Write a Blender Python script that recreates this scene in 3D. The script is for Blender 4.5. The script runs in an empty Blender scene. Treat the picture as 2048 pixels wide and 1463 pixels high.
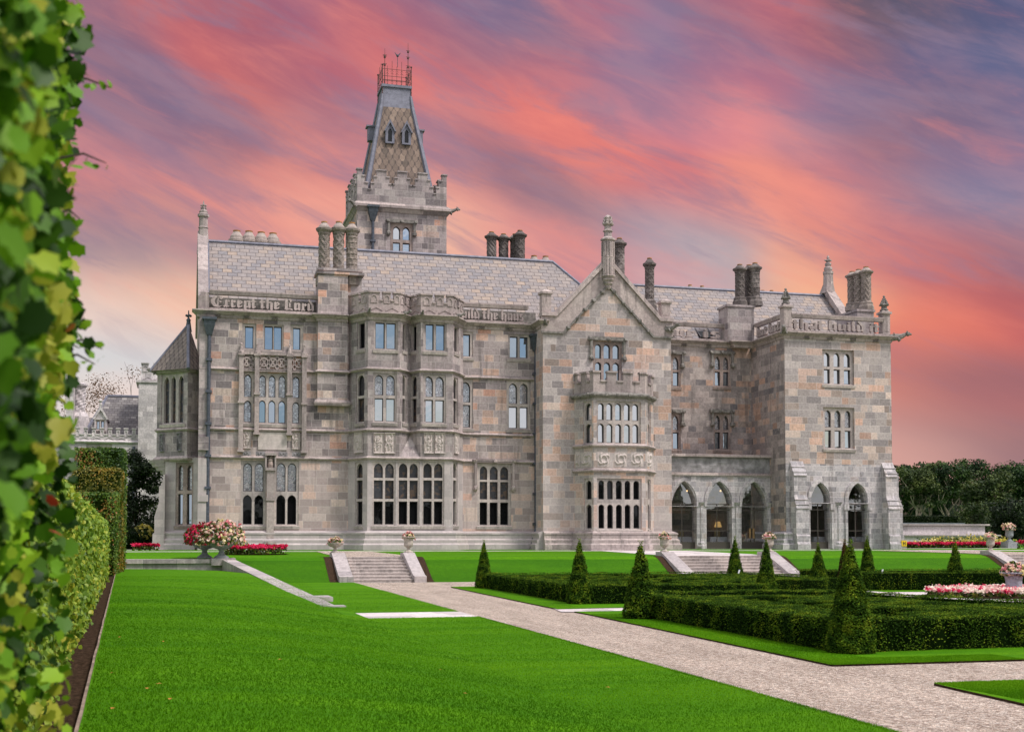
import bpy, bmesh, math, random
import numpy as np
from mathutils import Vector, Matrix, noise
from mathutils.geometry import tessellate_polygon
R = math.radians
random.seed(7)
rng = np.random.default_rng(11)

# ------------------------------------------------------------------ camera
TH, PH, F, CX, HY, EYE = R(15.0), R(2.5), 2500.0, 1024.0, 1080.0, 0.60
CY = HY - F * math.tan(PH)
SC = bpy.context.scene
COL = SC.collection
cd = bpy.data.cameras.new("camera"); cam = bpy.data.objects.new("camera", cd); COL.objects.link(cam)
cd.sensor_width = 36.0; cd.lens = 36.0 * F / 2048.0
cd.shift_y = (CY - 731.5) / 2048.0
cd.clip_start = 0.05; cd.clip_end = 3000
cam.location = (0, 0, EYE); cam.rotation_euler = (math.pi / 2 + PH, 0, -TH)
cd.dof.use_dof = True; cd.dof.focus_distance = 70.0; cd.dof.aperture_fstop = 5.6
SC.camera = cam
FW0 = Vector((math.sin(TH), math.cos(TH), 0)); RT = Vector((math.cos(TH), -math.sin(TH), 0)); UP = Vector((0, 0, 1))
FWD = FW0 * math.cos(PH) + UP * math.sin(PH); UPV = UP * math.cos(PH) - FW0 * math.sin(PH)
CAM = Vector((0, 0, EYE))
def ray(px, py): return FWD + RT * ((px - CX) / F) + UPV * ((CY - py) / F)
def G(px, py, z):
    """point of the horizontal level z measured at a photo position"""
    d = ray(px, py); t = (z - EYE) / d.z
    return (d.x * t, d.y * t)
def GY(px, py, Y):
    d = ray(px, py); t = Y / d.y
    return Vector((d.x * t, Y, EYE + d.z * t))
def XY(px, Y, py=900): return GY(px, py, Y).x

SC.view_settings.view_transform = 'Standard'; SC.view_settings.look = 'None'
SC.view_settings.exposure = 0.32; SC.view_settings.gamma = 1.0
try: SC.view_settings.use_curve_mapping = False
except Exception: pass

def lin(c):
    return tuple(((v / 255) / 12.92 if v / 255 <= 0.04045 else ((v / 255 + 0.055) / 1.055) ** 2.4) for v in c)
def C4(c): return tuple(c) + (1.0,)

# ------------------------------------------------------------------ node helper
class E:
    """a socket with arithmetic"""
    def __init__(s, nt, sk): s.nt, s.k = nt, sk
    def _m(s, op, *a, clamp=False):
        n = s.nt.nodes.new('ShaderNodeMath'); n.operation = op; n.use_clamp = clamp
        for i, v in enumerate((s,) + a):
            if isinstance(v, E): s.nt.links.new(v.k, n.inputs[i])
            else: n.inputs[i].default_value = v
        return E(s.nt, n.outputs[0])
    def c(s, v):
        n = s.nt.nodes.new('ShaderNodeValue'); n.outputs[0].default_value = v; return E(s.nt, n.outputs[0])
    def __add__(s, o): return s._m('ADD', o)
    __radd__ = __add__
    def __mul__(s, o): return s._m('MULTIPLY', o)
    __rmul__ = __mul__
    def __sub__(s, o): return s._m('SUBTRACT', o)
    def __rsub__(s, o): return s.c(o)._m('SUBTRACT', s)
    def __truediv__(s, o): return s._m('DIVIDE', o)
    def floor(s): return s._m('FLOOR')
    def fract(s): return s._m('FRACT')
    def abs(s): return s._m('ABSOLUTE')
    def min(s, o): return s._m('MINIMUM', o)
    def max(s, o): return s._m('MAXIMUM', o)
    def gt(s, o): return s._m('GREATER_THAN', o)
    def pow(s, o): return s._m('POWER', o)
    def f(s, op, *a): return s._m(op, *a)
    def sat(s): return s._m('ADD', 0.0, clamp=True)
    def smooth(s, a, b, to0=0.0, to1=1.0):
        n = s.nt.nodes.new('ShaderNodeMapRange'); n.interpolation_type = 'SMOOTHSTEP'
        s.nt.links.new(s.k, n.inputs[0])
        for i, v in enumerate((a, b, to0, to1)): n.inputs[i + 1].default_value = v
        return E(s.nt, n.outputs[0])
def nd(nt, typ, ins=None, **pr):
    n = nt.nodes.new(typ)
    for k, v in pr.items(): setattr(n, k, v)
    for k, v in (ins or {}).items():
        if isinstance(v, E): nt.links.new(v.k, n.inputs[k])
        elif hasattr(v, 'is_output'): nt.links.new(v, n.inputs[k])
        else: n.inputs[k].default_value = v
    return n
def comb(nt, x, y, z=0.0):
    return E(nt, nd(nt, 'ShaderNodeCombineXYZ', {0: x, 1: y, 2: z}).outputs[0])
def sep(nt, v):
    n = nd(nt, 'ShaderNodeSeparateXYZ', {0: v}); return [E(nt, n.outputs[i]) for i in range(3)]
def white(nt, x, y=0.0, z=0.0):
    return E(nt, nd(nt, 'ShaderNodeTexWhiteNoise', {'Vector': comb(nt, x, y, z)}, noise_dimensions='3D').outputs[0])
def noise_t(nt, vec, scale, detail=3.0, rough=0.5, dist=0.0):
    n = nd(nt, 'ShaderNodeTexNoise', {'Vector': vec, 'Scale': scale, 'Detail': detail, 'Roughness': rough, 'Distortion': dist})
    return E(nt, n.outputs[0])
def ramp(nt, fac, stops, interp='LINEAR'):
    n = nd(nt, 'ShaderNodeValToRGB', {0: fac}); cr = n.color_ramp; cr.interpolation = interp
    while len(cr.elements) > 1: cr.elements.remove(cr.elements[-1])
    cr.elements[0].position = stops[0][0]; cr.elements[0].color = C4(stops[0][1])
    for p, c in stops[1:]:
        e = cr.elements.new(p); e.color = C4(c)
    return E(nt, n.outputs[0])
def mix(nt, fac, a, b, mode='MIX'):
    n = nt.nodes.new('ShaderNodeMix'); n.data_type = 'RGBA'; n.blend_type = mode
    for i, v in ((0, fac), (6, a), (7, b)):
        if isinstance(v, E): nt.links.new(v.k, n.inputs[i])
        else: n.inputs[i].default_value = C4(v) if isinstance(v, (tuple, list)) and len(v) == 3 else v
    return E(nt, n.outputs[2])
def coord(nt, which='UV'):
    return E(nt, nd(nt, 'ShaderNodeTexCoord').outputs[which])
def bump(nt, h, strength=0.3, dist=0.05):
    return E(nt, nd(nt, 'ShaderNodeBump', {'Height': h, 'Strength': strength, 'Distance': dist}).outputs[0])
def newmat(name):
    m = bpy.data.materials.new(name); m.use_nodes = True; nt = m.node_tree
    for n in list(nt.nodes): nt.nodes.remove(n)
    return m, nt
def principled(nt, col, rough=0.8, normal=None, metal=0.0, spec=0.4, **extra):
    ins = {'Base Color': C4(col) if isinstance(col, tuple) else col, 'Roughness': rough, 'Metallic': metal, 'Specular IOR Level': spec}
    if normal is not None: ins['Normal'] = normal
    ins.update(extra)
    p = nd(nt, 'ShaderNodeBsdfPrincipled', ins)
    return p.outputs[0]
def finish(nt, sh):
    nd(nt, 'ShaderNodeOutputMaterial', {'Surface': sh})
M = {}
def simple(name, col, rough=0.8, metal=0.0, var=0.0, scale=4.0, bmp=0.0, spec=0.4, obj=True):
    m, nt = newmat(name); c = col; nrm = None
    if var or bmp:
        n = noise_t(nt, coord(nt, 'Object'), scale, 4.0, 0.6)
        if var: c = mix(nt, n.smooth(0.3, 0.7), tuple(v * (1 - var) for v in col), tuple(min(1, v * (1 + var)) for v in col))
        if bmp: nrm = bump(nt, n, bmp, 0.02)
    finish(nt, principled(nt, c, rough, nrm, metal, spec)); M[name] = m; return m

# ------------------------------------------------------------------ world: sunset sky before the camera, pale daylight behind it
def build_world():
    w = bpy.data.worlds.new("World"); SC.world = w; w.use_nodes = True; nt = w.node_tree
    for n in list(nt.nodes): nt.nodes.remove(n)
    d = coord(nt, 'Generated'); x, y, z = sep(nt, d)
    az = x.f('ARCTAN2', y); el = z.f('ARCSINE')
    # streaks drift from upper left to lower right
    rot = R(22)
    sa = az * math.cos(rot) + el * (-math.sin(rot)); sb = az * math.sin(rot) + el * math.cos(rot)
    sv = comb(nt, sa * 2.2, sb * 9.0, 0.3)
    wn = nd(nt, 'ShaderNodeTexNoise', {'Vector': sv, 'Scale': 1.6, 'Detail': 2.5, 'Roughness': 0.5, 'Distortion': 0.3})
    cr, cg, cb = sep(nt, E(nt, wn.outputs['Color']))
    wa = az + (cr - 0.5) * 0.07; we = el + (cg - 0.5) * 0.026
    cs_, sn_ = math.cos(R(16)), math.sin(R(16)); SA, SB = 0.026, 0.0135
    P = comb(nt, (wa * cs_ - we * sn_) * (1 / SA), (wa * sn_ + we * cs_) * (1 / SB), 0.0).k
    tones = """170,30,150,108,128 250,70,138,108,132 310,20,190,105,112 370,80,206,106,108 440,150,202,106,108 500,200,206,112,110 560,280,214,128,120 620,330,216,135,130
420,40,168,98,115 520,60,175,98,112 600,30,160,100,125 640,110,188,105,118 560,150,172,102,118 720,90,202,112,118 220,150,135,108,132 330,210,132,112,138 400,230,135,112,138
440,300,150,112,130 220,250,150,118,138 300,300,185,125,135 200,330,205,135,140 380,360,226,145,138 500,380,228,148,138 600,420,238,160,146 660,450,242,168,150 250,430,190,130,132
180,420,205,135,135 470,250,148,112,130 680,250,178,118,130 700,320,218,140,138 850,60,190,108,118 900,30,128,105,138 1000,30,124,110,142 1080,75,134,112,140 1220,28,176,108,130
1320,80,128,122,158 1290,130,130,118,150 850,150,224,118,115 950,120,160,110,130 1000,200,224,122,120 1060,230,233,128,118 1120,265,236,128,118 1200,330,236,130,118 1300,365,233,122,116
1400,400,220,128,130 1100,140,185,112,125 1150,170,200,118,130 1250,190,150,120,148 1330,170,155,122,150 1280,250,200,130,145 1400,235,228,140,145 1390,150,170,115,138 900,240,200,130,135
960,290,176,118,128 1020,340,158,115,128 1100,370,148,115,130 1180,410,150,125,138 920,370,218,145,140 900,435,247,192,166 970,440,240,165,150 1060,460,228,150,145 1150,470,216,145,145
1300,440,160,145,160 1400,465,155,160,175 1430,500,188,176,180 1340,515,206,165,170 1520,20,190,105,118 1450,50,150,112,135 1500,110,140,115,148 1620,90,168,100,112 1700,100,125,98,118
1780,20,90,85,105 1900,20,85,88,115 2000,30,85,92,130 1880,120,98,102,140 2030,120,95,105,142 1700,160,130,110,140 1660,205,138,125,155 1560,165,200,115,130 1500,220,226,138,142
1620,280,176,135,152 1740,220,120,110,140 1900,220,125,105,130 2030,220,115,110,145 1760,280,150,105,122 1900,300,140,115,140 1650,330,200,125,135 1560,380,240,146,130 1480,420,238,155,138
1630,410,233,142,132 1750,360,175,125,138 1980,320,140,120,150 1850,400,150,128,150 1960,400,135,135,165 1750,440,190,130,140 1900,450,165,125,142 1660,480,231,145,130 1780,485,205,120,122
1930,500,185,112,118 2030,460,150,125,145 1680,540,215,130,128 1600,540,244,178,150 1660,595,249,188,146 1760,545,195,118,122 1900,540,200,110,108 2030,520,160,110,120 1850,590,195,105,108 1980,600,180,98,102
1800,625,239,140,112 1870,650,241,132,108 1950,675,237,122,104 2030,650,190,100,102 1830,690,232,130,112 1820,735,190,120,118 1950,745,155,105,112 1830,785,237,150,124 1930,785,165,110,115
2010,800,185,112,112 1960,830,221,130,115 1860,825,178,122,122 1840,865,206,150,142 1950,875,165,130,130 1830,920,226,172,160 2020,880,140,110,118 2000,930,168,122,124
190,490,156,138,150 300,505,160,138,148 340,450,205,145,140 200,545,205,165,160 290,560,244,196,172 170,600,236,202,188 330,620,246,200,176 240,650,226,214,210 190,690,200,214,222 300,690,206,212,216
180,740,218,218,216 260,770,242,216,206 240,488,152,138,150 200,590,242,204,182 340,578,246,196,168 260,622,242,208,190 150,640,232,214,206 360,495,176,142,148 150,505,154,138,150 260,470,168,138,148 1990,745,150,104,112 1890,742,165,110,114 1990,770,158,106,112 1900,800,170,114,118 1960,790,160,108,114 1900,885,168,132,132 1990,860,150,118,124 1840,895,212,162,152 1890,920,190,146,142 1840,745,182,120,118 300,-120,150,112,130 700,-120,170,108,124 1100,-120,140,112,138 1500,-120,160,108,126 1900,-120,90,92,124"""
    acc = nd(nt, 'ShaderNodeCombineXYZ', {i: v * 3e-6 for i, v in enumerate(lin((160, 116, 132)))}).outputs[0]
    tot = nd(nt, 'ShaderNodeValue').outputs[0]; tot.default_value = 3e-6
    for q in tones.split():
        px, py, *c = map(float, q.split(',')); v = ray(px, py).normalized(); a0, e0 = math.atan2(v.x, v.y), math.asin(v.z)
        # the two running sums are threaded through each step so that the shader keeps few values at once
        pk = nd(nt, 'ShaderNodeVectorMath', {0: acc, 1: (1e-9,) * 3, 2: P}, operation='MULTIPLY_ADD').outputs[0]
        tk = nd(nt, 'ShaderNodeMath', {0: tot, 1: 1e-9}, operation='MULTIPLY').outputs[0]
        dn = nd(nt, 'ShaderNodeVectorMath', {0: pk, 1: ((a0 * cs_ - e0 * sn_) / SA, (a0 * sn_ + e0 * cs_) / SB, 0.0)}, operation='DISTANCE').outputs['Value']
        d2 = nd(nt, 'ShaderNodeMath', {0: dn, 1: dn, 2: tk}, operation='MULTIPLY_ADD').outputs[0]
        wt = nd(nt, 'ShaderNodeMath', {0: 0.6065, 1: d2}, operation='POWER').outputs[0]
        acc = nd(nt, 'ShaderNodeVectorMath', {0: wt, 1: lin(c), 2: acc}, operation='MULTIPLY_ADD').outputs[0]
        tot = nd(nt, 'ShaderNodeMath', {0: wt, 1: tot}, operation='ADD').outputs[0]
    base = E(nt, nd(nt, 'ShaderNodeVectorMath', {0: acc, 1: tot}, operation='DIVIDE').outputs[0])
    fine = noise_t(nt, comb(nt, sa * 3.0, sb * 15.0, 2.0), 2.4, 6.0, 0.62, 0.5)
    wisp = noise_t(nt, comb(nt, sa * 7.0, sb * 26.0, 5.0), 2.0, 5.0, 0.6, 0.4)
    hot = mix(nt, fine.smooth(0.52, 0.74, 0.0, 0.28), base, lin((244, 142, 128)))
    cool = mix(nt, fine.smooth(0.53, 0.32, 0.0, 0.50), hot, lin((134, 122, 150)))
    cool = mix(nt, wisp.smooth(0.35, 0.65), mix(nt, 0.10, cool, lin((120, 104, 130))), mix(nt, 0.09, cool, lin((250, 170, 150))))
    low = mix(nt, el.smooth(0.26, 0.10, 0.0, 0.85), cool, base)
    bgA = nd(nt, 'ShaderNodeBackground', {'Color': low, 'Strength': 0.80})
    # daylight with soft clouds for the rest of the dome
    sky = nd(nt, 'ShaderNodeTexSky', sky_type='NISHITA', sun_disc=False, sun_elevation=R(55), sun_rotation=R(140))
    cl = noise_t(nt, comb(nt, x, y, z * 3.5), 4.2, 6.0, 0.58, 0.3)
    day = mix(nt, cl.smooth(0.38, 0.55, 0.15, 0.96), E(nt, sky.outputs[0]), (9.5, 9.2, 9.5))
    day = mix(nt, 1.0, day, mix(nt, el.smooth(0.0, 1.3), (0.62,) * 3, (1.45,) * 3), 'MULTIPLY')
    bgB = nd(nt, 'ShaderNodeBackground', {'Color': day, 'Strength': 0.108})
    dz = (az - TH).abs()
    front = dz.smooth(1.25, 0.75) * el.smooth(0.85, 0.5)
    ms = nd(nt, 'ShaderNodeMixShader', {0: front, 1: bgB.outputs[0], 2: bgA.outputs[0]})
    nd(nt, 'ShaderNodeOutputWorld', {'Surface': ms.outputs[0]})
build_world()
sd = bpy.data.lights.new("sun", 'SUN'); sun = bpy.data.objects.new("sun", sd); COL.objects.link(sun)
sd.energy = 2.5; sd.angle = R(11); sd.color = (1.0, 0.93, 0.87)
sun.rotation_euler = Vector((-0.42, 0.38, -0.82)).to_track_quat('-Z', 'Y').to_euler(); sun.location = (40, -40, 60)

# ------------------------------------------------------------------ materials
def ashlar(name, h, w, stops, mort, mfac=0.7, bstr=0.35, weather=None, seed=0.0, grain=0.24, stain=0.45, lay=0.014):
    """coursed blocks of uneven length, one tone per block"""
    m, nt = newmat(name); u, v, _ = sep(nt, coord(nt, 'UV'))
    row = (v / h).floor(); r1 = white(nt, row, seed, 3.1)
    U = u / ((r1 * 0.7 + 0.7) * (2 * w)) + r1 * 37.0
    p = U.floor(); f = U - p
    sp = white(nt, p, row, 7.7 + seed) * 0.44 + 0.28
    idn = p * 2.0 + f.gt(sp)
    c = white(nt, idn, row, seed)
    du = f.min(1.0 - f).min((f - sp).abs()) * (2 * w)
    vf = (v / h).fract(); dv = vf.min(1.0 - vf) * h
    d = du.min(dv)
    ob = coord(nt, 'Object')
    gr = noise_t(nt, ob, 7.0, 5.0, 0.65)
    col = ramp(nt, c, stops, 'CONSTANT')
    vary = white(nt, idn, row, seed + 5.0)
    col = mix(nt, 1.0, col, mix(nt, vary, (0.72, 0.72, 0.73), (1.16, 1.15, 1.14)), 'MULTIPLY')
    col = mix(nt, 1.0, col, mix(nt, gr.smooth(0.25, 0.75), (1 - grain,) * 3, (1 + grain,) * 3), 'MULTIPLY')
    ox, oy, oz = sep(nt, ob)
    st = noise_t(nt, comb(nt, ox * 2.0, oy * 2.0, oz * 0.22), 1.3, 6.0, 0.65)
    col = mix(nt, st.smooth(0.50, 0.68, 0.0, min(1.0, stain * 1.35)), col, (0.14, 0.13, 0.125))
    lic = noise_t(nt, ob, 2.3, 6.0, 0.7)
    col = mix(nt, lic.smooth(0.60, 0.70, 0.0, 0.45), col, (0.55, 0.52, 0.49))
    col = mix(nt, lic.smooth(0.36, 0.28, 0.0, 0.45), col, (0.15, 0.14, 0.13))
    pal = noise_t(nt, comb(nt, ox, oy, oz), 0.7, 4.0, 0.6)
    col = mix(nt, pal.smooth(0.5, 0.7, 0.0, 0.3), col, (0.52, 0.49, 0.46))
    if weather:
        z0, z1, amt, wc = weather
        col = mix(nt, oz.smooth(z0, z1, amt, 0.0), col, wc)
    col = mix(nt, d.smooth(lay, lay * 0.4, 0.0, mfac), col, mort)
    col = mix(nt, 1.0, col, (1.035, 0.97, 0.972), 'MULTIPLY')
    hh = d.smooth(0.0, 0.02) * 0.6 + gr * 0.35
    finish(nt, principled(nt, col, 0.88, bump(nt, hh, bstr, 0.03), 0, 0.25)); M[name] = m
G1, G2, G3, G4 = (0.255, 0.236, 0.24), (0.32, 0.29, 0.29), (0.39, 0.355, 0.35), (0.165, 0.152, 0.157)
T1, T2, T3, T4 = (0.54, 0.385, 0.305), (0.52, 0.405, 0.345), (0.52, 0.32, 0.245), (0.54, 0.465, 0.405)
ashlar('mixed_ashlar', 0.46, 0.74, [(0, G1), (.18, G3), (.34, G2), (.48, G4), (.56, (0.40, 0.37, 0.355)), (.68, T4), (.76, T2), (.85, T1), (.91, T3), (.94, G3)],
       (0.56, 0.53, 0.51), mfac=0.8, weather=(3.0, 8.5, 0.36, (0.58, 0.49, 0.45)))
ashlar('warm_ashlar', 0.48, 0.86, [(0, (0.34, 0.325, 0.32)), (.26, (0.42, 0.40, 0.385)), (.46, (0.37, 0.35, 0.335)), (.58, T4), (.70, T2), (.79, T1), (.88, (0.56, 0.41, 0.32)), (.93, (0.29, 0.25, 0.22))],
       (0.60, 0.575, 0.55), mfac=0.8, weather=(1.0, 8.0, 0.30, (0.59, 0.53, 0.505)), seed=2.0, stain=0.16)
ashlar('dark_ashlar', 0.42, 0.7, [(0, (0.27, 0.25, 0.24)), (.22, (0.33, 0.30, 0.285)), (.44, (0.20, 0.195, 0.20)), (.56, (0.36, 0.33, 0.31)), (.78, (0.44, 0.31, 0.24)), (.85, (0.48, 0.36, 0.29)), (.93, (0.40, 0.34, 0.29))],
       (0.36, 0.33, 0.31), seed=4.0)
ashlar('grey_ashlar', 0.48, 0.85, [(0, G2), (.3, G3), (.6, G1), (.8, (0.38, 0.36, 0.35))], (0.44, 0.42, 0.41),
       weather=(5.0, 6.4, 0.50, (0.54, 0.52, 0.51)), seed=6.0, mfac=0.8)
ashlar('pale_ashlar', 0.36, 0.62, [(0, (0.40, 0.405, 0.42)), (.35, (0.48, 0.475, 0.485)), (.7, (0.34, 0.345, 0.36)), (.9, (0.46, 0.43, 0.41))], (0.70, 0.69, 0.69),
       seed=8.0, stain=0.45)
ashlar('white_ashlar', 0.45, 0.9, [(0, (0.54, 0.53, 0.54)), (.4, (0.59, 0.58, 0.59)), (.75, (0.50, 0.49, 0.50))], (0.48, 0.46, 0.46), seed=9.0, stain=0.08, mfac=0.6)
ashlar('stone_trim', 3.0, 1.6, [(0, (0.38, 0.34, 0.325)), (.5, (0.42, 0.38, 0.36)), (.8, (0.335, 0.30, 0.29))], (0.30, 0.28, 0.27), seed=1.0, grain=0.24, stain=0.5, mfac=0.5)
ashlar('tracery_stone', 3.0, 1.4, [(0, (0.43, 0.405, 0.385)), (.6, (0.46, 0.43, 0.405))], (0.40, 0.38, 0.36), seed=3.0, grain=0.2, stain=0.25, mfac=0.3)
ashlar('chimney_stone', 0.5, 3.0, [(0, (0.24, 0.215, 0.19)), (.5, (0.28, 0.25, 0.22))], (0.22, 0.2, 0.18), seed=5.0, grain=0.35, stain=0.5, mfac=0.3)
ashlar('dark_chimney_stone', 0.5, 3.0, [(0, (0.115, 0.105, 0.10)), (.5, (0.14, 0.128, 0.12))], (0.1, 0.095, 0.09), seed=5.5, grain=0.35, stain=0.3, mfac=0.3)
ashlar('brown_stone', 2.0, 1.5, [(0, (0.30, 0.25, 0.225)), (.6, (0.33, 0.275, 0.245))], (0.25, 0.22, 0.2), seed=3.0, grain=0.25, stain=0.4, mfac=0.3)
ashlar('paving', 0.9, 1.3, [(0, (0.55, 0.53, 0.52)), (.4, (0.60, 0.58, 0.565)), (.75, (0.51, 0.49, 0.485))], (0.38, 0.36, 0.35), seed=7.0, stain=0.12)
ashlar('step_stone', 2.0, 1.5, [(0, (0.44, 0.41, 0.38)), (.4, (0.50, 0.47, 0.44)), (.75, (0.39, 0.365, 0.345))], (0.3, 0.28, 0.26), seed=7.5, stain=0.4)
ashlar('coping_stone', 3.0, 1.5, [(0, (0.36, 0.345, 0.345)), (.5, (0.41, 0.39, 0.385))], (0.16, 0.19, 0.18), seed=7.2, stain=0.3)

def slates(name, h, w, stops, seed=0.0, scallop=False, stain=0.2):
    m, nt = newmat(name); u, v, _ = sep(nt, coord(nt, 'UV'))
    row = (v / h).floor(); vf = (v / h).fract()
    U = u / w + row * 0.5 + (white(nt, row, seed, 1.0) * 0.25)
    if scallop:
        # lower corners cut off: points in a cut corner belong to the slate of the course below
        fu = U.fract(); cut = (fu - 0.5).abs().gt(vf * 0.55 + 0.24)
        row = row - cut; U = U - cut * 0.5
        vf = vf + cut
    fu = U.fract(); idn = U.floor()
    c = white(nt, idn, row, seed)
    col = ramp(nt, c, stops, 'CONSTANT')
    gr = noise_t(nt, coord(nt, 'Object'), 5.0, 5.0, 0.65)
    col = mix(nt, 1.0, col, mix(nt, gr.smooth(0.25, 0.75), (0.84,) * 3, (1.14,) * 3), 'MULTIPLY')
    st = noise_t(nt, coord(nt, 'Object'), 0.9, 5.0, 0.7)
    col = mix(nt, st.smooth(0.55, 0.75, 0.0, stain), col, (0.12, 0.10, 0.085))
    ed = (fu.min(1.0 - fu) * w)
    if scallop: ed = ed.min((vf - ((fu - 0.5).abs() - 0.24) / 0.55).abs() * h * 0.8 + 0.002)
    gap = ed.smooth(0.034, 0.012).max((vf * h).smooth(0.062, 0.02)) if not scallop else ed.smooth(0.095, 0.03)
    col = mix(nt, gap * 0.72, col, (0.07, 0.063, 0.065))
    hh = (1.0 - vf) * 0.9 + gr * 0.2 + white(nt, idn, row, 9.0) * 0.4
    col = mix(nt, 1.0, col, (1.06, 0.99, 0.96), 'MULTIPLY')
    finish(nt, principled(nt, col, 0.75, bump(nt, hh, 0.6, 0.03), 0, 0.12)); M[name] = m
slates('slate', 0.40, 0.62, [(0, (0.265, 0.252, 0.255)), (.20, (0.225, 0.224, 0.240)), (.36, (0.295, 0.272, 0.262)), (.54, (0.245, 0.236, 0.242)), (.66, (0.315, 0.278, 0.250)), (.76, (0.27, 0.254, 0.252)), (.90, (0.335, 0.285, 0.245)), (.95, (0.30, 0.27, 0.255))], stain=0.06)
slates('spire_slate', 0.46, 0.50, [(0, (0.225, 0.182, 0.155)), (.25, (0.275, 0.222, 0.188)), (.5, (0.195, 0.160, 0.138)), (.7, (0.295, 0.238, 0.198)), (.9, (0.15, 0.128, 0.113))], seed=2, scallop=True, stain=0.6)
slates('turret_slate', 0.34, 0.36, [(0, (0.215, 0.19, 0.172)), (.4, (0.245, 0.215, 0.195)), (.75, (0.19, 0.17, 0.158))], seed=4, scallop=True, stain=0.3)
slates('grey_slate', 0.3, 0.45, [(0, (0.15, 0.15, 0.155)), (.4, (0.18, 0.18, 0.185)), (.7, (0.13, 0.13, 0.14)), (.93, (0.28, 0.28, 0.28))], seed=6, stain=0.2)
simple('lead', (0.175, 0.178, 0.225), 0.6, 0.1, 0.2, 3.0)
simple('iron_pipe', (0.075, 0.085, 0.11), 0.5, 0.2, 0.3, 6.0)
simple('verdigris_iron', (0.075, 0.09, 0.11), 0.6, 0.2, 0.3, 6.0)
simple('rusty_iron', (0.11, 0.06, 0.055), 0.8, 0.1, 0.3, 6.0)
simple('chimney_pot', (0.36, 0.30, 0.27), 0.85, 0, 0.15, 5.0)
simple('terracotta', (0.42, 0.20, 0.07), 0.8, 0, 0.25, 9.0)
simple('window_frame', (0.05, 0.045, 0.05), 0.5)
simple('bronze_frame', (0.10, 0.085, 0.075), 0.4, 0.5)
simple('interior', (0.16, 0.12, 0.10), 0.9, 0, 0.3, 0.6)
simple('interior_floor', (0.10, 0.08, 0.07), 0.6)
simple('cloth', (0.75, 0.76, 0.80), 0.9)
simple('curtain', (0.42, 0.45, 0.42), 0.9, 0, 0.2, 3.0)
simple('wood', (0.30, 0.18, 0.08), 0.6, 0, 0.2, 6.0)
simple('chair_cover', (0.42, 0.34, 0.20), 0.9)
simple('soil', (0.045, 0.028, 0.018), 1.0, 0, 0.6, 22.0, 1.0, spec=0.03)
simple('urn_stone', (0.42, 0.37, 0.32), 0.85, 0, 0.25, 9.0, 0.3)
simple('grey_urn_stone', (0.26, 0.28, 0.29), 0.8, 0, 0.25, 9.0, 0.3)
simple('blue_urn_lead', (0.36, 0.38, 0.44), 0.6, 0.1, 0.25, 7.0, 0.2)
simple('yellow_plate', (0.80, 0.52, 0.02), 0.5)
simple('black_paint', (0.02, 0.02, 0.02), 0.6)
simple('white_plastic', (0.8, 0.8, 0.82), 0.5)
simple('bark', (0.24, 0.18, 0.14), 0.9, 0, 0.4, 3.0, 0.8)
simple('pale_bark', (0.36, 0.29, 0.23), 0.9, 0, 0.35, 3.0, 0.6)
simple('dark_bark', (0.06, 0.045, 0.035), 0.9, 0, 0.3, 6.0)
simple('far_woodland', (0.008, 0.014, 0.006), 0.95, 0, 0.5, 0.4)
simple('blue_slate_wall', (0.16, 0.18, 0.21), 0.6, 0, 0.1, 2.0)
simple('carved_grey', (0.25, 0.238, 0.245), 0.85, 0, 0.35, 2.2, 0.3)
simple('carved_pale', (0.50, 0.44, 0.415), 0.85, 0, 0.15, 4.0, 0.2)
simple('carved_dark', (0.20, 0.185, 0.17), 0.9, 0, 0.35, 5.0, 0.4)
simple('fallen_leaf', (0.42, 0.16, 0.03), 0.8)
def emis(name, col, s):
    m, nt = newmat(name); finish(nt, nd(nt, 'ShaderNodeEmission', {'Color': C4(col), 'Strength': s}).outputs[0]); M[name] = m
emis('lamp_glow', (1.0, 0.62, 0.25), 1.6)
emis('shade_glow', (1.0, 0.62, 0.22), 0.45)

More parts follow.
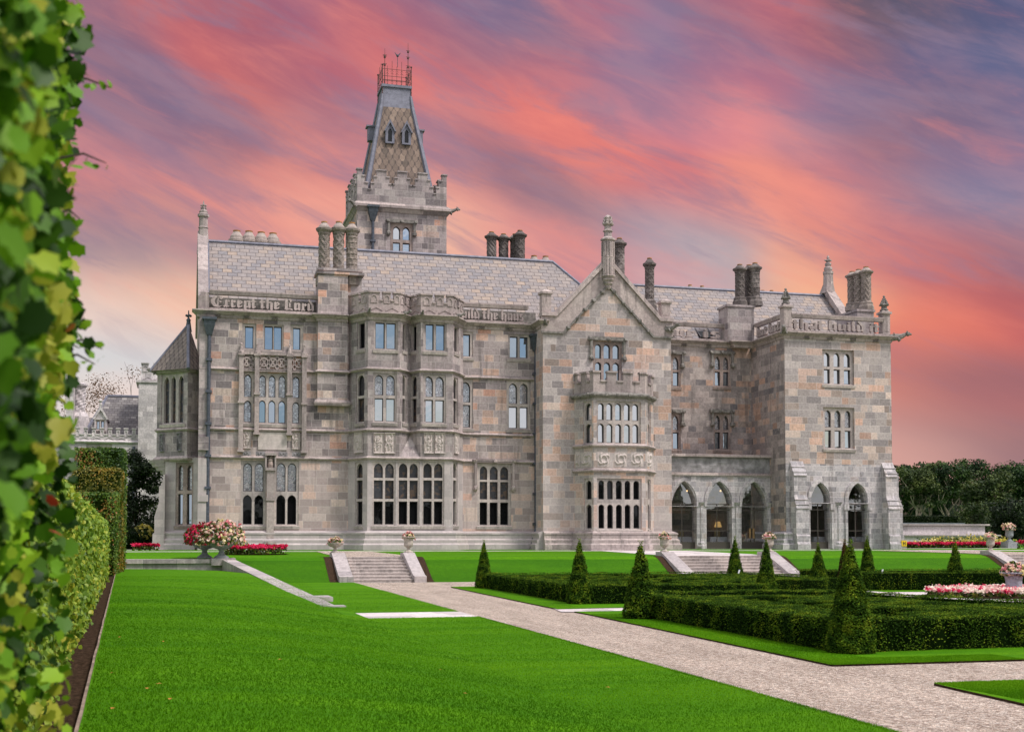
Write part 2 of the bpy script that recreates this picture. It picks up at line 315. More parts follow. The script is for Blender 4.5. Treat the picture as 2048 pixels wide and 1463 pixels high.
def glass(name, refl, tint=(0.93, 0.97, 1.0), dark=(0.012, 0.012, 0.014), leaded=None, clear=False):
    m, nt = newmat(name); ob = coord(nt, 'Object')
    if leaded:
        uv = coord(nt, 'UV'); sc_, kind = leaded
        v = nd(nt, 'ShaderNodeTexVoronoi', {'Vector': uv, 'Scale': sc_, 'Randomness': 0.85}, feature='F1')
        e = nd(nt, 'ShaderNodeTexVoronoi', {'Vector': uv, 'Scale': sc_, 'Randomness': 0.85}, feature='DISTANCE_TO_EDGE')
        cr, cg, cb = sep(nt, E(nt, v.outputs['Color']))
        nrm = bump(nt, cr * 0.5 + noise_t(nt, ob, 3.0, 2.0) * 0.4, 0.05, 0.05)
        wob = noise_t(nt, uv, 1.7, 3.0, 0.6)
        body = mix(nt, cg.gt(0.72), (0.016, 0.014, 0.02), (0.085, 0.05, 0.03)) if kind == 'dark' else mix(nt, cg, (0.16, 0.16, 0.19), (0.34, 0.30, 0.30))
        lead = E(nt, e.outputs['Distance']).smooth(0.07, 0.03, 0.0, 0.75)
        dif = principled(nt, mix(nt, lead, body, (0.035, 0.035, 0.04)), 0.6)
        gl = nd(nt, 'ShaderNodeBsdfGlossy', {'Color': C4(tint), 'Roughness': 0.16, 'Normal': nrm})
        fac = (1.0 - lead) * (cb.smooth(0.15, 0.9, refl * 0.7, refl * 1.1)) * wob.smooth(0.3, 0.6, 0.7, 1.05)
        ms = nd(nt, 'ShaderNodeMixShader', {0: fac, 1: dif, 2: gl.outputs[0]})
    else:
        nrm = bump(nt, noise_t(nt, ob, 0.9, 2.0), 0.06, 0.08)
        gl = nd(nt, 'ShaderNodeBsdfGlossy', {'Color': C4(tint), 'Roughness': 0.015, 'Normal': nrm})
        under = nd(nt, 'ShaderNodeBsdfTransparent').outputs[0] if clear else principled(nt, dark, 0.6, None, 0, 0.02)
        ms = nd(nt, 'ShaderNodeMixShader', {0: refl, 1: under, 2: gl.outputs[0]})
    finish(nt, ms.outputs[0]); M[name] = m
glass('glass', 0.72)
glass('blue_glass', 0.56, (0.74, 0.88, 1.0))
glass('dim_glass', 0.035, dark=(0.006, 0.006, 0.007))
glass('screen_glass', 0.32, clear=True)
glass('leaded_glass', 0.46, leaded=(6.5, 'pale'))
glass('dark_leaded_glass', 0.09, leaded=(5.0, 'dark'))

def grass_mat(name, a, b, c, sc_=1.0):
    m, nt = newmat(name); ob = coord(nt, 'Object'); ox, oy, oz = sep(nt, ob)
    big = noise_t(nt, comb(nt, ox * 0.14 + oy * 0.05, oy * 0.9, 0.0), 1.1 * sc_, 3.0, 0.55)
    mid = noise_t(nt, ob, 5.0, 4.0, 0.7); fin = noise_t(nt, ob, 55.0, 3.0, 0.7)
    col = mix(nt, big.smooth(0.3, 0.7), a, b)
    col = mix(nt, mid.smooth(0.35, 0.75, 0.0, 0.55), col, c)
    col = mix(nt, 1.0, col, mix(nt, fin.smooth(0.3, 0.7), (0.62,) * 3, (1.35,) * 3), 'MULTIPLY')
    finish(nt, principled(nt, col, 0.75, bump(nt, fin * 0.7 + mid * 0.3, 0.7, 0.04), 0, 0.04)); M[name] = m
grass_mat('lawn_grass', (0.050, 0.170, 0.003), (0.088, 0.235, 0.003), (0.032, 0.122, 0.003))
grass_mat('shaded_bank_grass', (0.036, 0.125, 0.004), (0.050, 0.155, 0.004), (0.026, 0.095, 0.004))  # darker copy of the lawn grass, the bank's shade put into its colour
grass_mat('meadow_grass', (0.03, 0.12, 0.012), (0.045, 0.15, 0.015), (0.025, 0.09, 0.010))
def leafmat(name, stops, rough=0.55, trans=0.25, spec=0.35):
    m, nt = newmat(name)
    a = nd(nt, 'ShaderNodeAttribute', attribute_name='rnd'); f = E(nt, a.outputs['Fac'])
    col = ramp(nt, f, stops)
    p = principled(nt, col, rough, None, 0, spec)
    if trans:
        t = nd(nt, 'ShaderNodeBsdfTranslucent', {'Color': col}); p = nd(nt, 'ShaderNodeMixShader', {0: trans, 1: p, 2: t.outputs[0]}).outputs[0]
    finish(nt, p); M[name] = m
leafmat('grass_blade', [(0, (0.034, 0.125, 0.003)), (.5, (0.085, 0.240, 0.004)), (.93, (0.165, 0.365, 0.008)), (1, (0.26, 0.33, 0.03))], 0.7, 0.35, 0.05)
leafmat('yew_leaf', [(0, (0.012, 0.032, 0.004)), (.5, (0.040, 0.088, 0.007)), (.85, (0.100, 0.165, 0.010)), (1, (0.16, 0.21, 0.015))], 0.8, 0.12, 0.04)
leafmat('yew_top_leaf', [(0, (0.026, 0.055, 0.009)), (.5, (0.045, 0.085, 0.012)), (1, (0.085, 0.13, 0.020))], 0.6, 0.2, 0.25)
leafmat('brown_yew_leaf', [(0, (0.022, 0.022, 0.008)), (.5, (0.05, 0.035, 0.012)), (1, (0.12, 0.06, 0.02))], 0.8, 0.12, 0.05)
leafmat('hornbeam_leaf', [(0, (0.06, 0.13, 0.010)), (.40, (0.16, 0.27, 0.018)), (.72, (0.30, 0.39, 0.03)), (.93, (0.46, 0.42, 0.04)), (.965, (0.45, 0.20, 0.03)), (1, (0.40, 0.05, 0.02))], 0.5, 0.3, 0.4)
leafmat('dark_hornbeam_leaf', [(0, (0.016, 0.05, 0.006)), (.45, (0.06, 0.13, 0.010)), (.85, (0.15, 0.23, 0.016)), (.97, (0.18, 0.18, 0.02)), (1, (0.28, 0.12, 0.02))], 0.5, 0.25, 0.4)
leafmat('brown_hornbeam_leaf', [(0, (0.05, 0.075, 0.008)), (.4, (0.12, 0.125, 0.012)), (.8, (0.24, 0.19, 0.018)), (1, (0.34, 0.19, 0.02))], 0.5, 0.25, 0.35)
leafmat('near_leaf', [(0, (0.016, 0.050, 0.005)), (.30, (0.07, 0.18, 0.008)), (.55, (0.155, 0.34, 0.012)), (.82, (0.30, 0.48, 0.025)), (.955, (0.36, 0.34, 0.04)), (.985, (0.26, 0.09, 0.02)), (1, (0.36, 0.04, 0.02))], 0.5, 0.3, 0.25)
leafmat('tree_leaf', [(0, (0.006, 0.020, 0.006)), (.5, (0.020, 0.050, 0.011)), (1, (0.055, 0.105, 0.018))], 0.6, 0.15, 0.2)
leafmat('olive_tree_leaf', [(0, (0.016, 0.032, 0.009)), (.5, (0.042, 0.068, 0.016)), (1, (0.10, 0.13, 0.030))], 0.6, 0.15, 0.2)
leafmat('bare_leaf', [(0, (0.12, 0.07, 0.04)), (1, (0.22, 0.12, 0.07))], 0.7, 0.2, 0.2)
leafmat('dark_tree_leaf', [(0, (0.005, 0.012, 0.004)), (.6, (0.012, 0.027, 0.006)), (1, (0.035, 0.06, 0.012))], 0.6, 0.12, 0.2)
leafmat('red_petal', [(0, (0.30, 0.004, 0.025)), (.5, (0.62, 0.010, 0.07)), (1, (0.78, 0.04, 0.14))], 0.6, 0.3, 0.2)
leafmat('pink_petal', [(0, (0.62, 0.02, 0.10)), (.12, (0.75, 0.10, 0.16)), (.25, (0.80, 0.42, 0.42)), (.6, (0.85, 0.62, 0.55)), (1, (0.88, 0.80, 0.68))], 0.6, 0.3, 0.2)
leafmat('cream_petal', [(0, (0.75, 0.22, 0.26)), (.25, (0.84, 0.52, 0.45)), (.6, (0.86, 0.70, 0.58)), (1, (0.85, 0.76, 0.40))], 0.6, 0.3, 0.2)
leafmat('yellow_petal', [(0, (0.45, 0.38, 0.05)), (.6, (0.70, 0.60, 0.12)), (1, (0.80, 0.72, 0.40))], 0.6, 0.3, 0.2)
leafmat('flower_leaf', [(0, (0.02, 0.05, 0.008)), (.6, (0.06, 0.11, 0.012)), (1, (0.22, 0.20, 0.03))], 0.6, 0.2, 0.3)
def gravel_mat():
    m, nt = newmat('gravel'); ob = coord(nt, 'Object')
    v = nd(nt, 'ShaderNodeTexVoronoi', {'Vector': ob, 'Scale': 30.0, 'Randomness': 1.0}); e = nd(nt, 'ShaderNodeTexVoronoi', {'Vector': ob, 'Scale': 30.0}, feature='DISTANCE_TO_EDGE')
    c0, c1, c2 = sep(nt, E(nt, v.outputs['Color']))
    col = ramp(nt, c0, [(0, (0.26, 0.19, 0.155)), (.2, (0.56, 0.45, 0.37)), (.5, (0.72, 0.59, 0.50)), (.8, (0.80, 0.69, 0.60)), (1, (0.92, 0.85, 0.77))])
    clump = noise_t(nt, ob, 9.0, 5.0, 0.75)
    col = mix(nt, 1.0, col, mix(nt, clump.smooth(0.3, 0.7), (0.66, 0.64, 0.635), (1.26, 1.24, 1.21)), 'MULTIPLY')
    ox, oy, oz = sep(nt, ob); big = noise_t(nt, comb(nt, ox * 1.6, oy * 0.3, 0.0), 1.0, 5.0, 0.65)
    col = mix(nt, 1.0, col, mix(nt, big.smooth(0.3, 0.7), (0.80, 0.785, 0.775), (1.10, 1.10, 1.10)), 'MULTIPLY')
    d = E(nt, e.outputs['Distance']); col = mix(nt, d.smooth(0.12, 0.0, 0.0, 0.8), col, (0.09, 0.07, 0.06))
    h = d.smooth(0.0, 0.35) + c1 * 0.8 + clump
    finish(nt, principled(nt, col, 0.9, bump(nt, h, 0.9, 0.02), 0, 0.2)); M['gravel'] = m
gravel_mat()

# ------------------------------------------------------------------ mesh helpers
def root_of(o):
    while o.parent: o = o.parent
    return o
def boxuv(me):
    n = len(me.loops)
    if not n: return
    co = np.empty(len(me.vertices) * 3); me.vertices.foreach_get('co', co); co = co.reshape(-1, 3)
    np_ = len(me.polygons); nr = np.empty(np_ * 3); me.polygons.foreach_get('normal', nr); nr = nr.reshape(-1, 3)
    lt = np.empty(np_, int); me.polygons.foreach_get('loop_total', lt)
    vi = np.empty(n, int); me.loops.foreach_get('vertex_index', vi)
    nl = np.repeat(nr, lt, 0)
    t = np.stack([-nl[:, 1], nl[:, 0], np.zeros(n)], 1); ln = np.linalg.norm(t, axis=1); flat = ln < 0.08
    t[flat] = (1, 0, 0); ln[flat] = 1; t /= ln[:, None]
    b = np.cross(nl, t); b[flat] = (0, 1, 0)
    p = co[vi]; uv = np.stack([(p * t).sum(1), (p * b).sum(1)], 1)
    lay = me.uv_layers.new(name='UVMap'); lay.data.foreach_set('uv', uv.astype(np.float32).ravel())
def obj(name, bm, mat, parent=None, smooth=False, recalc=True, origin=None, uv=True):
    if recalc: bmesh.ops.recalc_face_normals(bm, faces=bm.faces[:])
    me = bpy.data.meshes.new(name); bm.to_mesh(me); bm.free()
    if uv: boxuv(me)
    o = bpy.data.objects.new(name, me); COL.objects.link(o)
    off = root_of(parent).location if parent else (Vector(origin) if origin else None)
    if off is not None and off.length: me.transform(Matrix.Translation(-off))
    if parent: o.parent = parent
    elif origin: o.location = origin
    if mat: me.materials.append(M[mat])
    if smooth: me.polygons.foreach_set('use_smooth', [True] * len(me.polygons))
    me.update(); return o
def tag(o, label, cat, group=None):
    o['label'] = label; o['category'] = cat
    if group: o['group'] = group
    return o
def kind(o, k='structure'): o['kind'] = k; return o
def thing(name, loc, label, cat, group=None, rz=0.0):
    o = bpy.data.objects.new(name, None); COL.objects.link(o); o.location = loc; o.rotation_euler = (0, 0, rz)
    o.empty_display_size = 0.3
    return tag(o, label, cat, group)
def dup(root, loc, label, rz=None, scale=None, group=None):
    r = root.copy(); COL.objects.link(r); r.location = loc; r['label'] = label
    if rz is not None: r.rotation_euler = (0, 0, rz)
    if scale is not None: r.scale = (scale,) * 3 if not isinstance(scale, tuple) else scale
    if group: r['group'] = group
    for ch in list(root.children):
        c = ch.copy(); COL.objects.link(c); c.parent = r
        for g in list(ch.children):
            d = g.copy(); COL.objects.link(d); d.parent = c
    return r
NB = bmesh.new
def poly(bm, pts):
    try: return bm.faces.new([bm.verts.new(p) for p in pts])
    except ValueError: return None
def hexa(bm, p):
    """eight corners: four below, four above"""
    v = [bm.verts.new(q) for q in p]
    for f in ((3, 2, 1, 0), (4, 5, 6, 7), (0, 1, 5, 4), (1, 2, 6, 5), (2, 3, 7, 6), (3, 0, 4, 7)): bm.faces.new([v[i] for i in f])
def box(bm, x0, x1, y0, y1, z0, z1):
    hexa(bm, [(x0, y0, z0), (x1, y0, z0), (x1, y1, z0), (x0, y1, z0), (x0, y0, z1), (x1, y0, z1), (x1, y1, z1), (x0, y1, z1)])
def lathe(bm, c, prof, seg=16, mod=None, rot=0.0, cap=True):
    rings = []
    for r, z in prof:
        ring = []
        for i in range(seg):
            a = 2 * math.pi * i / seg + rot; rr = r * (mod(a, z) if mod else 1.0)
            ring.append(bm.verts.new((c[0] + rr * math.cos(a), c[1] + rr * math.sin(a), c[2] + z)))
        rings.append(ring)
    for a, b in zip(rings, rings[1:]):
        for i in range(seg):
            j = (i + 1) % seg; bm.faces.new((a[i], a[j], b[j], b[i]))
    if cap:
        bm.faces.new(list(reversed(rings[0]))); bm.faces.new(rings[-1])
def tube(bm, pts, rad, seg=6):
    """tapering tube along points; rad is one number or a list"""
    pts = [Vector(p) for p in pts]; n = len(pts)
    if not isinstance(rad, (list, tuple)): rad = [rad] * n
    rings = []; prev = None
    for i, p in enumerate(pts):
        d = (pts[min(i + 1, n - 1)] - pts[max(i - 1, 0)]).normalized()
        ref = prev if prev is not None else (Vector((1, 0, 0)) if abs(d.x) < 0.8 else Vector((0, 1, 0)))
        s = (ref - d * ref.dot(d)).normalized(); t = d.cross(s); prev = s
        rings.append([bm.verts.new(p + (s * math.cos(2 * math.pi * k / seg) + t * math.sin(2 * math.pi * k / seg)) * rad[i]) for k in range(seg)])
    for a, b in zip(rings, rings[1:]):
        for k in range(seg):
            j = (k + 1) % seg; bm.faces.new((a[k], a[j], b[j], b[k]))
    bm.faces.new(list(reversed(rings[0]))); bm.faces.new(rings[-1])
def blob(bm, c, r, sub=1, jit=0.0, sq=(1, 1, 1)):
    res = bmesh.ops.create_icosphere(bm, subdivisions=sub, radius=1.0)
    for v in res['verts']:
        k = 1 + (noise.noise(v.co * 3.1 + Vector(c)) * jit if jit else 0)
        v.co = Vector((v.co.x * r * k * sq[0], v.co.y * r * k * sq[1], v.co.z * r * k * sq[2])) + Vector(c)
def sweep(bm, pts, prof, z=0.0, closed=False):
    """closed profile of (outward, height) carried along a ground line with mitred corners; outward is to the right of the line"""
    P = [Vector((p[0], p[1])) for p in pts]; n = len(P); rings = []
    for i in range(n):
        def nrm(a, b): u = (P[b] - P[a]).normalized(); return Vector((u.y, -u.x))
        if closed: n1, n2 = nrm(i - 1, i), nrm(i, (i + 1) % n)
        else: n1 = nrm(max(i - 1, 0), max(i, 1)); n2 = nrm(min(i, n - 2), min(i + 1, n - 1))
        mvec = (n1 + n2) / max(0.25, 1 + n1.dot(n2))
        rings.append([bm.verts.new((P[i].x + mvec.x * o, P[i].y + mvec.y * o, z + h)) for o, h in prof])
    k = len(prof)
    for i in range(n if closed else n - 1):
        a, b = rings[i], rings[(i + 1) % n]
        for j in range(k):
            l = (j + 1) % k; bm.faces.new((a[j], b[j], b[l], a[l]))
    if not closed:
        bm.faces.new(rings[0]); bm.faces.new(list(reversed(rings[-1])))
def rectp(o0, o1, h0, h1): return [(o0, h0), (o1, h0), (o1, h1), (o0, h1)]
def mould(o, h0, h1):
    """string course: chamfer below, weathered slope above"""
    m = (h0 + h1) / 2; return [(-0.05, h0 - 0.03), (o * 0.55, h0), (o, h0 + (h1 - h0) * 0.4), (o, m + (h1 - h0) * 0.15), (0.0, h1 + 0.05), (-0.05, h1 + 0.05)]
def extrude_poly(bm, loops, f, d0, d1):
    """flat outline with holes, extruded: f(u, v, depth) -> point"""
    pts = [Vector((a, b, 0)) for lp in loops for a, b in lp]
    tris = tessellate_polygon([[Vector((a, b, 0)) for a, b in lp] for lp in loops])
    v0 = [bm.verts.new(f(p.x, p.y, d0)) for p in pts]; v1 = [bm.verts.new(f(p.x, p.y, d1)) for p in pts]
    for t in tris:
        try: bm.faces.new([v0[i] for i in t]); bm.faces.new([v1[i] for i in reversed(t)])
        except ValueError: pass
    k = 0
    for lp in loops:
        n = len(lp)
        for i in range(n):
            j = (i + 1) % n
            try: bm.faces.new((v0[k + i], v0[k + j], v1[k + j], v1[k + i]))
            except ValueError: pass
        k += n
def arch(s0, s1, z0, z1, head):
    """outline of one light; z1 is the crown"""
    w = s1 - s0; h = w / 2; mid = (s0 + s1) / 2
    if head == 'f': return [(s0, z0), (s1, z0), (s1, z1), (s0, z1)]
    if head == 'g':
        rise = min(w * 1.02, (z1 - z0) * 0.8); rad = (h * h + rise * rise) / (2 * h); cx = s0 + rad; zs = z1 - rise
        a1 = math.acos(max(-1, min(1, (rad - h) / rad)))
        left = [(cx - rad * math.cos(a1 * k / 6), zs + rad * math.sin(a1 * k / 6)) for k in range(7)]
    else:
        rise = w * (0.55 if head == 't' else 0.42); zs = z1 - rise
        left = [(s0 + h * (k / 5), zs + rise * (1 - (1 - k / 5) ** 2.1) ** 0.62 * (0.9 + 0.1 * (k / 5) ** 3)) for k in range(6)]
    right = [(2 * mid - a, b) for a, b in reversed(left[:-1])]
    return [(s0, z0), (s1, z0)] + [p for p in reversed(left + right) if p[1] > z0 + 1e-4]
class Wall:
    def __init__(s, A, B):
        s.A, s.B = Vector(A), Vector(B); s.L = (s.B - s.A).length; s.u = (s.B - s.A) / s.L; s.n = Vector((s.u.y, -s.u.x)); s.holes = []
    def uv(s, px, py):
        d = ray(px, py); q = s.A - Vector((0, 0)); t = s.n.dot(q) / (s.n.x * d.x + s.n.y * d.y)
        p = Vector((d.x * t, d.y * t)); return ((p - s.A).dot(s.u), EYE + d.z * t)
    def S(s, px, py=900): return s.uv(px, py)[0]
    def Z(s, px, py): return s.uv(px, py)[1]
    def p(s, a, z, o=0.0): q = s.A + s.u * a + s.n * o; return Vector((q.x, q.y, z))
    def at(s, px, py, o=0.0): a, z = s.uv(px, py); return s.p(a, z, o)
    def plate(s, bm, loops, o0, o1): extrude_poly(bm, loops, lambda a, b, d: s.p(a, b, d), o0, o1)
    def bar(s, bm, a0, a1, z0, z1, o0, o1):
        hexa(bm, [s.p(a0, z0, o1), s.p(a1, z0, o1), s.p(a1, z0, o0), s.p(a0, z0, o0), s.p(a0, z1, o1), s.p(a1, z1, o1), s.p(a1, z1, o0), s.p(a0, z1, o0)])
    def cut(s, bm, z0, z1, thick, holes=None):
        """plain wall between two levels; openings that are rectangles are cut on a grid"""
        hs = [h for h in (s.holes if holes is None else holes) if min(p[1] for p in h) > z0 - 1e-6 and max(p[1] for p in h) < z1 + 1e-6]
        if any(len(h) > 4 for h in hs): return s.plate(bm, [[(0, z0), (s.L, z0), (s.L, z1), (0, z1)]] + hs, 0.0, -thick)
        rs = [(h[0][0], h[1][0], h[0][1], h[2][1]) for h in hs]
        xs = sorted({0.0, s.L} | {max(0, min(s.L, v)) for r in rs for v in r[:2]}); zs = sorted({z0, z1} | {v for r in rs for v in r[2:]})
        fr_ = {}; solid = lambda i, j: 0 <= i < len(xs) - 1 and 0 <= j < len(zs) - 1 and not any(r[0] - 1e-6 < (xs[i] + xs[i + 1]) / 2 < r[1] + 1e-6 and r[2] - 1e-6 < (zs[j] + zs[j + 1]) / 2 < r[3] + 1e-6 for r in rs)
        def vt(i, j, k):
            if (i, j, k) not in fr_: fr_[i, j, k] = bm.verts.new(s.p(xs[i], zs[j], -thick * k))
            return fr_[i, j, k]
        for i in range(len(xs) - 1):
            for j in range(len(zs) - 1):
                if not solid(i, j): continue
                c = [(i, j), (i + 1, j), (i + 1, j + 1), (i, j + 1)]
                bm.faces.new([vt(a, b, 0) for a, b in c]); bm.faces.new([vt(a, b, 1) for a, b in reversed(c)])
                for (a, b), (di, dj) in zip(zip(c, c[1:] + c[:1]), ((0, -1), (1, 0), (0, 1), (-1, 0))):
                    if not solid(i + di, j + dj): bm.faces.new((vt(*a, 0), vt(*a, 1), vt(*b, 1), vt(*b, 0)))
    def build(s, z0, z1, mat, parent, thick=0.45, outline=None, name='wall'):
        bm = NB()
        if outline: s.plate(bm, [outline] + s.holes, 0.0, -thick)
        else: s.cut(bm, z0, z1, thick)
        return obj(name, bm, mat, parent)

def leafcloud(name, pos, nrm, size, mat, parent=None, aspect=0.6, tilt=0.8, origin=None, rnd=None, shape='diamond', droop=0.0, stuff=False):
    """many small leaves as one mesh; rnd picks each leaf's own colour"""
    pos = np.asarray(pos, float); N = len(pos); nrm = np.asarray(nrm, float)
    size = np.broadcast_to(np.asarray(size, float), (N,)) * rng.uniform(0.65, 1.25, N)
    n = nrm + rng.normal(0, tilt, (N, 3)); n /= np.linalg.norm(n, axis=1)[:, None] + 1e-9
    t = rng.normal(0, 1, (N, 3)); t[:, 2] -= droop; t -= n * (t * n).sum(1)[:, None]; t /= np.linalg.norm(t, axis=1)[:, None] + 1e-9
    b = np.cross(n, t)
    if shape == 'diamond':
        tpl = [(-.5, 0, 0), (0, .5, .10), (.5, 0, 0), (0, -.5, .10)]; faces = [(0, 3, 1), (1, 3, 2)]
    elif shape == 'leaf':
        tpl = [(-.5, 0, 0), (-.2, .42, .08), (.2, .36, .08), (.55, 0, -.04), (.2, -.36, .08), (-.2, -.42, .08)]; faces = [(0, 5, 1), (1, 5, 4, 2), (2, 4, 3)]
    else:  # lobed
        o = [(-.44, .03), (-.52, .30), (-.30, .42), (-.02, .60), (.10, .44), (.36, .40), (.36, .22), (.64, 0), (.36, -.22), (.36, -.40), (.10, -.44), (-.02, -.60), (-.30, -.42), (-.52, -.30), (-.44, -.03)]
        tpl = [(x, y * .95, .10 * abs(y) - .12 * max(0, x) ** 2) for x, y in o] + [(-.1, 0, 0)]
        faces = [(15, i + 1, i) for i in range(14)] + [(15, 0, 14)]
    tp = np.array(tpl); k = len(tp); asp = aspect / 0.6 if shape != 'diamond' else aspect
    V = pos[:, None, :] + size[:, None, None] * (tp[None, :, 0, None] * t[:, None] + asp * tp[None, :, 1, None] * b[:, None] + tp[None, :, 2, None] * n[:, None])
    V = V.reshape(-1, 3)
    off = np.zeros(3)
    if parent is not None: off = np.array(root_of(parent).location)
    elif origin is not None: off = np.array(origin, float)
    V = V - off
    me = bpy.data.meshes.new(name); me.vertices.add(len(V)); me.vertices.foreach_set('co', V.astype(np.float32).ravel())
    fl = np.concatenate([np.array(f) for f in faces]); ln = np.array([len(f) for f in faces])
    idx = (np.arange(N)[:, None] * k + fl[None]).ravel(); tot = np.tile(ln, N); st = np.concatenate([[0], np.cumsum(tot)[:-1]])
    me.loops.add(len(idx)); me.loops.foreach_set('vertex_index', idx.astype(np.int32))
    me.polygons.add(len(tot)); me.polygons.foreach_set('loop_start', st.astype(np.int32))
    r = rng.uniform(0, 1, N) if rnd is None else np.asarray(rnd, float)
    at = me.attributes.new('rnd', 'FLOAT', 'FACE'); at.data.foreach_set('value', np.repeat(r, len(faces)).astype(np.float32))
    me.materials.append(M[mat]); me.update(calc_edges=True)
    o = bpy.data.objects.new(name, me); COL.objects.link(o)
    if parent is not None: o.parent = parent
    elif origin is not None: o.location = origin
    return o
def clumps(pos, scale, amt=0.5, seed=0.0):
    """slowly varying per-leaf tone, so that foliage grows in lighter and darker sprays"""
    v = np.array([noise.noise(Vector(p) * scale + Vector((seed, seed, 0))) for p in pos])
    return np.clip(0.5 + v * amt * 1.6 + rng.normal(0, 0.22, len(pos)), 0, 1)

# ------------------------------------------------------------------ the manor house
YM, YG, YR, YL, YB, YO = 80.0, 78.0, 83.2, 80.3, 78.2, 76.3
XL, XG, XH, XI, XJ = XY(397, YM), XY(1086, YG), XY(1343, YG), XY(1571, YG), XY(1784, YG)
ZC0, ZC1, ZR0, ZR1 = 14.55, 15.05, 16.02, 16.32
Z3, Z2, Z1 = 11.32, 7.55, 5.78
manor = thing('manor_house', (24, 80, 0), 'large grey and tan stone Gothic manor with tower, patterned chimneys and mullioned bays', 'manor house')

def window(w, lights, rows, mat='tracery_stone', fr=0.17, sill=True, hood=False, parent=None, rec=0.07, casement=True, name='window', open_=True):
    pm = sum(r[0] + r[1] for r in rows) / (2 * len(rows)); xm = (lights[0][0] + lights[-1][1]) / 2
    ss = [(w.S(a, pm), w.S(b, pm)) for a, b in lights]
    zz = [(w.Z(xm, r[1]), w.Z(xm, r[0]), r[2], r[3]) for r in rows]
    S0, S1 = ss[0][0] - fr, ss[-1][1] + fr; Z0, Z1_ = min(z[0] for z in zz) - 0.07, max(z[1] for z in zz) + fr
    if open_: w.holes.append([(S0, Z0), (S1, Z0), (S1, Z1_), (S0, Z1_)])
    e = 0.02; bm = NB(); holes = []; lightsz = []
    for z0, z1, hd, gl in zz:
        for a, b in ss:
            holes.append(arch(a, b, z0, z1, hd)); lightsz.append((a, b, z0, z1, hd, gl))
    w.plate(bm, [[(S0 - e, Z0 - e), (S1 + e, Z0 - e), (S1 + e, Z1_ + e), (S0 - e, Z1_ + e)]] + holes, -rec, -rec - 0.24)
    if sill:
        hexa(bm, [w.p(S0 - 0.06, Z0 - 0.22, 0.06), w.p(S1 + 0.06, Z0 - 0.22, 0.06), w.p(S1 + 0.06, Z0 - 0.22, -0.2), w.p(S0 - 0.06, Z0 - 0.22, -0.2),
                  w.p(S0 - 0.06, Z0 - 0.04, 0.10), w.p(S1 + 0.06, Z0 - 0.04, 0.10), w.p(S1 + 0.06, Z0 + 0.04, -0.2), w.p(S0 - 0.06, Z0 + 0.04, -0.2)])
    o = obj(name, bm, mat, parent or manor)
    kinds = []
    for l in lightsz:
        if l[5] not in kinds: kinds.append(l[5])
    for gl in kinds:
        bm = NB()
        for a, b, z0, z1, hd, g in lightsz:
            if g != gl: continue
            q = rec + 0.19; tx, tz = random.uniform(-1, 1) * 0.012, random.uniform(-1, 1) * 0.014
            poly(bm, [w.p(a - 0.03, z0 - 0.03, -q - tx - tz), w.p(b + 0.03, z0 - 0.03, -q + tx - tz), w.p(b + 0.03, z1 + 0.03, -q + tx + tz), w.p(a - 0.03, z1 + 0.03, -q - tx + tz)])
        obj('pane', bm, gl, o, recalc=False)
    if casement:
        bm = NB()
        for a, b, z0, z1, hd, g in lightsz:
            t = 0.04
            w.plate(bm, [arch(a - 0.01, b + 0.01, z0 - 0.01, z1 + 0.01, hd), arch(a + t, b - t, z0 + t, z1 - t * 1.3, hd)], -rec - 0.12, -rec - 0.165)
        obj('casement', bm, 'window_frame', o)
    if hood:
        bm = NB(); zt = Z1_ + 0.06; dn = hood if isinstance(hood, float) else 0.9
        w.bar(bm, S0 - 0.30, S1 + 0.30, zt, zt + 0.20, -0.03, 0.16); w.bar(bm, S0 - 0.303, S1 + 0.303, zt + 0.204, zt + 0.26, -0.03, 0.09)
        for a in (S0 - 0.22, S1 + 0.06):
            w.bar(bm, a, a + 0.16, zt - dn, zt - 0.004, -0.03, 0.14); blob(bm, w.p(a + 0.08, zt - dn - 0.08, 0.10), 0.21, 1, 0.5)
        for a in (S0 - 0.22, (S0 + S1) / 2, S1 + 0.22): blob(bm, w.p(a, zt + 0.1, 0.14), 0.17, 1, 0.5)
        obj('hood_mould', bm, 'carved_dark' if mat == 'brown_stone' else 'stone_trim', o)
    return o

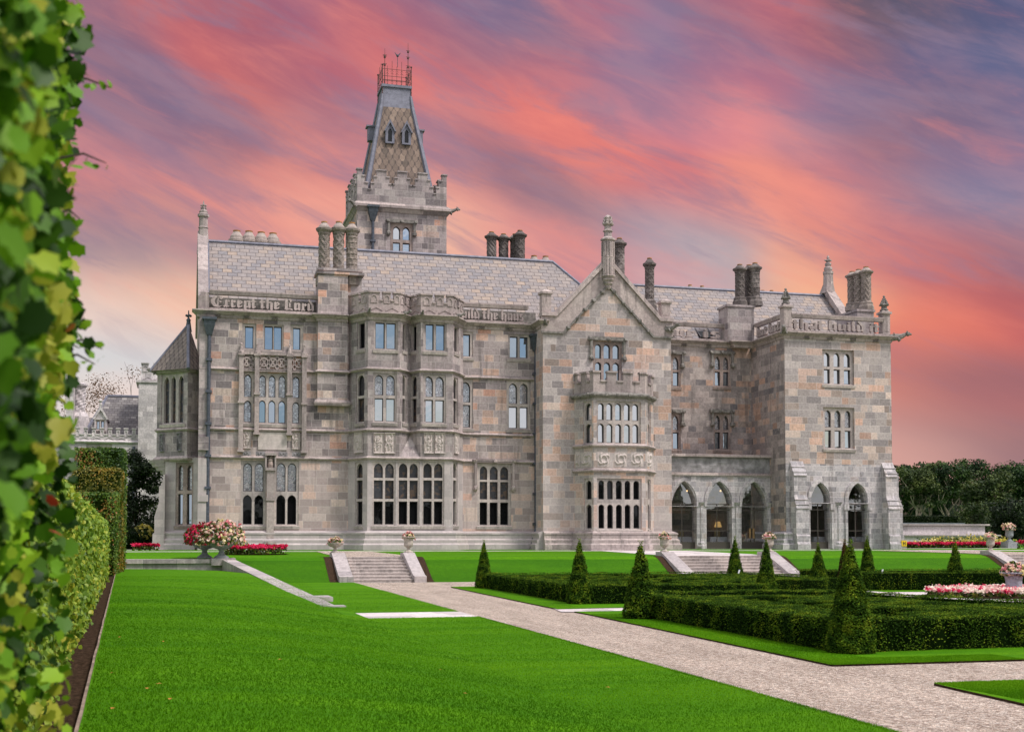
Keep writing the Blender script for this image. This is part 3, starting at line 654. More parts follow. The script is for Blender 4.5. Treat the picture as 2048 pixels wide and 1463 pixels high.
# --- blackletter strokes for the pierced parapets
def _st(x, y0=0.0, y1=0.70, w=0.19): return [(x, y0 + .10), (x + w * .55, y0), (x + w, y0 + .08), (x + w, y1 - .10), (x + w * .45, y1), (x, y1 - .08)]
def _lk(x0, y0, x1, y1, h=0.11): return [(x0, y0), (x1, y1), (x1, y1 + h), (x0, y0 + h)]
_top, _bot = _lk(.10, .50, .34, .58), _lk(.12, .04, .34, .12)
GL = {
 'i': ([_st(0), [(.02, .80), (.10, .72), (.18, .80), (.10, .88)]], .30), 'l': ([_st(0, 0, 1.02), _lk(.08, .02, .26, .12)], .32),
 'u': ([_st(0), _st(.31), _bot], .60), 'n': ([_st(0), _st(.31), _top], .60), 'h': ([_st(0, 0, 1.02), _st(.31, -.10, .66), _top], .60), 'b': ([_st(0, 0, 1.02), _st(.31), _top, _bot], .60),
 'd': ([_st(0), [(.31, .08), (.42, 0), (.48, .10), (.48, .52), (.16, 1.02), (.03, .95), (.31, .50)], _bot], .60),
 'e': ([_st(0), [(.12, .54), (.27, .67), (.44, .50), (.15, .26), (.15, .36), (.28, .48), (.24, .54)], _lk(.10, 0.0, .38, .14)], .50),
 't': ([_st(0, 0, .88), _lk(-.10, .54, .32, .56), _lk(.08, .02, .28, .12)], .40),
 's': ([_st(0, .32, .68), _st(.20, .02, .40), _lk(.10, .58, .36, .54), _lk(0, .06, .26, .02)], .46), 'r': ([_st(0), [(.14, .52), (.28, .40), (.40, .54), (.27, .68)], _lk(-.04, .0, .26, .02)], .44),
 'o': ([_st(0), _st(.29), _top, _bot], .58), 'p': ([_st(0, -.24, .68), _st(.31), _top, _bot], .60), 'c': ([_st(0), [(.14, .54), (.27, .42), (.38, .55), (.27, .68)], _lk(.10, 0, .34, .10)], .46),
 'x': ([_st(.10), [(.24, .54), (.36, .44), (.46, .56), (.34, .68)], [(-.06, .10), (.06, 0), (.16, .12), (.06, .22)], _lk(.16, .02, .40, .08)], .52),
 'a': ([_st(.30), [(.0, .10), (.12, 0), (.31, .10), (.31, .34), (.12, .40), (.0, .28)], _lk(.02, .52, .36, .60)], .58),
 'E': ([[(.0, .30), (.20, .04), (.55, -.02), (.84, .14), (.58, .12), (.36, .22), (.25, .42), (.27, .64), (.44, .84), (.74, .90), (.46, 1.03), (.15, .90), (-.02, .62)], [(.40, .18), (.54, .14), (.56, .80), (.46, .84)], [(.52, .48), (.66, .56), (.80, .46), (.68, .40)], [(.54, .80), (.70, .92), (.88, .78), (.72, .64)]], .92),
 'L': ([_st(.06, .06, 1.04, .20), [(.0, .12), (.16, 0), (.40, .08), (.66, .0), (.60, .16), (.30, .20), (.10, .20)], [(.28, .90), (.44, 1.02), (.60, .88), (.46, .66), (.42, .84)], _st(.36, .22, .68, .12)], .74),
}
def lettering(w, text, s0, s1, z0, h, parent, mat='stone_trim', o0=-0.22, o1=-0.02):
    adv = [GL[c][1] if c in GL else .26 for c in text]; k = (s1 - s0) / sum(adv); x = s0; i = 0
    for c, a in zip(text, adv):
        if c not in GL: x += a * k; continue
        bm = NB()
        for st in GL[c][0]:
            w.plate(bm, [[(x + u * k, z0 + v * h) for u, v in st]], o1 + 0.004 * (i % 5), o0 - 0.003 * (i % 5)); i += 1
        x += a * k; obj('letter', bm, mat, parent)

def parapet(w, s0, s1, text, t0, t1, ends=True):
    """pierced parapet: plinth course, letters, rail"""
    bm = NB()
    w.bar(bm, s0, s1, ZC1, ZC1 + 0.12, -0.3, -0.02)
    hexa(bm, [w.p(s0, ZR0, .0), w.p(s1, ZR0, .0), w.p(s1, ZR0, -.32), w.p(s0, ZR0, -.32), w.p(s0, ZR1 - .08, .06), w.p(s1, ZR1 - .08, .06), w.p(s1, ZR1 - .08, -.38), w.p(s0, ZR1 - .08, -.38)]); w.bar(bm, s0, s1, ZR1 - .077, ZR1, -.30, .0)
    o = obj('parapet', bm, 'stone_trim', manor)
    lettering(w, text, t0, t1, ZC1 + 0.17, (ZR0 - ZC1 - 0.17) * 0.93, o)
    return o

CORN = [(-0.1, ZC0 - 0.05), (0.06, ZC0), (0.10, ZC0 + 0.16), (0.18, ZC0 + 0.21), (0.32, ZC0 + 0.34), (0.38, ZC0 + 0.37), (0.38, ZC0 + 0.44), (0.02, ZC1), (-0.1, ZC1)]
PLN = [(-0.05, -0.3), (0.52, -0.3), (0.52, 0.32), (0.40, 0.42), (0.40, 0.62), (0.28, 0.72), (0.28, 0.96), (0.32, 0.98), (0.32, 1.08), (0.06, 1.20), (-0.05, 1.20)]
def course(path, z, mat='stone_trim', o=0.16, h=0.16, name='string_course'):
    bm = NB(); sweep(bm, path, mould(o, 0, h), z); return obj(name, bm, mat, manor)
def carved(w, s0, s1, z0, z1, kind_, parent=None, mat='carved_pale', depth=0.09, o=0.01):
    """relief panel with foliage scrolls around a shield"""
    bm = NB(); nx, nz = 18, max(10, int(18 * (z1 - z0) / (s1 - s0))); nz = min(nz, 44); g = []
    sd_ = random.uniform(0, 50)
    for i in range(nx + 1):
        col = []
        for j in range(nz + 1):
            u, v = i / nx * 2 - 1, j / nz * 2 - 1
            sh = 1.0 if (abs(u) < 0.42 and -0.55 < v < 0.45 and abs(u) < 0.42 * min(1, (v + 0.62) / 0.5)) else 0.0
            rr = math.hypot(u, v); a = math.atan2(v, u)
            if kind_ == 'shield':
                h = 0.75 * sh + (1 - sh) * max(0, math.sin(9 * rr + 3 * math.cos(2 * a) + 2 * math.sin(5 * u * abs(v)))) * (0.9 if rr < 1.25 else 0.3)
                if abs(noise.noise(Vector((u * 3 + sd_, v * 3, 0)))) < 0.12: h *= 0.3
            elif kind_ == 'mono':
                ring = max(0, 1 - abs(rr - 0.5) * 6); sw = max(0, math.sin(4 * a + 6 * rr)) * (0.35 < rr < 0.95); h = max(ring, sw * 0.9)
            elif kind_ == 'scroll':
                c_ = 0.5 * math.sin(u * 9.0); h = max(0, 1 - abs(v - c_) * 3.2) * (0.55 + 0.45 * math.sin(u * 70))
            else:
                h = max(0, math.sin(u * 12) * math.sin(v * 9 + u * 4)) + 0.3 * noise.noise(Vector((u * 6 + sd_, v * 6, 2)))
            ed = min(1 - abs(u), 1 - abs(v)); h = 1.0 if ed < 0.09 and kind_ == 'shield' else (0 if ed < 0.06 else h)
            col.append(bm.verts.new(w.p(s0 + (s1 - s0) * i / nx, z0 + (z1 - z0) * j / nz, o + depth * h)))
        g.append(col)
    for i in range(nx):
        for j in range(nz): bm.faces.new((g[i][j], g[i + 1][j], g[i + 1][j + 1], g[i][j + 1]))
    rim = [g[i][0] for i in range(nx + 1)] + [g[nx][j] for j in range(1, nz + 1)] + [g[i][nz] for i in range(nx - 1, -1, -1)] + [g[0][j] for j in range(nz - 1, 0, -1)]
    back = [bm.verts.new(v.co - Vector((w.n.x, w.n.y, 0)) * (depth + 0.12)) for v in rim]
    for i in range(len(rim)):
        j = (i + 1) % len(rim); bm.faces.new((rim[j], rim[i], back[i], back[j]))
    return obj('carved_panel', bm, mat, parent or manor)
def gargoyle(p, d, s=1.0):
    """crouching beast leaning out along d"""
    d = Vector(d).normalized(); p = Vector(p); side = Vector((-d.y, d.x, 0)); bm = NB()
    tube(bm, [p - d * 0.3 * s, p + d * 0.15 * s + UP * 0.04, p + d * 0.5 * s + UP * 0.10 * s, p + d * 0.78 * s + UP * 0.24 * s], [0.26 * s, 0.25 * s, 0.18 * s, 0.13 * s], 7)
    h = p + d * 0.92 * s + UP * 0.27 * s; blob(bm, h, 0.19 * s, 1, 0.5); tube(bm, [h, h + d * 0.26 * s - UP * 0.05 * s], [0.12 * s, 0.06 * s], 6)
    for e in (-1, 1):
        tube(bm, [h + side * 0.1 * e * s, h + side * 0.17 * e * s + UP * 0.22 * s - d * 0.08 * s], [0.06 * s, 0.015 * s], 5)
        tube(bm, [p + side * 0.18 * e * s + d * 0.2 * s, p + side * 0.26 * e * s + d * 0.38 * s - UP * 0.22 * s], [0.10 * s, 0.06 * s], 5)
        tube(bm, [p + side * 0.1 * e * s + UP * 0.15 * s, p + side * 0.3 * e * s + UP * 0.34 * s - d * 0.1 * s], [0.09 * s, 0.02 * s], 4)
    return obj('gargoyle', bm, 'carved_dark', manor)
def pinnacle(x, y, z, h, r=0.22, mat='carved_dark', name='pinnacle'):
    """crocketed finial: moulded neck, spirelet, leafy knobs"""
    bm = NB()
    lathe(bm, (x, y, z), [(r * 1.25, 0), (r * 1.3, h * .06), (r * .9, h * .12), (r * .8, h * .30), (r * 1.5, h * .36), (r * 1.5, h * .42), (r * .75, h * .48), (r * .45, h * .80), (r * .2, h * .98)], 8)
    for k in range(4):
        zz = z + h * (0.44 + 0.13 * k); q = r * (1.15 - 0.22 * k)
        for a in range(4): blob(bm, (x + q * math.cos(a * math.pi / 2 + .4), y + q * math.sin(a * math.pi / 2 + .4), zz), r * (0.46 - 0.07 * k), 1, 0.4)
    blob(bm, (x, y, z + h), r * 0.42, 1, 0.4)
    return obj(name, bm, mat, manor)
def pier(x, y, z0, z1, a=0.62, pin=0.0):
    bm = NB(); h = a / 2
    box(bm, x - h, x + h, y - h, y + h, z0, z1 - 0.2); box(bm, x - h + .07, x + h - .07, y - h - 0.02, y - h + 0.1, z0 + 0.3, z1 - 0.5)
    box(bm, x - h - .10, x + h + .10, y - h - .10, y + h + .10, z1 - 0.197, z1 - 0.05)
    hexa(bm, [(x - h - .04, y - h - .04, z1 - .047), (x + h + .04, y - h - .04, z1 - .047), (x + h + .04, y + h + .04, z1 - .047), (x - h - .04, y + h + .04, z1 - .047),
              (x - .15, y - .15, z1 + .12), (x + .15, y - .15, z1 + .12), (x + .15, y + .15, z1 + .12), (x - .15, y + .15, z1 + .12)])
    o = obj('pier', bm, 'stone_trim', manor)
    if pin:
        p = pinnacle(x, y, z1 + 0.08, pin, 0.24); p.parent = o
    return o
def shaft(x, y, z0, z1, parent, pat, r=0.40, mat='chimney_stone'):
    """patterned round chimney with moulded foot and cap, and a domed pot"""
    bm = NB(); h = z1 - z0
    lathe(bm, (x, y, z0), [(r * 1.55, 0), (r * 1.55, h * .10), (r * 1.32, h * .15), (r * 1.36, h * .19), (r * 1.05, h * .22)], 8, rot=math.pi / 8)
    def md(a, z):
        u, v = a / (2 * math.pi) * 4, z / (r * 1.55)
        if pat == 0: q = abs(((v * 1.3 + 2 * abs((u % 1) - .5)) % 1) - .5) > .28
        elif pat == 1: q = abs(((u + v) % 1) - .5) > .34 or abs(((u - v) % 1) - .5) > .34
        elif pat == 2: q = abs(((2 * u + (math.floor(v * 1.6) % 2) * .5) % 1) - .5) > .36 or abs((v * 1.6 % 1) - .5) > .38
        else: q = abs(((u + v * .8) % .5) - .25) > .13
        return 1.10 if q else 0.97
    zs = [h * .2 + (h * .62) * k / 40 for k in range(41)]
    lathe(bm, (x, y, z0), [(r * .93, z) for z in zs], 32, md)
    lathe(bm, (x, y, z0), [(r * 1.05, h * .815), (r * 1.12, h * .835), (r * 1.10, h * .85), (r * 1.48, h * .885), (r * 1.52, h * .915), (r * 1.2, h * .935)], 12)
    s = obj('chimney_shaft', bm, mat, parent)
    bm = NB(); lathe(bm, (x, y, z0), [(r * 1.05, h * .93), (r * 1.0, h * .95), (r * .72, h * .985), (r * .5, h), (r * .5, h * 1.012)], 12)
    obj('chimney_pot', bm, 'chimney_pot' if mat != 'dark_chimney_stone' else mat, parent)
    bm = NB(); lathe(bm, (x, y, z0), [(r * .55, h * 1.012), (r * .55, h * 1.03), (r * .40, h * 1.032)], 10); obj('pot_rim', bm, 'terracotta', parent)
    return s
def hopper_pipe(w, px, py0, py1, kink=None, hopper=True):
    bm = NB(); a, z1 = w.uv(px, py0); z0 = w.uv(px, py1)[1]
    pts = [w.p(a, z1, 0.22), w.p(a, z0, 0.22)]
    if kink: pts = [w.p(a, z1, 0.22), w.p(a, z0 + 1.3, 0.22), w.p(a - 0.05, z0 + 1.1, 0.3), w.p(a - kink, z0 + 0.15, 0.75), w.p(a - kink - 0.05, z0, 0.8)]
    tube(bm, pts, 0.115, 8)
    n = int((z1 - z0) / 2.0)
    for k in range(1, n + 1):
        q = z1 - 2.0 * k + 0.3
        if q > z0 + 1.4: w.bar(bm, a - 0.19, a + 0.19, q, q + 0.16, -0.02, 0.36)
    o = obj('drainpipe', bm, 'iron_pipe', manor)
    if hopper:
        bm = NB(); v = []
        for z, hw, out in ((z1 - 0.1, .16, .34), (z1 + 0.55, .34, .52), (z1 + 0.85, .36, .56), (z1 + 0.853, .44, .64), (z1 + 1.0, .44, .64)):
            v.append([bm.verts.new(w.p(a + i * hw, z, d)) for i, d in ((-1, out), (1, out), (1, 0.0), (-1, 0.0))])
        for A, B in zip(v, v[1:]):
            for i in range(4): bm.faces.new((A[i], A[(i + 1) % 4], B[(i + 1) % 4], B[i]))
        bm.faces.new(list(reversed(v[0]))); bm.faces.new(v[-1]); obj('rain_hopper', bm, 'verdigris_iron', o)
    return o
def shaft_pin(w, a, z0, z1, r=0.14, parent=None, cap=True):
    """slender engaged shaft with a pinnacle cap"""
    bm = NB(); w.bar(bm, a - r, a + r, z0, z1, -0.05, 0.30)
    for z in (z0, (z0 + z1) / 2, z1 - 0.05): w.bar(bm, a - r - .06, a + r + .06, z, z + .14, -0.05, 0.37)
    if cap:
        c = w.p(a, z1 + 0.092, 0.14); lathe(bm, c, [(r * 1.5, 0), (r * 1.5, .12), (r, .16), (r * .3, .55)], 8); blob(bm, c + UP * .60, r * .55, 1, .3)
    return obj('buttress_shaft', bm, 'stone_trim', parent or manor)

# ---- main range
WM = Wall((XL, YM), (XG + 0.2, YM))
window(WM, [(490, 507)], [(652, 696, 'f', 'blue_glass')]); window(WM, [(529, 546), (547.5, 564)], [(652, 699, 'f', 'blue_glass')], fr=0.1); window(WM, [(586, 601)], [(655, 699, 'f', 'blue_glass')])
ga, gb = 'leaded_glass', 'blue_glass'
window(WM, [(488, 503)], [(748, 793, 't', ga), (800, 843, 't', ga)], fr=0.12)
window(WM, [(518, 531.5), (537, 551), (557, 571)], [(750, 794, 't', ga), (800, 845, 't', gb)], fr=0.12)
window(WM, [(585, 599)], [(752, 795, 't', ga), (803, 846, 't', ga)], fr=0.12)
window(WM, [(486, 504), (509, 527)], [(925, 982, 't', ga), (989, 1048, 't', 'dim_glass')], fr=0.14)
window(WM, [(553, 571), (575, 593)], [(925, 982, 't', ga), (989, 1048, 't', 'dim_glass')], fr=0.14)
window(WM, [(922, 941)], [(668, 712, 'f', gb)]); window(WM, [(1020, 1036), (1040, 1056)], [(673, 715, 'f', gb)], fr=0.14)
window(WM, [(922, 941)], [(763, 804, 't', ga), (809, 854, 'f', ga)]); window(WM, [(1018, 1035), (1040, 1056)], [(766, 807, 't', ga), (813, 856, 'f', 'glass')], fr=0.17, hood=False)
window(WM, [(960, 975), (980, 996), (1001, 1017)], [(932, 959, 't', 'dark_leaded_glass'), (963, 998, 'f', 'dark_leaded_glass'), (1004, 1049, 'f', 'dim_glass')], hood=1.6)
WM.build(-0.3, ZC0 + 0.1, 'mixed_ashlar', manor, name='front_wall')
xb = [XY(697, YM), XY(735, YB), XY(905, YB), XY(926, YM)]
BR0, BR1 = XY(634, 79.6), XY(694, 79.6)                    # chimney breast
mainpath = [(XL, YM), (BR0, YM)]; afterbay = [(xb[3], YM), (XG, YM)]
# carved middle window frame
def fz(py): return WM.Z(545, py)
for px in (482, 513.5, 578.5, 608): shaft_pin(WM, WM.S(px, 770), fz(905 if px in (482, 608) else 870), fz(712))
bm = NB(); a0, a1 = WM.S(484, 725), WM.S(606, 725)
WM.bar(bm, a0, a1, fz(711), fz(706), -.05, .2); WM.bar(bm, a0, a1, fz(744), fz(739), -.05, .16)
k = 0
for i in range(7):      # quatrefoil lattice
    x0 = a0 + (a1 - a0) * i / 7; x1 = a0 + (a1 - a0) * (i + 1) / 7; za, zb = fz(739), fz(711); t = .09
    for (p, q) in (((x0, za), (x1, zb)), ((x0, zb), (x1, za))):
        d = Vector((q[0] - p[0], q[1] - p[1])).normalized(); nn = Vector((-d.y, d.x)) * t / 2
        WM.plate(bm, [[(p[0] - nn.x, p[1] - nn.y), (q[0] - nn.x, q[1] - nn.y), (q[0] + nn.x, q[1] + nn.y), (p[0] + nn.x, p[1] + nn.y)]], .10 + .005 * (k % 4), -.03); k += 1
    xc, zc_ = (x0 + x1) / 2, (za + zb) / 2
    ring = [(xc + .30 * math.cos(j * math.pi / 8), zc_ + .30 * math.sin(j * math.pi / 8)) for j in range(16)]; inn = [(xc + .21 * math.cos(j * math.pi / 8), zc_ + .21 * math.sin(j * math.pi / 8)) for j in range(16)]
    WM.plate(bm, [ring, inn], .125, -.03)
obj('tracery_band', bm, 'stone_trim', manor)
bm = NB(); WM.bar(bm, WM.S(516, 880), WM.S(574, 880), fz(899), fz(864), -.03, .05); WM.bar(bm, WM.S(513, 880), WM.S(577, 880), fz(862), fz(858.5), -.03, .12); obj('tablet', bm, 'carved_pale', manor)
carved(WM, WM.S(486, 880), WM.S(502, 880), fz(897), fz(861), 'shield'); carved(WM, WM.S(584, 880), WM.S(600, 880), fz(897), fz(861), 'shield')
for p0, p1 in ((485, 502), (512, 530), (557, 575), (584, 602)): carved(WM, WM.S(p0, 905), WM.S(p1, 905), fz(912), fz(903), 'scroll', mat='carved_grey')
# niche pier between the lower windows
bm = NB(); s0, s1 = WM.S(533, 980), WM.S(547.5, 980)
WM.bar(bm, s0, s1, -0.2, fz(940), -.05, .305); WM.bar(bm, s0 - .15, s1 + .15, -.25, .55, -.05, .60); WM.bar(bm, s0 - .04, s1 + .04, fz(1001), fz(994), -.05, .36); WM.bar(bm, s0 - .1, s1 + .1, fz(941), fz(935), -.05, .40)
WM.bar(bm, s0 - .12, s1 + .12, fz(911), fz(906), -.05, .42); WM.bar(bm, s0 - .12, s0 - .02, fz(934.8), fz(911.2), -.05, .34); WM.bar(bm, s1 + .02, s1 + .12, fz(934.8), fz(911.2), -.05, .34)
niche = obj('niche', bm, 'stone_trim', manor)
bm = NB(); c = WM.p((s0 + s1) / 2, fz(935), .16); lathe(bm, c, [(.17, 0), (.19, .2), (.15, .38), (.19, .48), (.08, .56)], 8); blob(bm, c + UP * .64, .10, 1); obj('statue', bm, 'brown_stone', niche)
# corner pilaster and chimney breast
bm = NB(); p0, p1 = 0.0, WM.S(416, 900)
WM.bar(bm, p0 - .02, p1, -.25, 5.7, -.05, .30); WM.bar(bm, p0 - .02, p1 - .05, 5.704, ZC0, -.05, .14)
for z in (3.0, 6.2, 6.6): WM.bar(bm, p0 - .025, p1 + .03, z, z + .42, -.05, .36)
obj('corner_pilaster', bm, 'grey_ashlar', manor)
WBR = Wall((BR0, YM - 0.4), (BR1, YM - 0.4)); zbr = WBR.Z(665, 800)
bm = NB(); box(bm, BR0, BR1, YM - 0.4, YM - 0.02, zbr, 17.6)
box(bm, BR0 + .004, BR1 + .95, YM + 0.0, YM + 1.1, ZC0, 17.596); box(bm, BR0 - .12, BR1 + 1.05, YM - .50, YM + 1.2, 17.604, 17.75)
obj('chimney_breast', bm, 'mixed_ashlar', manor)
course([(BR0 - .1, YM), (BR0 - .1, YM - .42), (BR1 + .1, YM - .42), (BR1 + .1, YM)], zbr - .35, o=.10, h=.34)
# cornice, string courses and parapet
bm = NB(); sweep(bm, [(XL - .1, YM + .6), (XL - .1, YM), (BR0, YM), (BR0, YM - .4), (BR1, YM - .4)], CORN); obj('cornice', bm, 'stone_trim', manor)
bm = NB(); sweep(bm, [(xb[3] - .3, YM), (XG, YM)], CORN); obj('cornice', bm, 'stone_trim', manor)
for i in range(4): carved(WM, .9 + i * 1.75, 1.3 + i * 1.75, ZC0 - .02, ZC0 + .34, 'leaf', mat='carved_dark', depth=.28)
for i in range(2): carved(WM, 17.9 + i * 1.9, 18.3 + i * 1.9, ZC0 - .02, ZC0 + .34, 'leaf', mat='carved_dark', depth=.28)
for z in (Z3, Z2, Z1):
    course([(XL, YM), (BR0, YM), (BR0, YM - .41), (BR1, YM - .41), (BR1, YM)] if z == Z3 else [(XL, YM), (xb[0], YM)], z - .08)
    course(afterbay, z - .08)
parapet(WM, .55, BR0 - XL - .003, 'Except the Lord', .68, BR0 - XL - .12)
bm = NB(); WM.bar(bm, 0.02, .547, ZC1 + .003, ZR1 - .2, -.42, -.02); obj('pier', bm, 'stone_trim', manor)
parapet(WM, xb[3] - XL - .25, XG - XL - .45, 'uild the hous', xb[3] - XL - .1, XG - XL - .7)
hopper_pipe(WM, 418.5, 668, 1062); hopper_pipe(WM, 1070, 700, 1096, kink=.45)
# gable end wall on the left flank and its coping
bm = NB(); extrude_poly(bm, [[(YM + .02, -.3), (92, -.3), (92, 15.1), (86, 20.9), (YM + .02, 15.1)]], lambda a, b, d: Vector((XL + d, a, b)), 0.0, .5); obj('gable_wall', bm, 'mixed_ashlar', manor)
bm = NB(); extrude_poly(bm, [[(YM - .05, 15.06), (86, 20.95), (92.2, 15.06), (92.2, 15.5), (86, 21.4), (YM + .3, 15.9), (YM - .05, 15.9)]], lambda a, b, d: Vector((XL + d, a, b)), -.12, .52); obj('gable_coping', bm, 'stone_trim', manor)
bm = NB(); lathe(bm, (XL + .25, 85.9, 19.8), [(.42, 0), (.34, 1.2), (.30, 1.75), (.35, 1.8), (.29, 1.88), (.28, 2.5), (.38, 2.55), (.38, 2.72), (.26, 2.8), (.29, 2.92), (.12, 3.05), (.06, 3.45), (.02, 3.65)], 8)
for z in (3.0, 3.15, 3.32):
    for a in range(4): blob(bm, (XL + .25 + .14 * math.cos(a * 1.57), 85.9 + .14 * math.sin(a * 1.57), 19.8 + z), .08, 1)
obj('finial', bm, 'stone_trim', manor)

# ---- double bay
up = [(xb[0], YM), (xb[1], YB), (XY(799, YB), YB), (XY(820, 79.2), 79.2), (XY(841, YB), YB), (xb[2], YB), (xb[3], YM)]
gp = [(xb[0], YM), (xb[1], YB), (xb[2], YB), (xb[3], YM)]
WU = [Wall(a, b) for a, b in zip(up, up[1:])]; WB = [Wall(a, b) for a, b in zip(gp, gp[1:])]
dg, dl, lg = 'dim_glass', 'dark_leaded_glass', 'leaded_glass'
T_ = (646, 697)
window(WU[0], [(716, 728)], [(646, 696, 'f', dg)], fr=.08); window(WU[1], [(751, 770), (773, 792)], [(645, 697, 'f', 'blue_glass')], fr=.1); window(WU[2], [(806, 812)], [(650, 699, 'f', dg)], fr=.05)
window(WU[3], [(823.5, 832)], [(652, 700, 'f', dg)], fr=.05); window(WU[4], [(849.5, 868), (872, 890)], [(648, 700, 'f', 'blue_glass')], fr=.1); window(WU[5], [(909, 917)], [(655, 703, 'f', dg)], fr=.05)
window(WU[0], [(713.5, 727)], [(749, 791, 't', dl), (796, 843, 'f', dl)], fr=.08); window(WU[1], [(749.5, 767), (772.5, 790)], [(749, 790, 't', lg), (796, 842, 'f', 'glass')], fr=.1)
window(WU[2], [(806, 812)], [(752, 791, 't', dl), (797, 843, 'f', dl)], fr=.05); window(WU[3], [(822, 832)], [(752, 792, 't', dl), (797, 844, 'f', dl)], fr=.05)
window(WU[4], [(848.5, 866.5), (871, 888.5)], [(752, 793, 't', lg), (799, 844, 'f', 'glass')], fr=.1); window(WU[5], [(907.5, 915.5)], [(756, 797, 't', dl), (801, 846, 'f', dl)], fr=.05)
r3 = [(926, 955, 't', dl), (960, 997, 'f', dl), (1002, 1048, 'f', dg)]
window(WB[0], [(711.5, 723.5)], r3, fr=.08)
window(WB[1], [(748, 766), (770.5, 788)], r3, fr=.1); window(WB[1], [(798, 815), (819.5, 836)], r3, fr=.1); window(WB[1], [(847, 864), (868.5, 885.5)], r3, fr=.1)
window(WB[2], [(907, 914.5)], r3, fr=.05)
bm = NB()
for w in WB: w.cut(bm, -.3, Z1, .4)
for w in WU: w.cut(bm, Z1 + .003, ZC0 + .1, .4)
q = [bm.verts.new((*up[2], Z1 + .01)), bm.verts.new((*up[4], Z1 + .01)), bm.verts.new((up[3][0], up[3][1] + .1, Z1 + .01)), bm.verts.new((up[3][0], up[3][1] - .02, Z2 - .15))]
for f in ((0, 1, 3), (1, 2, 3), (2, 0, 3), (0, 2, 1)): bm.faces.new([q[i] for i in f])
obj('bay_wall', bm, 'grey_ashlar', manor)
course(gp, Z1 - .08); course(up, Z2 - .08); course(up, Z3 + .02)
bm = NB(); sweep(bm, up, CORN); obj('cornice', bm, 'stone_trim', manor)
bm = NB(); poly(bm, [(x, y, 15.25) for x, y in up]); obj('bay_roof', bm, 'lead', manor)
def crenel(walls, z0, zl, zh, duty, mat='stone_trim', tre=True, cop=.10, thick=.28, name='battlement'):
    bm = NB(); cps = []
    for w, ms in zip(walls, duty):
        pts = [(0, z0), (w.L, z0)]; top = []; x = 0.0
        for a, b in ms:
            a, b = a * w.L, b * w.L
            if a > x + .01: top += [(x, zl), (a, zl)]; cps.append((w, x, a, zl))
            top += [(a, zh), (b, zh)]; cps.append((w, a, b, zh)); x = b
        if x < w.L - .01: top += [(x, zl), (w.L, zl)]; cps.append((w, x, w.L, zl))
        holes = []
        w.plate(bm, [pts + list(reversed(top))], 0.0, -thick)
        if tre:
            for a, b in ms:
                a, b = a * w.L, b * w.L; n = max(1, int((b - a) / .75))
                for i in range(n):
                    c = a + (b - a) * (i + .5) / n; ww = min(.16, (b - a) / n * .3)
                    w.plate(bm, [arch(c - ww - .05, c + ww + .05, zl - .12, zh - .10, 't'), arch(c - ww, c + ww, zl - .06, zh - .17, 't')], .045, -.02)
            n = max(1, int(w.L / .9))
            for i in range(n):
                c = w.L * (i + .5) / n; ww = w.L / n * .4
                w.plate(bm, [[(c - ww, z0 + .08), (c, z0 + .28), (c + ww, z0 + .08), (c + ww, z0 + .16), (c, z0 + .38), (c - ww, z0 + .16)]], .04, -.02)
    for i, (w, a, b, z) in enumerate(cps):
        e = .0 if z == zl else .04
        w.bar(bm, a - e + .002, b + e - .002, z + .002, z + cop, -thick - .06, .08)
    return obj(name, bm, mat, manor)
crenel(WU, ZC1, 15.75, 16.28, [[(0, .5), (.62, 1)], [(0, .36), (.46, .70), (.80, 1)], [(0, .4), (.6, 1)], [(0, .4), (.6, 1)], [(0, .36), (.46, .72), (.82, 1)], [(0, .4), (.6, 1)]])
for i, px in ((1, (747, 767.5)), (1, (769, 790)), (4, (848, 867)), (4, (869, 890)), (0, (710, 725.5)), (5, (908, 916))):
    w = WU[i]; carved(w, w.S(px[0], 885), w.S(px[1], 885), w.Z(px[0], 906), w.Z(px[0], 865), 'shield')
for i in (1, 2, 4, 5): pgt = WU[i].p(0, ZC0 + .45, .38); gargoyle(pgt, (WU[i].n.x, WU[i].n.y, 0), .42)

# ---- plinth along the whole front
bm = NB(); sweep(bm, [(XL, YM)] + gp + [(XG, YM), (XG, YG)], PLN); obj('plinth', bm, 'grey_ashlar', manor)

# ---- gabled block with oriel
WG = Wall((XG, YG), (XH, YG)); WGs = Wall((XG - .004, YM + .02), (XG - .004, YG + .006)); WGr = Wall((XH + .004, YG + .006), (XH + .004, YR + .3))
op = [(XY(1149, YG), YG), (XY(1187, YO), YO), (XY(1291, YO), YO), (XY(1307, YG), YG)]
WO = [Wall(a, b) for a, b in zip(op, op[1:])]
window(WG, [(1191, 1203), (1208, 1221), (1226, 1239)], [(688, 717, 'c', 'blue_glass'), (724, 762, 'c', 'blue_glass')], hood=1.1, mat='brown_stone')
ax, az_ = WG.uv(1215, 516); kl, kr = WG.uv(1114, 640), WG.uv(1317, 645); zk = 15.12
gout = [(0, -.3), (WG.L, -.3), (WG.L, zk), (kr[0], zk), (ax, az_ - .5), (kl[0], zk), (0, zk)]
WG.build(0, 0, 'warm_ashlar', manor, outline=gout, name='gable_front')
for w in (WGs, WGr): bm = NB(); w.cut(bm, -.3, zk, .4); obj('side_wall', bm, 'warm_ashlar', manor)
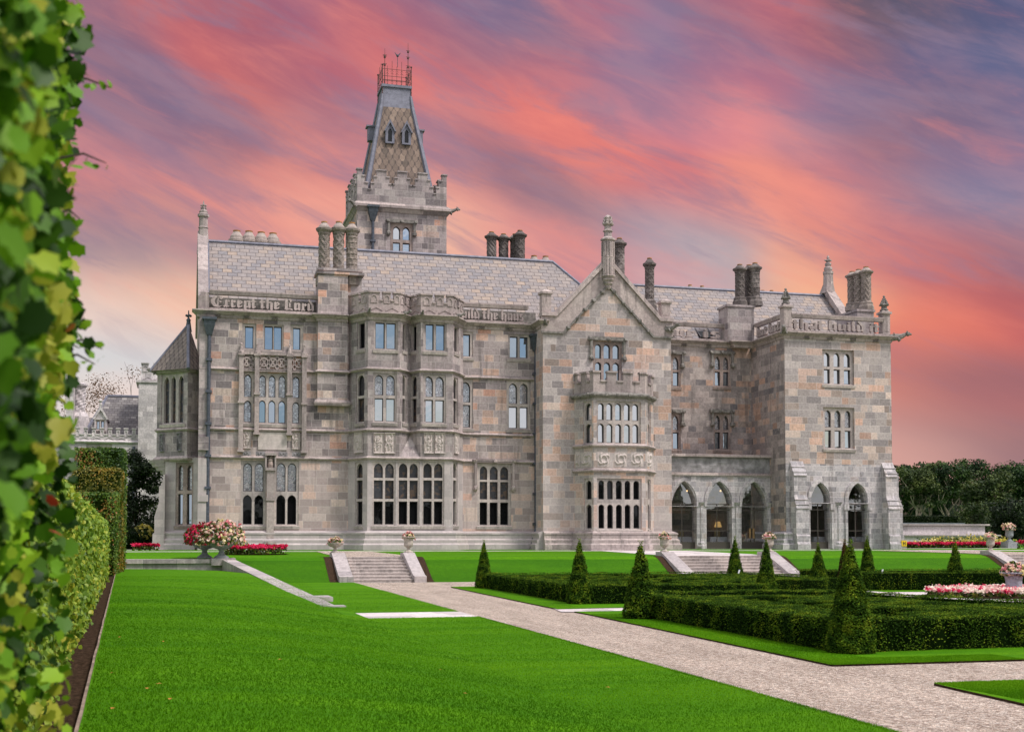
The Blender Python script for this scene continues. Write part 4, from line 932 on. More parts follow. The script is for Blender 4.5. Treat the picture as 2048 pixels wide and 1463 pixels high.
# coping: raking bands following the gable, lower roll with leaf bosses
def band(bm, off0, off1, o0, o1):
    def ln(off):
        P = [(-.12, zk + off), (kl[0], zk + off)]; d = Vector((ax - kl[0], az_ - .5 - zk)).normalized(); n_ = Vector((-d.y, d.x))
        d2 = Vector((kr[0] - ax, zk - az_ + .5)).normalized(); n2 = Vector((-d2.y, d2.x))
        sl = (az_ - .5 - zk) / (ax - kl[0]); up_ = off * math.hypot(1, sl)
        a_k = kl[0] + (up_ - off) / sl * -1 if sl else kl[0]
        sr = (az_ - .5 - zk) / (kr[0] - ax); b_k = kr[0] + (off * math.hypot(1, sr) - off) / sr
        return [(-.12, zk + off), (a_k, zk + off), (ax, az_ - .5 + off * math.hypot(1, (sl + sr) / 2)), (b_k, zk + off), (WG.L + .12, zk + off)]
    WG.plate(bm, [ln(off0) + list(reversed(ln(off1)))], o1, o0)
bm = NB(); band(bm, -.85, .15, -.03, .10); band(bm, .152, .34, -.5, .24); band(bm, .343, .43, -.45, .14); cop = obj('gable_coping', bm, 'stone_trim', manor)
bm = NB(); band(bm, -.98, -.852, -.03, .15)
d = Vector((ax - kl[0], az_ - .5 - zk)); d2 = Vector((kr[0] - ax, zk - az_ + .5))
for k in range(6):
    q = Vector((kl[0], zk)) + d * (k / 6 + .02); nn = Vector((d.y, -d.x)).normalized() * .95; blob(bm, WG.p(q.x + nn.x * .98, q.y + nn.y * .98, .12), .17, 1, .6)
    q = Vector((ax, az_ - .5)) + d2 * (k / 6 + .14); nn = Vector((d2.y, -d2.x)).normalized() * .95; blob(bm, WG.p(q.x + nn.x * .98, q.y + nn.y * .98, .12), .17, 1, .6)
obj('roll_moulding', bm, 'carved_dark', cop)
# shaft at the apex
c = WG.p(ax, 0, .10); bm = NB()
lathe(bm, (c.x, c.y, 0), [(.12, 17.25), (.20, 17.4), (.16, 17.46), (.32, 17.62), (.28, 17.68), (.42, 17.86), (.36, 17.92), (.50, 18.08), (.50, 18.15)], 8, rot=math.pi / 8)
lathe(bm, (c.x, c.y, 0), [(.44, 18.155), (.44, 19.3), (.46, 19.35), (.42, 19.4), (.40, 20.45), (.50, 20.5), (.50, 20.6), (.27, 20.75), (.25, 21.05), (.34, 21.1), (.34, 21.16), (.24, 21.22), (.22, 21.5), (.28, 21.55), (.2, 21.75), (.28, 22.0), (.1, 22.2)], 8, rot=math.pi / 8)
for zz, q, n, r_ in ((21.62, .27, 6, .15), (21.8, .24, 6, .13), (22.02, .20, 5, .12)):
    for a in range(n): blob(bm, (c.x + q * math.cos(a * 6.283 / n), c.y + q * math.sin(a * 6.283 / n), zz), r_, 1, .4)
for zz in (18.2, 19.42):
    for a in range(8):
        t = a * math.pi / 4; p = Vector((c.x + .43 * math.cos(t), c.y + .43 * math.sin(t), zz)); tube(bm, [p, p + UP * (.95 if zz > 19 else 1.05)], .05, 5)
obj('gable_finial', bm, 'stone_trim', manor)
pier(XG + .28, YG + .35, ZC1 + .05, 16.95, .62); pier(XH - .32, YG + .35, zk + .3, 16.75, .62)
gargoyle((XG + .15, YG - .05, 14.75), (-.3, -1, 0), .6); gargoyle((XH - .25, YG - .1, 14.75), (.8, -1, 0), .8)
bm = NB(); sweep(bm, [(XG, YM), (XG, YG - .0), (XG + .35, YG)], CORN); obj('cornice', bm, 'stone_trim', manor)
# oriel
ru = [(806, 840, 'c', 'glass'), (847, 885, 'c', 'glass')]; rl = [(960, 998, 'c', dg), (1008, 1056, 'c', dg)]
fx = [(1197, 1209), (1214, 1226), (1231.5, 1243.5), (1249, 1261), (1266, 1278)]
window(WO[1], fx, ru, fr=.12, rec=.10); window(WO[0], [(1169, 1181.5)], ru, fr=.12); window(WO[2], [(1296, 1301)], ru, fr=.05)
fx2 = [(1198, 1209.5), (1215.5, 1227), (1233, 1245), (1250.5, 1262), (1268, 1280)]
window(WO[1], fx2, rl, fr=.12, rec=.10); window(WO[0], [(1170.5, 1181.5)], rl, fr=.12); window(WO[2], [(1296, 1301)], rl, fr=.05)
bm = NB()
for w in WO: w.cut(bm, -.3, 10.2, .35)
obj('oriel_wall', bm, 'warm_ashlar', manor)
for z in (5.0, 6.62): course(op, z, o=.2, h=.2)
course(op, 9.85, o=.26, h=.3, mat='carved_dark')
bm = NB()
for w in WO:
    for k in range(max(1, int(w.L / .8)) + 1): blob(bm, w.p(min(w.L, k * .8), 10.0, .2), .15, 1, .6)
obj('leaf_boss', bm, 'carved_dark', manor)
crenel(WO, 10.2, 10.85, 11.45, [[(.04, .16), (.34, .66), (.82, 1)], [(0, .13), (.27, .45), (.58, .76), (.90, 1)], [(0, .3), (.7, 1)]], tre=False, cop=.12)
bm = NB(); poly(bm, [(x, y, 10.35) for x, y in op]); obj('bay_roof', bm, 'lead', manor)
for w, ps in ((WO[1], ((1195, 1220), (1229, 1254), (1262, 1287))), (WO[0], ((1151, 1160), (1163, 1184))), (WO[2], ((1293, 1304),))):
    for p0, p1 in ps: carved(w, w.S(p0, 918), w.S(p1, 918), w.Z((p0 + p1) / 2, 933), w.Z((p0 + p1) / 2, 903), 'mono', mat='carved_pale', depth=.10)
bm = NB(); sweep(bm, [(XG, YG)] + op + [(XH, YG), (XH, YL)], PLN); obj('plinth', bm, 'stone_trim', manor)

# ---- recessed range and loggia
WR = Wall((XH, YR), (XI, YR)); WSd = Wall((XI - .004, YR + .3), (XI - .004, YG + .006)); WW = Wall((XI, YG), (XJ, YG)); WLo = Wall((XH, YL), (XI, YL))
for rows, hd in (([(713, 739, 'g', lg), (743, 771, 'f', 'blue_glass')], .75), ([(830, 859, 'g', lg), (864, 897, 'f', 'blue_glass')], .75)):
    window(WR, [(1335, 1340.5), (1346.5, 1358)], rows, fr=.12, hood=hd, mat='brown_stone'); window(WR, [(1430.5, 1441), (1447, 1457.5)], rows, fr=.12, hood=hd, mat='brown_stone')
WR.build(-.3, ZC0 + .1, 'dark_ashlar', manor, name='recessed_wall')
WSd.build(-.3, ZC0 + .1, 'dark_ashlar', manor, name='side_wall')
archholes = []
for px in (1368, 1438.5, 1508.5):
    a0, a1 = WLo.S(px - 25.5, 1030), WLo.S(px + 25.5, 1030); archholes.append((a0, a1)); WLo.holes.append(arch(a0, a1, .02, WLo.Z(px, 961), 'g'))
WLo.build(-.3, 5.1, 'pale_ashlar', manor, thick=.6, name='loggia_wall')
bm = NB(); WLo.bar(bm, 0, WLo.L - .02, 5.25, 6.4, -.5, -.04); obj('frieze', bm, 'carved_grey', manor)
carved(WLo, .1, WLo.L - .15, 5.35, 6.3, 'scroll', mat='carved_grey', depth=.05, o=-.03)
for z, o_ in ((5.1, .14), (6.4, .2)):
    bm = NB(); WLo.bar(bm, 0, WLo.L - .02, z, z + .14, -.55, o_); WLo.bar(bm, 0, WLo.L - .02, z + .143, z + .20, -.5, o_ - .08); obj('string_course', bm, 'stone_trim', manor)
bm = NB(); poly(bm, [(XH, YL + .2, 6.2), (XI, YL + .2, 6.2), (XI, YR, 6.2), (XH, YR, 6.2)]); obj('loggia_ceiling', bm, 'interior', manor)
def column(w, a, z1, half=False):
    bm = NB(); c = w.p(a, 0, -.12)
    lathe(bm, c, [(.36, -.1), (.36, .22), (.30, .28), (.30, .42), (.19, .55), (.19, z1 - .32), (.22, z1 - .30), (.19, z1 - .26), (.30, z1 - .06), (.34, z1)], 8, rot=math.pi / 8)
    for e in (-.2, .2): tube(bm, [w.p(a + e, .3, -.12), w.p(a + e, z1 - .25, -.12)], .07, 6)
    return obj('column', bm, 'pale_ashlar', manor)
zsp = 3.25
for a0, a1 in archholes:
    bm = NB(); zc_ = WLo.Z(1438, 961); WLo.plate(bm, [arch(a0 - .16, a1 + .16, zsp - .3, zc_ + .24, 'g'), arch(a0 + .02, a1 - .02, zsp - .27, zc_ - .03, 'g')], .07, -.12); obj('arch_moulding', bm, 'pale_ashlar', manor)
for i in (0, 1): column(WLo, (archholes[i][1] + archholes[i + 1][0]) / 2, zsp)
column(WLo, archholes[2][1] + .28, zsp)
def screen(w, a0, a1, z1, bars, vx=(.5,), dep=-.42, kerb=.5):
    bm = NB(); w.bar(bm, a0, a1, .02, kerb, dep - .08, dep + .08); o = obj('glass_screen', bm, 'bronze_frame', manor)
    bm = NB(); poly(bm, [w.p(a0 - .05, kerb, dep), w.p(a1 + .05, kerb, dep), w.p(a1 + .05, z1, dep), w.p(a0 - .05, z1, dep)]); obj('pane', bm, 'screen_glass', o, recalc=False)
    bm = NB()
    for z in bars: w.bar(bm, a0, a1, z, z + .05, dep - .04, dep + .04)
    for v in vx: x = a0 + (a1 - a0) * v; w.bar(bm, x - .025, x + .025, kerb, bars[0], dep - .037, dep + .037)
    obj('glazing_bar', bm, 'bronze_frame', o); return o
for i, (a0, a1) in enumerate(archholes): screen(WLo, a0, a1, 4.9, [3.1, 2.7, 1.25] if i < 2 else [3.1, 2.7], (.5,) if i < 2 else (.45, .6))
bm = NB()
for px in (1503.5, 1510.5): a, _ = WLo.uv(px, 1070); WLo.bar(bm, a - .07, a + .07, .75, 1.45, -.30, -.26)
obj('door_handle', bm, 'wood', manor)
# recessed range top
bm = NB(); sweep(bm, [(XH, YR), (XI - 1.6, YR), (XI - 1.6, YR - .55), (XI, YR - .55), (XI, YG), (XJ, YG), (XJ, YR)], CORN); obj('cornice', bm, 'stone_trim', manor)
for i in range(3): carved(WR, 1.0 + i * 1.9, 1.4 + i * 1.9, ZC0 - .02, ZC0 + .34, 'leaf', mat='carved_dark', depth=.28)
for i in range(4): carved(WW, 1.4 + i * 1.8, 1.85 + i * 1.8, ZC0 - .02, ZC0 + .34, 'leaf', mat='carved_dark', depth=.28)
parapet(WR, .1, WR.L - 1.75, 'our is', 1.2, WR.L - 2.3)
# ---- right wing
window(WW, [(1650, 1662), (1669.5, 1682), (1690, 1703)], [(705, 733, 't', 'glass'), (738, 767, 'f', 'glass')], rec=.16, fr=.2)
window(WW, [(1652, 1664.5), (1671.5, 1684), (1692, 1704)], [(820, 854, 't', lg), (860, 895, 'f', 'glass')], rec=.16, fr=.2)
wah = []
for px, hw in ((1640.5, 19.5), (1715.5, 19.5)):
    a0, a1 = WW.S(px - hw, 1030), WW.S(px + hw, 1030); wah.append((a0, a1)); WW.holes.append(arch(a0, a1, .02, WW.Z(px, 964), 'g'))
bm = NB(); zsplit = WW.Z(1680, 928)
low = [h for h in WW.holes if max(p[1] for p in h) < zsplit]; hi = [h for h in WW.holes if h not in low]
WW.plate(bm, [[(0, -.3), (WW.L, -.3), (WW.L, zsplit), (0, zsplit)]] + low, 0, -.5); obj('wing_base_wall', bm, 'pale_ashlar', manor)
bm = NB(); WW.cut(bm, zsplit + .003, ZC0 + .1, .5, hi); obj('wing_wall', bm, 'warm_ashlar', manor)
bm = NB(); w = Wall((XJ + .004, YG + .006), (XJ + .004, 90)); w.cut(bm, -.3, ZC0 + .1, .4); obj('side_wall', bm, 'warm_ashlar', manor)
for a0, a1 in wah:      # moulded arch rims and jamb caps
    bm = NB(); zc_ = WW.Z(1680, 964); WW.plate(bm, [arch(a0 - .24, a1 + .24, zsp - .1, zc_ + .34, 'g'), arch(a0 + .02, a1 - .02, zsp - .05, zc_ - .03, 'g')], .09, -.12)
    for s_ in (a0 - .34, a1 - .02): WW.bar(bm, s_, s_ + .36, zsp - .55, zsp - .12, -.3, .16); WW.bar(bm, s_ + .1, s_ + .26, .0, zsp - .56, -.3, .10)
    obj('arch_moulding', bm, 'pale_ashlar', manor)
    screen(WW, a0, a1, 4.8, [3.1, 2.7, 1.25], (.5,), dep=-.38)
column(WW, (wah[0][1] + wah[1][0]) / 2, zsp)
def buttress(w, a0, a1, parent=None):
    bm = NB()
    prof = [(0, -.3), (1.02, -.3), (1.02, .35), (.92, .5), (.92, .9), (.82, 1.0), (.82, 2.75), (.89, 2.78), (.52, 3.7), (.52, 5.0), (.59, 5.03), (.0, 6.05)]
    v0 = [bm.verts.new(w.p(a0, z, o)) for o, z in prof]; v1 = [bm.verts.new(w.p(a1, z, o)) for o, z in prof]
    bm.faces.new(v0); bm.faces.new(list(reversed(v1)))
    for i in range(len(prof)):
        j = (i + 1) % len(prof); bm.faces.new((v0[i], v1[i], v1[j], v0[j]))
    for z, o in ((3.02, .80), (3.36, .66), (5.25, .46), (5.62, .25)): w.bar(bm, a0 - .03, a1 + .03, z, z + .05, o - .2, o + .05)
    return obj('buttress', bm, 'pale_ashlar', parent or manor)
buttress(WW, WW.S(1580, 930), WW.S(1606, 930)); buttress(WW, WW.S(1763, 930), WW.L + .05)
wE = Wall((XJ, YG), (XJ, YR)); buttress(wE, .05, .95)
bm = NB(); sweep(bm, [(XI, YR), (XI, YG), (XI + .6, YG)], PLN); obj('plinth', bm, 'pale_ashlar', manor)
WSt = Wall((XI, YR - .55), (XI, YG))
parapet(WSt, .05, WSt.L - .6, 'but lost', .3, WSt.L - .75)
parapet(WW, .55, WW.L - .5, 'that build it', .75, WW.L - .75)
pier(XI + .28, YG + .3, ZC1 + .003, 16.9, .60, 1.0); pier(XJ - .3, YG + .3, ZC1 + .003, 16.8, .58, 1.0)
gargoyle((XI - .1, YG - .15, 14.95), (-.55, -1, 0), .85); gargoyle((XJ + .25, YG - .1, 14.9), (1, -.4, 0), 1.0)
# rooms behind the arches
bm = NB(); box(bm, XI + .6, XJ - .5, YG + 4.2, YG + 4.4, 0, 6); box(bm, XI + .55, XJ - .45, YG + .6, YG + 4.4, 6.004, 6.2); obj('interior_wall', bm, 'interior', manor)
bm = NB(); box(bm, XI + .5, XJ - .4, YG + .45, YG + 4.5, -.2, .10); box(bm, XH + .4, XI - .1, YL + .55, YR - .02, -.2, .10); obj('interior_floor', bm, 'interior_floor', manor)

# ------------------------------------------------------------------ roofs
def slab(name, faces, mat, parent=None, thick=.12):
    bm = NB()
    for f in faces: poly(bm, f)
    bmesh.ops.remove_doubles(bm, verts=bm.verts[:], dist=1e-4)
    return obj(name, bm, mat, parent or manor)
r1 = [(XL + .5, 86, 20.72), (26.1, 86, 20.72), (30.6, 80.75, 15.0), (XL + .5, 80.75, 15.0), (30.6, 91.2, 15.0), (XL + .5, 91.2, 15.0)]
ro = slab('roof', [(r1[3], r1[2], r1[1], r1[0]), (r1[5], r1[0], r1[1], r1[4]), (r1[2], r1[4], r1[1])], 'slate')
bm = NB(); tube(bm, [(r1[0][0], 86, 20.74), (26.1, 86, 20.74)], .13, 6); tube(bm, [(26.1, 86, 20.74), (30.6, 80.75, 15.02)], .10, 6); tube(bm, [(XL + .55, 86, 20.74), (XL + .55, 80.75, 15.05)], .09, 6); obj('ridge', bm, 'lead', ro)
bm = NB(); box(bm, XL + .3, XG + .3, YM + .75, YM + .95, ZC1 - .3, ZR0 - .05); obj('shade_backing', bm, 'carved_dark', ro)  # dark slab added behind the parapet letters, its tone standing in for shade
gx = WG.p(ax, 0).x; gz = az_ - .75
ro = slab('roof', [((gx - 4.1, YG + .4, 14.9), (gx, YG + .4, gz), (gx, 88, gz), (gx - 4.1, 88, 14.9)), ((gx + 4.1, YG + .4, 14.9), (gx + 4.1, 88, 14.9), (gx, 88, gz), (gx, YG + .4, gz))], 'slate')
bm = NB(); tube(bm, [(gx, YG + .4, gz + .03), (gx, 88, gz + .03)], .12, 6); obj('ridge', bm, 'lead', ro)
xr0, xr1 = 29.5, 50.2 - .6
ro = slab('roof', [((xr0, YR + .7, 15.0), (xr1, YR + .7, 15.0), (xr1, 89, 20.0), (xr0, 89, 20.0)), ((xr0, 94, 15.0), (xr0, 89, 20.0), (xr1, 89, 20.0), (xr1, 94, 15.0))], 'slate')
bm = NB(); tube(bm, [(xr0, 89, 20.03), (xr1, 89, 20.03)], .13, 6); obj('ridge', bm, 'lead', ro)
bm = NB(); hexa(bm, [(36.8, YR + 1.2, 15.2), (37.9, YR + 1.2, 15.2), (37.9, YR + 2.2, 16.0), (36.8, YR + 2.2, 16.0), (36.8, YR + 1.0, 15.45), (37.9, YR + 1.0, 15.45), (37.9, YR + 2.1, 16.3), (36.8, YR + 2.1, 16.3)]); sk = obj('skylight', bm, 'dim_glass', ro)
bm = NB()
for i in (0, 1):
    x0 = 36.8 + i * 1.02; hexa(bm, [(x0, YR + .98, 15.2), (x0 + .08, YR + .98, 15.2), (x0 + .08, YR + 2.2, 16.1), (x0, YR + 2.2, 16.1), (x0, YR + .96, 15.5), (x0 + .08, YR + .96, 15.5), (x0 + .08, YR + 2.1, 16.36), (x0, YR + 2.1, 16.36)])
obj('skylight_frame', bm, 'window_frame', sk)
bm = NB(); poly(bm, [(XI + .3, YG + .3, 15.1), (XJ - .3, YG + .3, 15.1), (XJ - .3, YR + 1.2, 15.1), (XI + .3, YR + 1.2, 15.1)]); obj('flat_roof', bm, 'lead', manor)
# right gable end with its coping and finial
bm = NB(); extrude_poly(bm, [[(YR + .6, -.3), (94, -.3), (94, 15.1), (89, 20.2), (YR + .6, 15.1)]], lambda a, b, d: Vector((xr1 + d, a, b)), 0.01, .4); obj('gable_wall', bm, 'mixed_ashlar', manor)
bm = NB(); extrude_poly(bm, [[(YR + .3, 14.9), (89, 20.35), (94.2, 15.0), (94.2, 15.4), (89, 20.9), (YR + .3, 15.45)]], lambda a, b, d: Vector((xr1 + d, a, b)), -.12, .62); obj('gable_coping', bm, 'stone_trim', manor)
bm = NB(); lathe(bm, (xr1 + .25, 88.8, 20.2), [(.55, 0), (.42, .7), (.38, 1.5), (.42, 1.55), (.42, 1.75), (.28, 1.75), (.34, 1.9), (.34, 2.05), (.2, 2.15), (.26, 2.3), (.26, 2.4), (.12, 2.5), (.24, 2.65), (.08, 2.75), (.12, 2.85), (.04, 3.05)], 8)
for a in range(4): blob(bm, (xr1 + .25 + .24 * math.cos(a * 1.57), 88.8 + .24 * math.sin(a * 1.57), 22.85), .09, 1)
obj('finial', bm, 'stone_trim', manor)

# ------------------------------------------------------------------ chimneys
def stack(px, py0, py1, Y, pats, base=None, dark=False, r=.35, name='chimney'):
    """group of shafts; px list gives each shaft, base the block under them"""
    bm = NB(); b = base
    if b and b[5] is None: b = b[:5] + (min(GY(p[0], py1, p[1]).z for p in px) - .165,)
    if b: box(bm, b[0], b[1], b[2], b[3], b[4], b[5]); box(bm, b[0] - .08, b[1] + .08, b[2] - .08, b[3] + .08, b[5] + .003, b[5] + .16)
    else:
        xs = [XY(p[0], p[1]) for p in px]; zb = min(GY(p[0], py1, p[1]).z for p in px)
        box(bm, min(xs) - .5, max(xs) + .5, min(p[1] for p in px) - .5, max(p[1] for p in px) + .5, zb - 3.5, zb)
    o = obj(name, bm, 'grey_ashlar' if base else 'dark_chimney_stone', manor)
    for (p, y, top), pt in zip(px, pats):
        x = GY(p, 540, y).x; z0 = GY(p, py1, y).z; z1 = GY(p, top, y).z
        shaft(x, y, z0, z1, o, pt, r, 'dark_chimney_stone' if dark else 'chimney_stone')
    return o
xc = [GY(p, 500, 80.3).x for p in (648, 677, 703.5)]
st = stack([(648, 80.3, 447), (677, 80.3, 447), (703.5, 80.3, 449)], 447, 572, 80.3, [0, 1, 2], base=(BR0 + .05, BR1 + .85, YM - .30, YM + 1.0, 17.753, 17.85), r=.36)
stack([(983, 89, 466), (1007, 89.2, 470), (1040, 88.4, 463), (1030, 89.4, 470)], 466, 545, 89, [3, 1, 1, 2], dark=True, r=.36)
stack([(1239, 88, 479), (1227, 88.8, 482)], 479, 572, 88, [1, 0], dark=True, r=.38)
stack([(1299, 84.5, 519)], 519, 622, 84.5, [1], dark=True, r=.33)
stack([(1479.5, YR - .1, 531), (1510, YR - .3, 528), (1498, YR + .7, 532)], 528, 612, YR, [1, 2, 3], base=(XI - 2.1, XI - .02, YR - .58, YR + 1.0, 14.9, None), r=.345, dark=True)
stack([(1704, 82.2, 545), (1717, 81.4, 541), (1732, 80.6, 536)], 540, 622, 81.5, [0, 1, 0], base=(47.2, 48.55, 80.0, 82.9, 14.0, None), r=.35)
def stub(px, py, Y, r=.36):
    p = GY(px, py, Y); bm = NB(); lathe(bm, (p.x, Y, p.z), [(r, -2.0), (r, -.75), (r * 1.3, -.72), (r * 1.3, -.55), (r * 1.05, -.5), (r * .98, -.3), (r * .6, -.06), (r * .55, 0)], 12)
    o = obj('chimney', bm, 'chimney_pot', manor); bm = NB(); lathe(bm, (p.x, Y, p.z), [(r * .55, .005), (r * .6, .10), (r * .4, .11)], 10); obj('pot_rim', bm, 'terracotta', o)
for px, py in ((473.5, 464), (498, 465), (522.5, 467), (546, 469)): stub(px, py, 88.4, .44)
for px, py in ((1068, 514), (1091, 515)): stub(px, py, 88, .38)
for px, py in ((1380, 572), (1404, 574), (1525, 583), (1543, 583)): stub(px, py, 91, .26)

# ------------------------------------------------------------------ tower with truncated spire
YT = 92.0; TX0, TX1 = GY(714, 470, YT).x, GY(893, 470, YT).x; TD = 6.6
WT = Wall((TX0, YT), (TX1, YT)); WTl = Wall((TX0 - .004, YT + TD), (TX0 - .004, YT + .006)); WTr = Wall((TX1 + .004, YT + .006), (TX1 + .004, YT + TD)); WTb = Wall((TX1, YT + TD), (TX0, YT + TD))
ztc = 25.35
window(WT, [(786, 800.5), (805.5, 820)], [(453, 479, 't', 'glass'), (485, 507, 'f', 'glass')], hood=.75, fr=.2, mat='brown_stone', casement=True)
bm = NB()
for w in (WT, WTl, WTr, WTb): w.cut(bm, 9, ztc, .5)
tower = obj('tower', bm, 'mixed_ashlar', manor)
tp = [(TX0, YT), (TX1, YT), (TX1, YT + TD), (TX0, YT + TD)]
bm = NB(); sweep(bm, tp, [(-.1, ztc - .25), (.05, ztc - .2), (.22, ztc + .05), (.32, ztc + .1), (.32, ztc + .28), (.06, ztc + .5), (-.1, ztc + .5)], closed=True); obj('cornice', bm, 'stone_trim', tower)
zb, heights = ztc + .5, (26.75, 27.25, 27.75, 28.25)
bm = NB()
for w in (WT, WTl, WTr, WTb):
    n = 3; segs = []; half = .36; stp = .36
    cs = [0] + [w.L * k / 4 for k in (1, 2, 3)] + [w.L]
    cs = [.0, w.L * .27, w.L * .5, w.L * .73, w.L]
    prof = []
    def lvl(x):
        d = min(abs(x - c) for c in cs)
        return 3 if d < half else 2 if d < half + stp * .6 else 1 if d < half + stp * 1.25 else 0
    xs = sorted({0.0, w.L} | {max(0, min(w.L, c + s_ * e)) for c in cs for s_ in (-1, 1) for e in (half, half + stp * .6, half + stp * 1.25)})
    top = []
    for a, b in zip(xs, xs[1:]):
        z = heights[lvl((a + b) / 2)]; top += [(a, z), (b, z)]
        w.bar(bm, a - .02, b + .02, z + .002, z + .10, -.40, .07)
    cl = [top[0]] + [p for i, p in enumerate(top[1:], 1) if (abs(p[0] - top[i - 1][0]) + abs(p[1] - top[i - 1][1])) > 1e-6]
    w.plate(bm, [[(0, zb), (w.L, zb)] + list(reversed(cl))], 0, -.32)
bt = obj('battlement', bm, 'grey_ashlar', tower)
tcx, tcy = (TX0 + TX1) / 2 - .08, YT + TD / 2
zs0, zs1, zs2, zs3 = 25.8, 33.9, 34.9, 35.6; h0, h1, h2 = 2.72, 1.22, 1.10
def fr(h, z): return [(tcx - h, tcy - h, z), (tcx + h, tcy - h, z), (tcx + h, tcy + h, z), (tcx - h, tcy + h, z)]
bm = NB(); A, B = fr(h0, zs0), fr(h1, zs1)
for i in range(4): poly(bm, [A[i], A[(i + 1) % 4], B[(i + 1) % 4], B[i]])
sp = obj('spire', bm, 'spire_slate', tower)
bm = NB(); Cc, D = fr(h2, zs2), fr(h2 - .02, zs3)
for P, Q in ((B, Cc), (Cc, D)):
    for i in range(4): poly(bm, [P[i], P[(i + 1) % 4], Q[(i + 1) % 4], Q[i]])
poly(bm, D)
for i in range(4): tube(bm, [A[i], B[i], Cc[i]], [.20, .16, .10], 6)
sweep(bm, [D[0], D[1], D[2], D[3]], rectp(-.05, .10, -.10, .10), zs3, closed=True)
obj('spire_cap', bm, 'lead', tower)
bm = NB(); hh = h2 + .02
cor = [(tcx + a * hh, tcy + b * hh) for a, b in ((-1, -1), (1, -1), (1, 1), (-1, 1))]
for i, (x, y) in enumerate(cor):
    top = 37.2 if i in (0, 1, 2, 3) else 37
    tube(bm, [(x, y, zs2 - .9), (x, y, top)], .038, 5); blob(bm, (x, y, top), .09, 1)
    for z in (34.6, 35.2, 35.9, 36.5): blob(bm, (x, y, z), .06, 1)
for i in range(4):
    (x0, y0), (x1, y1) = cor[i], cor[(i + 1) % 4]
    for z in (36.0, 36.35, 36.9): tube(bm, [(x0, y0, z), (x1, y1, z)], .019, 4)
    for k in range(1, 6):
        t = k / 6; x, y = x0 + (x1 - x0) * t, y0 + (y1 - y0) * t
        tube(bm, [(x, y, zs3 if k % 2 == 0 else 36.35), (x, y, 37.15 + (.4 if k in (2, 4) else 0))], .015, 4)
        for z in (36.5, 36.7): tube(bm, [(x - (x1 - x0) * .05, y - (y1 - y0) * .05, z), (x, y, z + .14), (x + (x1 - x0) * .05, y + (y1 - y0) * .05, z)], .012, 3)
cr_ = obj('roof_cresting', bm, 'rusty_iron', tower)
for i, h_ in ((3, 38.6), (1, 39.2)):
    x, y = cor[i] if i == 1 else cor[0]; x += .22 if i == 3 else -.2; y += .3
    bm = NB(); tube(bm, [(x, y, zs3), (x, y, h_)], [.05, .012], 5)
    for z in (37.3, 38.0, h_ - .7): blob(bm, (x, y, z), .10, 1); tube(bm, [(x - .16, y, z + .1), (x + .16, y, z + .1)], .02, 4)
    obj('iron_finial', bm, 'rusty_iron', tower)
bm = NB(); y = cor[0][1]; tube(bm, [(tcx + .05, y, 37.1), (tcx + .05, y, 38.0)], .02, 4); blob(bm, (tcx + .05, y, 38.0), .12, 1); 
for e in (-1, 1): tube(bm, [(tcx + .05, y, 37.95), (tcx + .05 + e * .22, y, 38.25)], [.06, .02], 4)
obj('weather_vane', bm, 'iron_pipe', tower)
def dormer(c, d, s=1.0):
    """lancet dormer standing out of the spire along d"""
    d = Vector(d); sd = Vector((-d.y, d.x, 0)); c = Vector(c); w = Wall((c - sd * .36 * s + d * .35).to_2d()[:], (c + sd * .36 * s + d * .35).to_2d()[:])
    if (w.n - d.to_2d()).length > 1: w = Wall(w.B[:], w.A[:])
    bm = NB(); w.plate(bm, [[(0, c.z - .75 * s), (w.L, c.z - .75 * s), (w.L, c.z + .35 * s), (w.L / 2, c.z + .95 * s), (0, c.z + .35 * s)], arch(.2 * s, w.L - .2 * s, c.z - .62 * s, c.z + .45 * s, 'g')], 0, -1.0)
    o = obj('dormer', bm, 'lead', tower)
    return o, w, c
for a in (-.66, .62):
    z = 31.55; yy = tcy - (h0 + (h1 - h0) * (z - zs0) / (zs1 - zs0))
    o, w, c = dormer((tcx + a, yy, z), (0, -1, 0), .95)
    bm = NB(); w.plate(bm, [[(-.12, c.z + .18), (-.02, c.z + .18), (w.L / 2, c.z + .85), (w.L + .02, c.z + .18), (w.L + .12, c.z + .18), (w.L / 2, c.z + 1.12)]], .14, -1.1); bm2 = bm; o2 = obj('dormer_hood', bm2, 'lead', tower)
    bm = NB(); poly(bm, [w.p(.15, c.z - .62, -.1), w.p(w.L - .15, c.z - .62, -.1), w.p(w.L - .15, c.z + .5, -.1), w.p(.15, c.z + .5, -.1)]); obj('dormer_pane', bm, 'dim_glass', tower, recalc=False)
for s_ in (-1, 1):
    z = 31.9; xx = tcx + s_ * (h0 + (h1 - h0) * (z - zs0) / (zs1 - zs0))
    bm = NB(); box(bm, min(xx - s_ * .4, xx + s_ * .55), max(xx - s_ * .4, xx + s_ * .55), tcy - .7, tcy - .1, z - .55, z + .5); box(bm, min(xx - s_ * .4, xx + s_ * .68), max(xx - s_ * .4, xx + s_ * .68), tcy - .8, tcy, z + .504, z + .62); obj('dormer', bm, 'lead', tower)
for i, (d, q) in enumerate((((-.8, -.6, 0), (TX0, YT)), ((1, -.15, 0), (TX1 + .1, YT)))):
    g = gargoyle((q[0], q[1], ztc + .15), d, .8); g.parent = tower
hp = hopper_pipe(WT, 745, 440, 560)

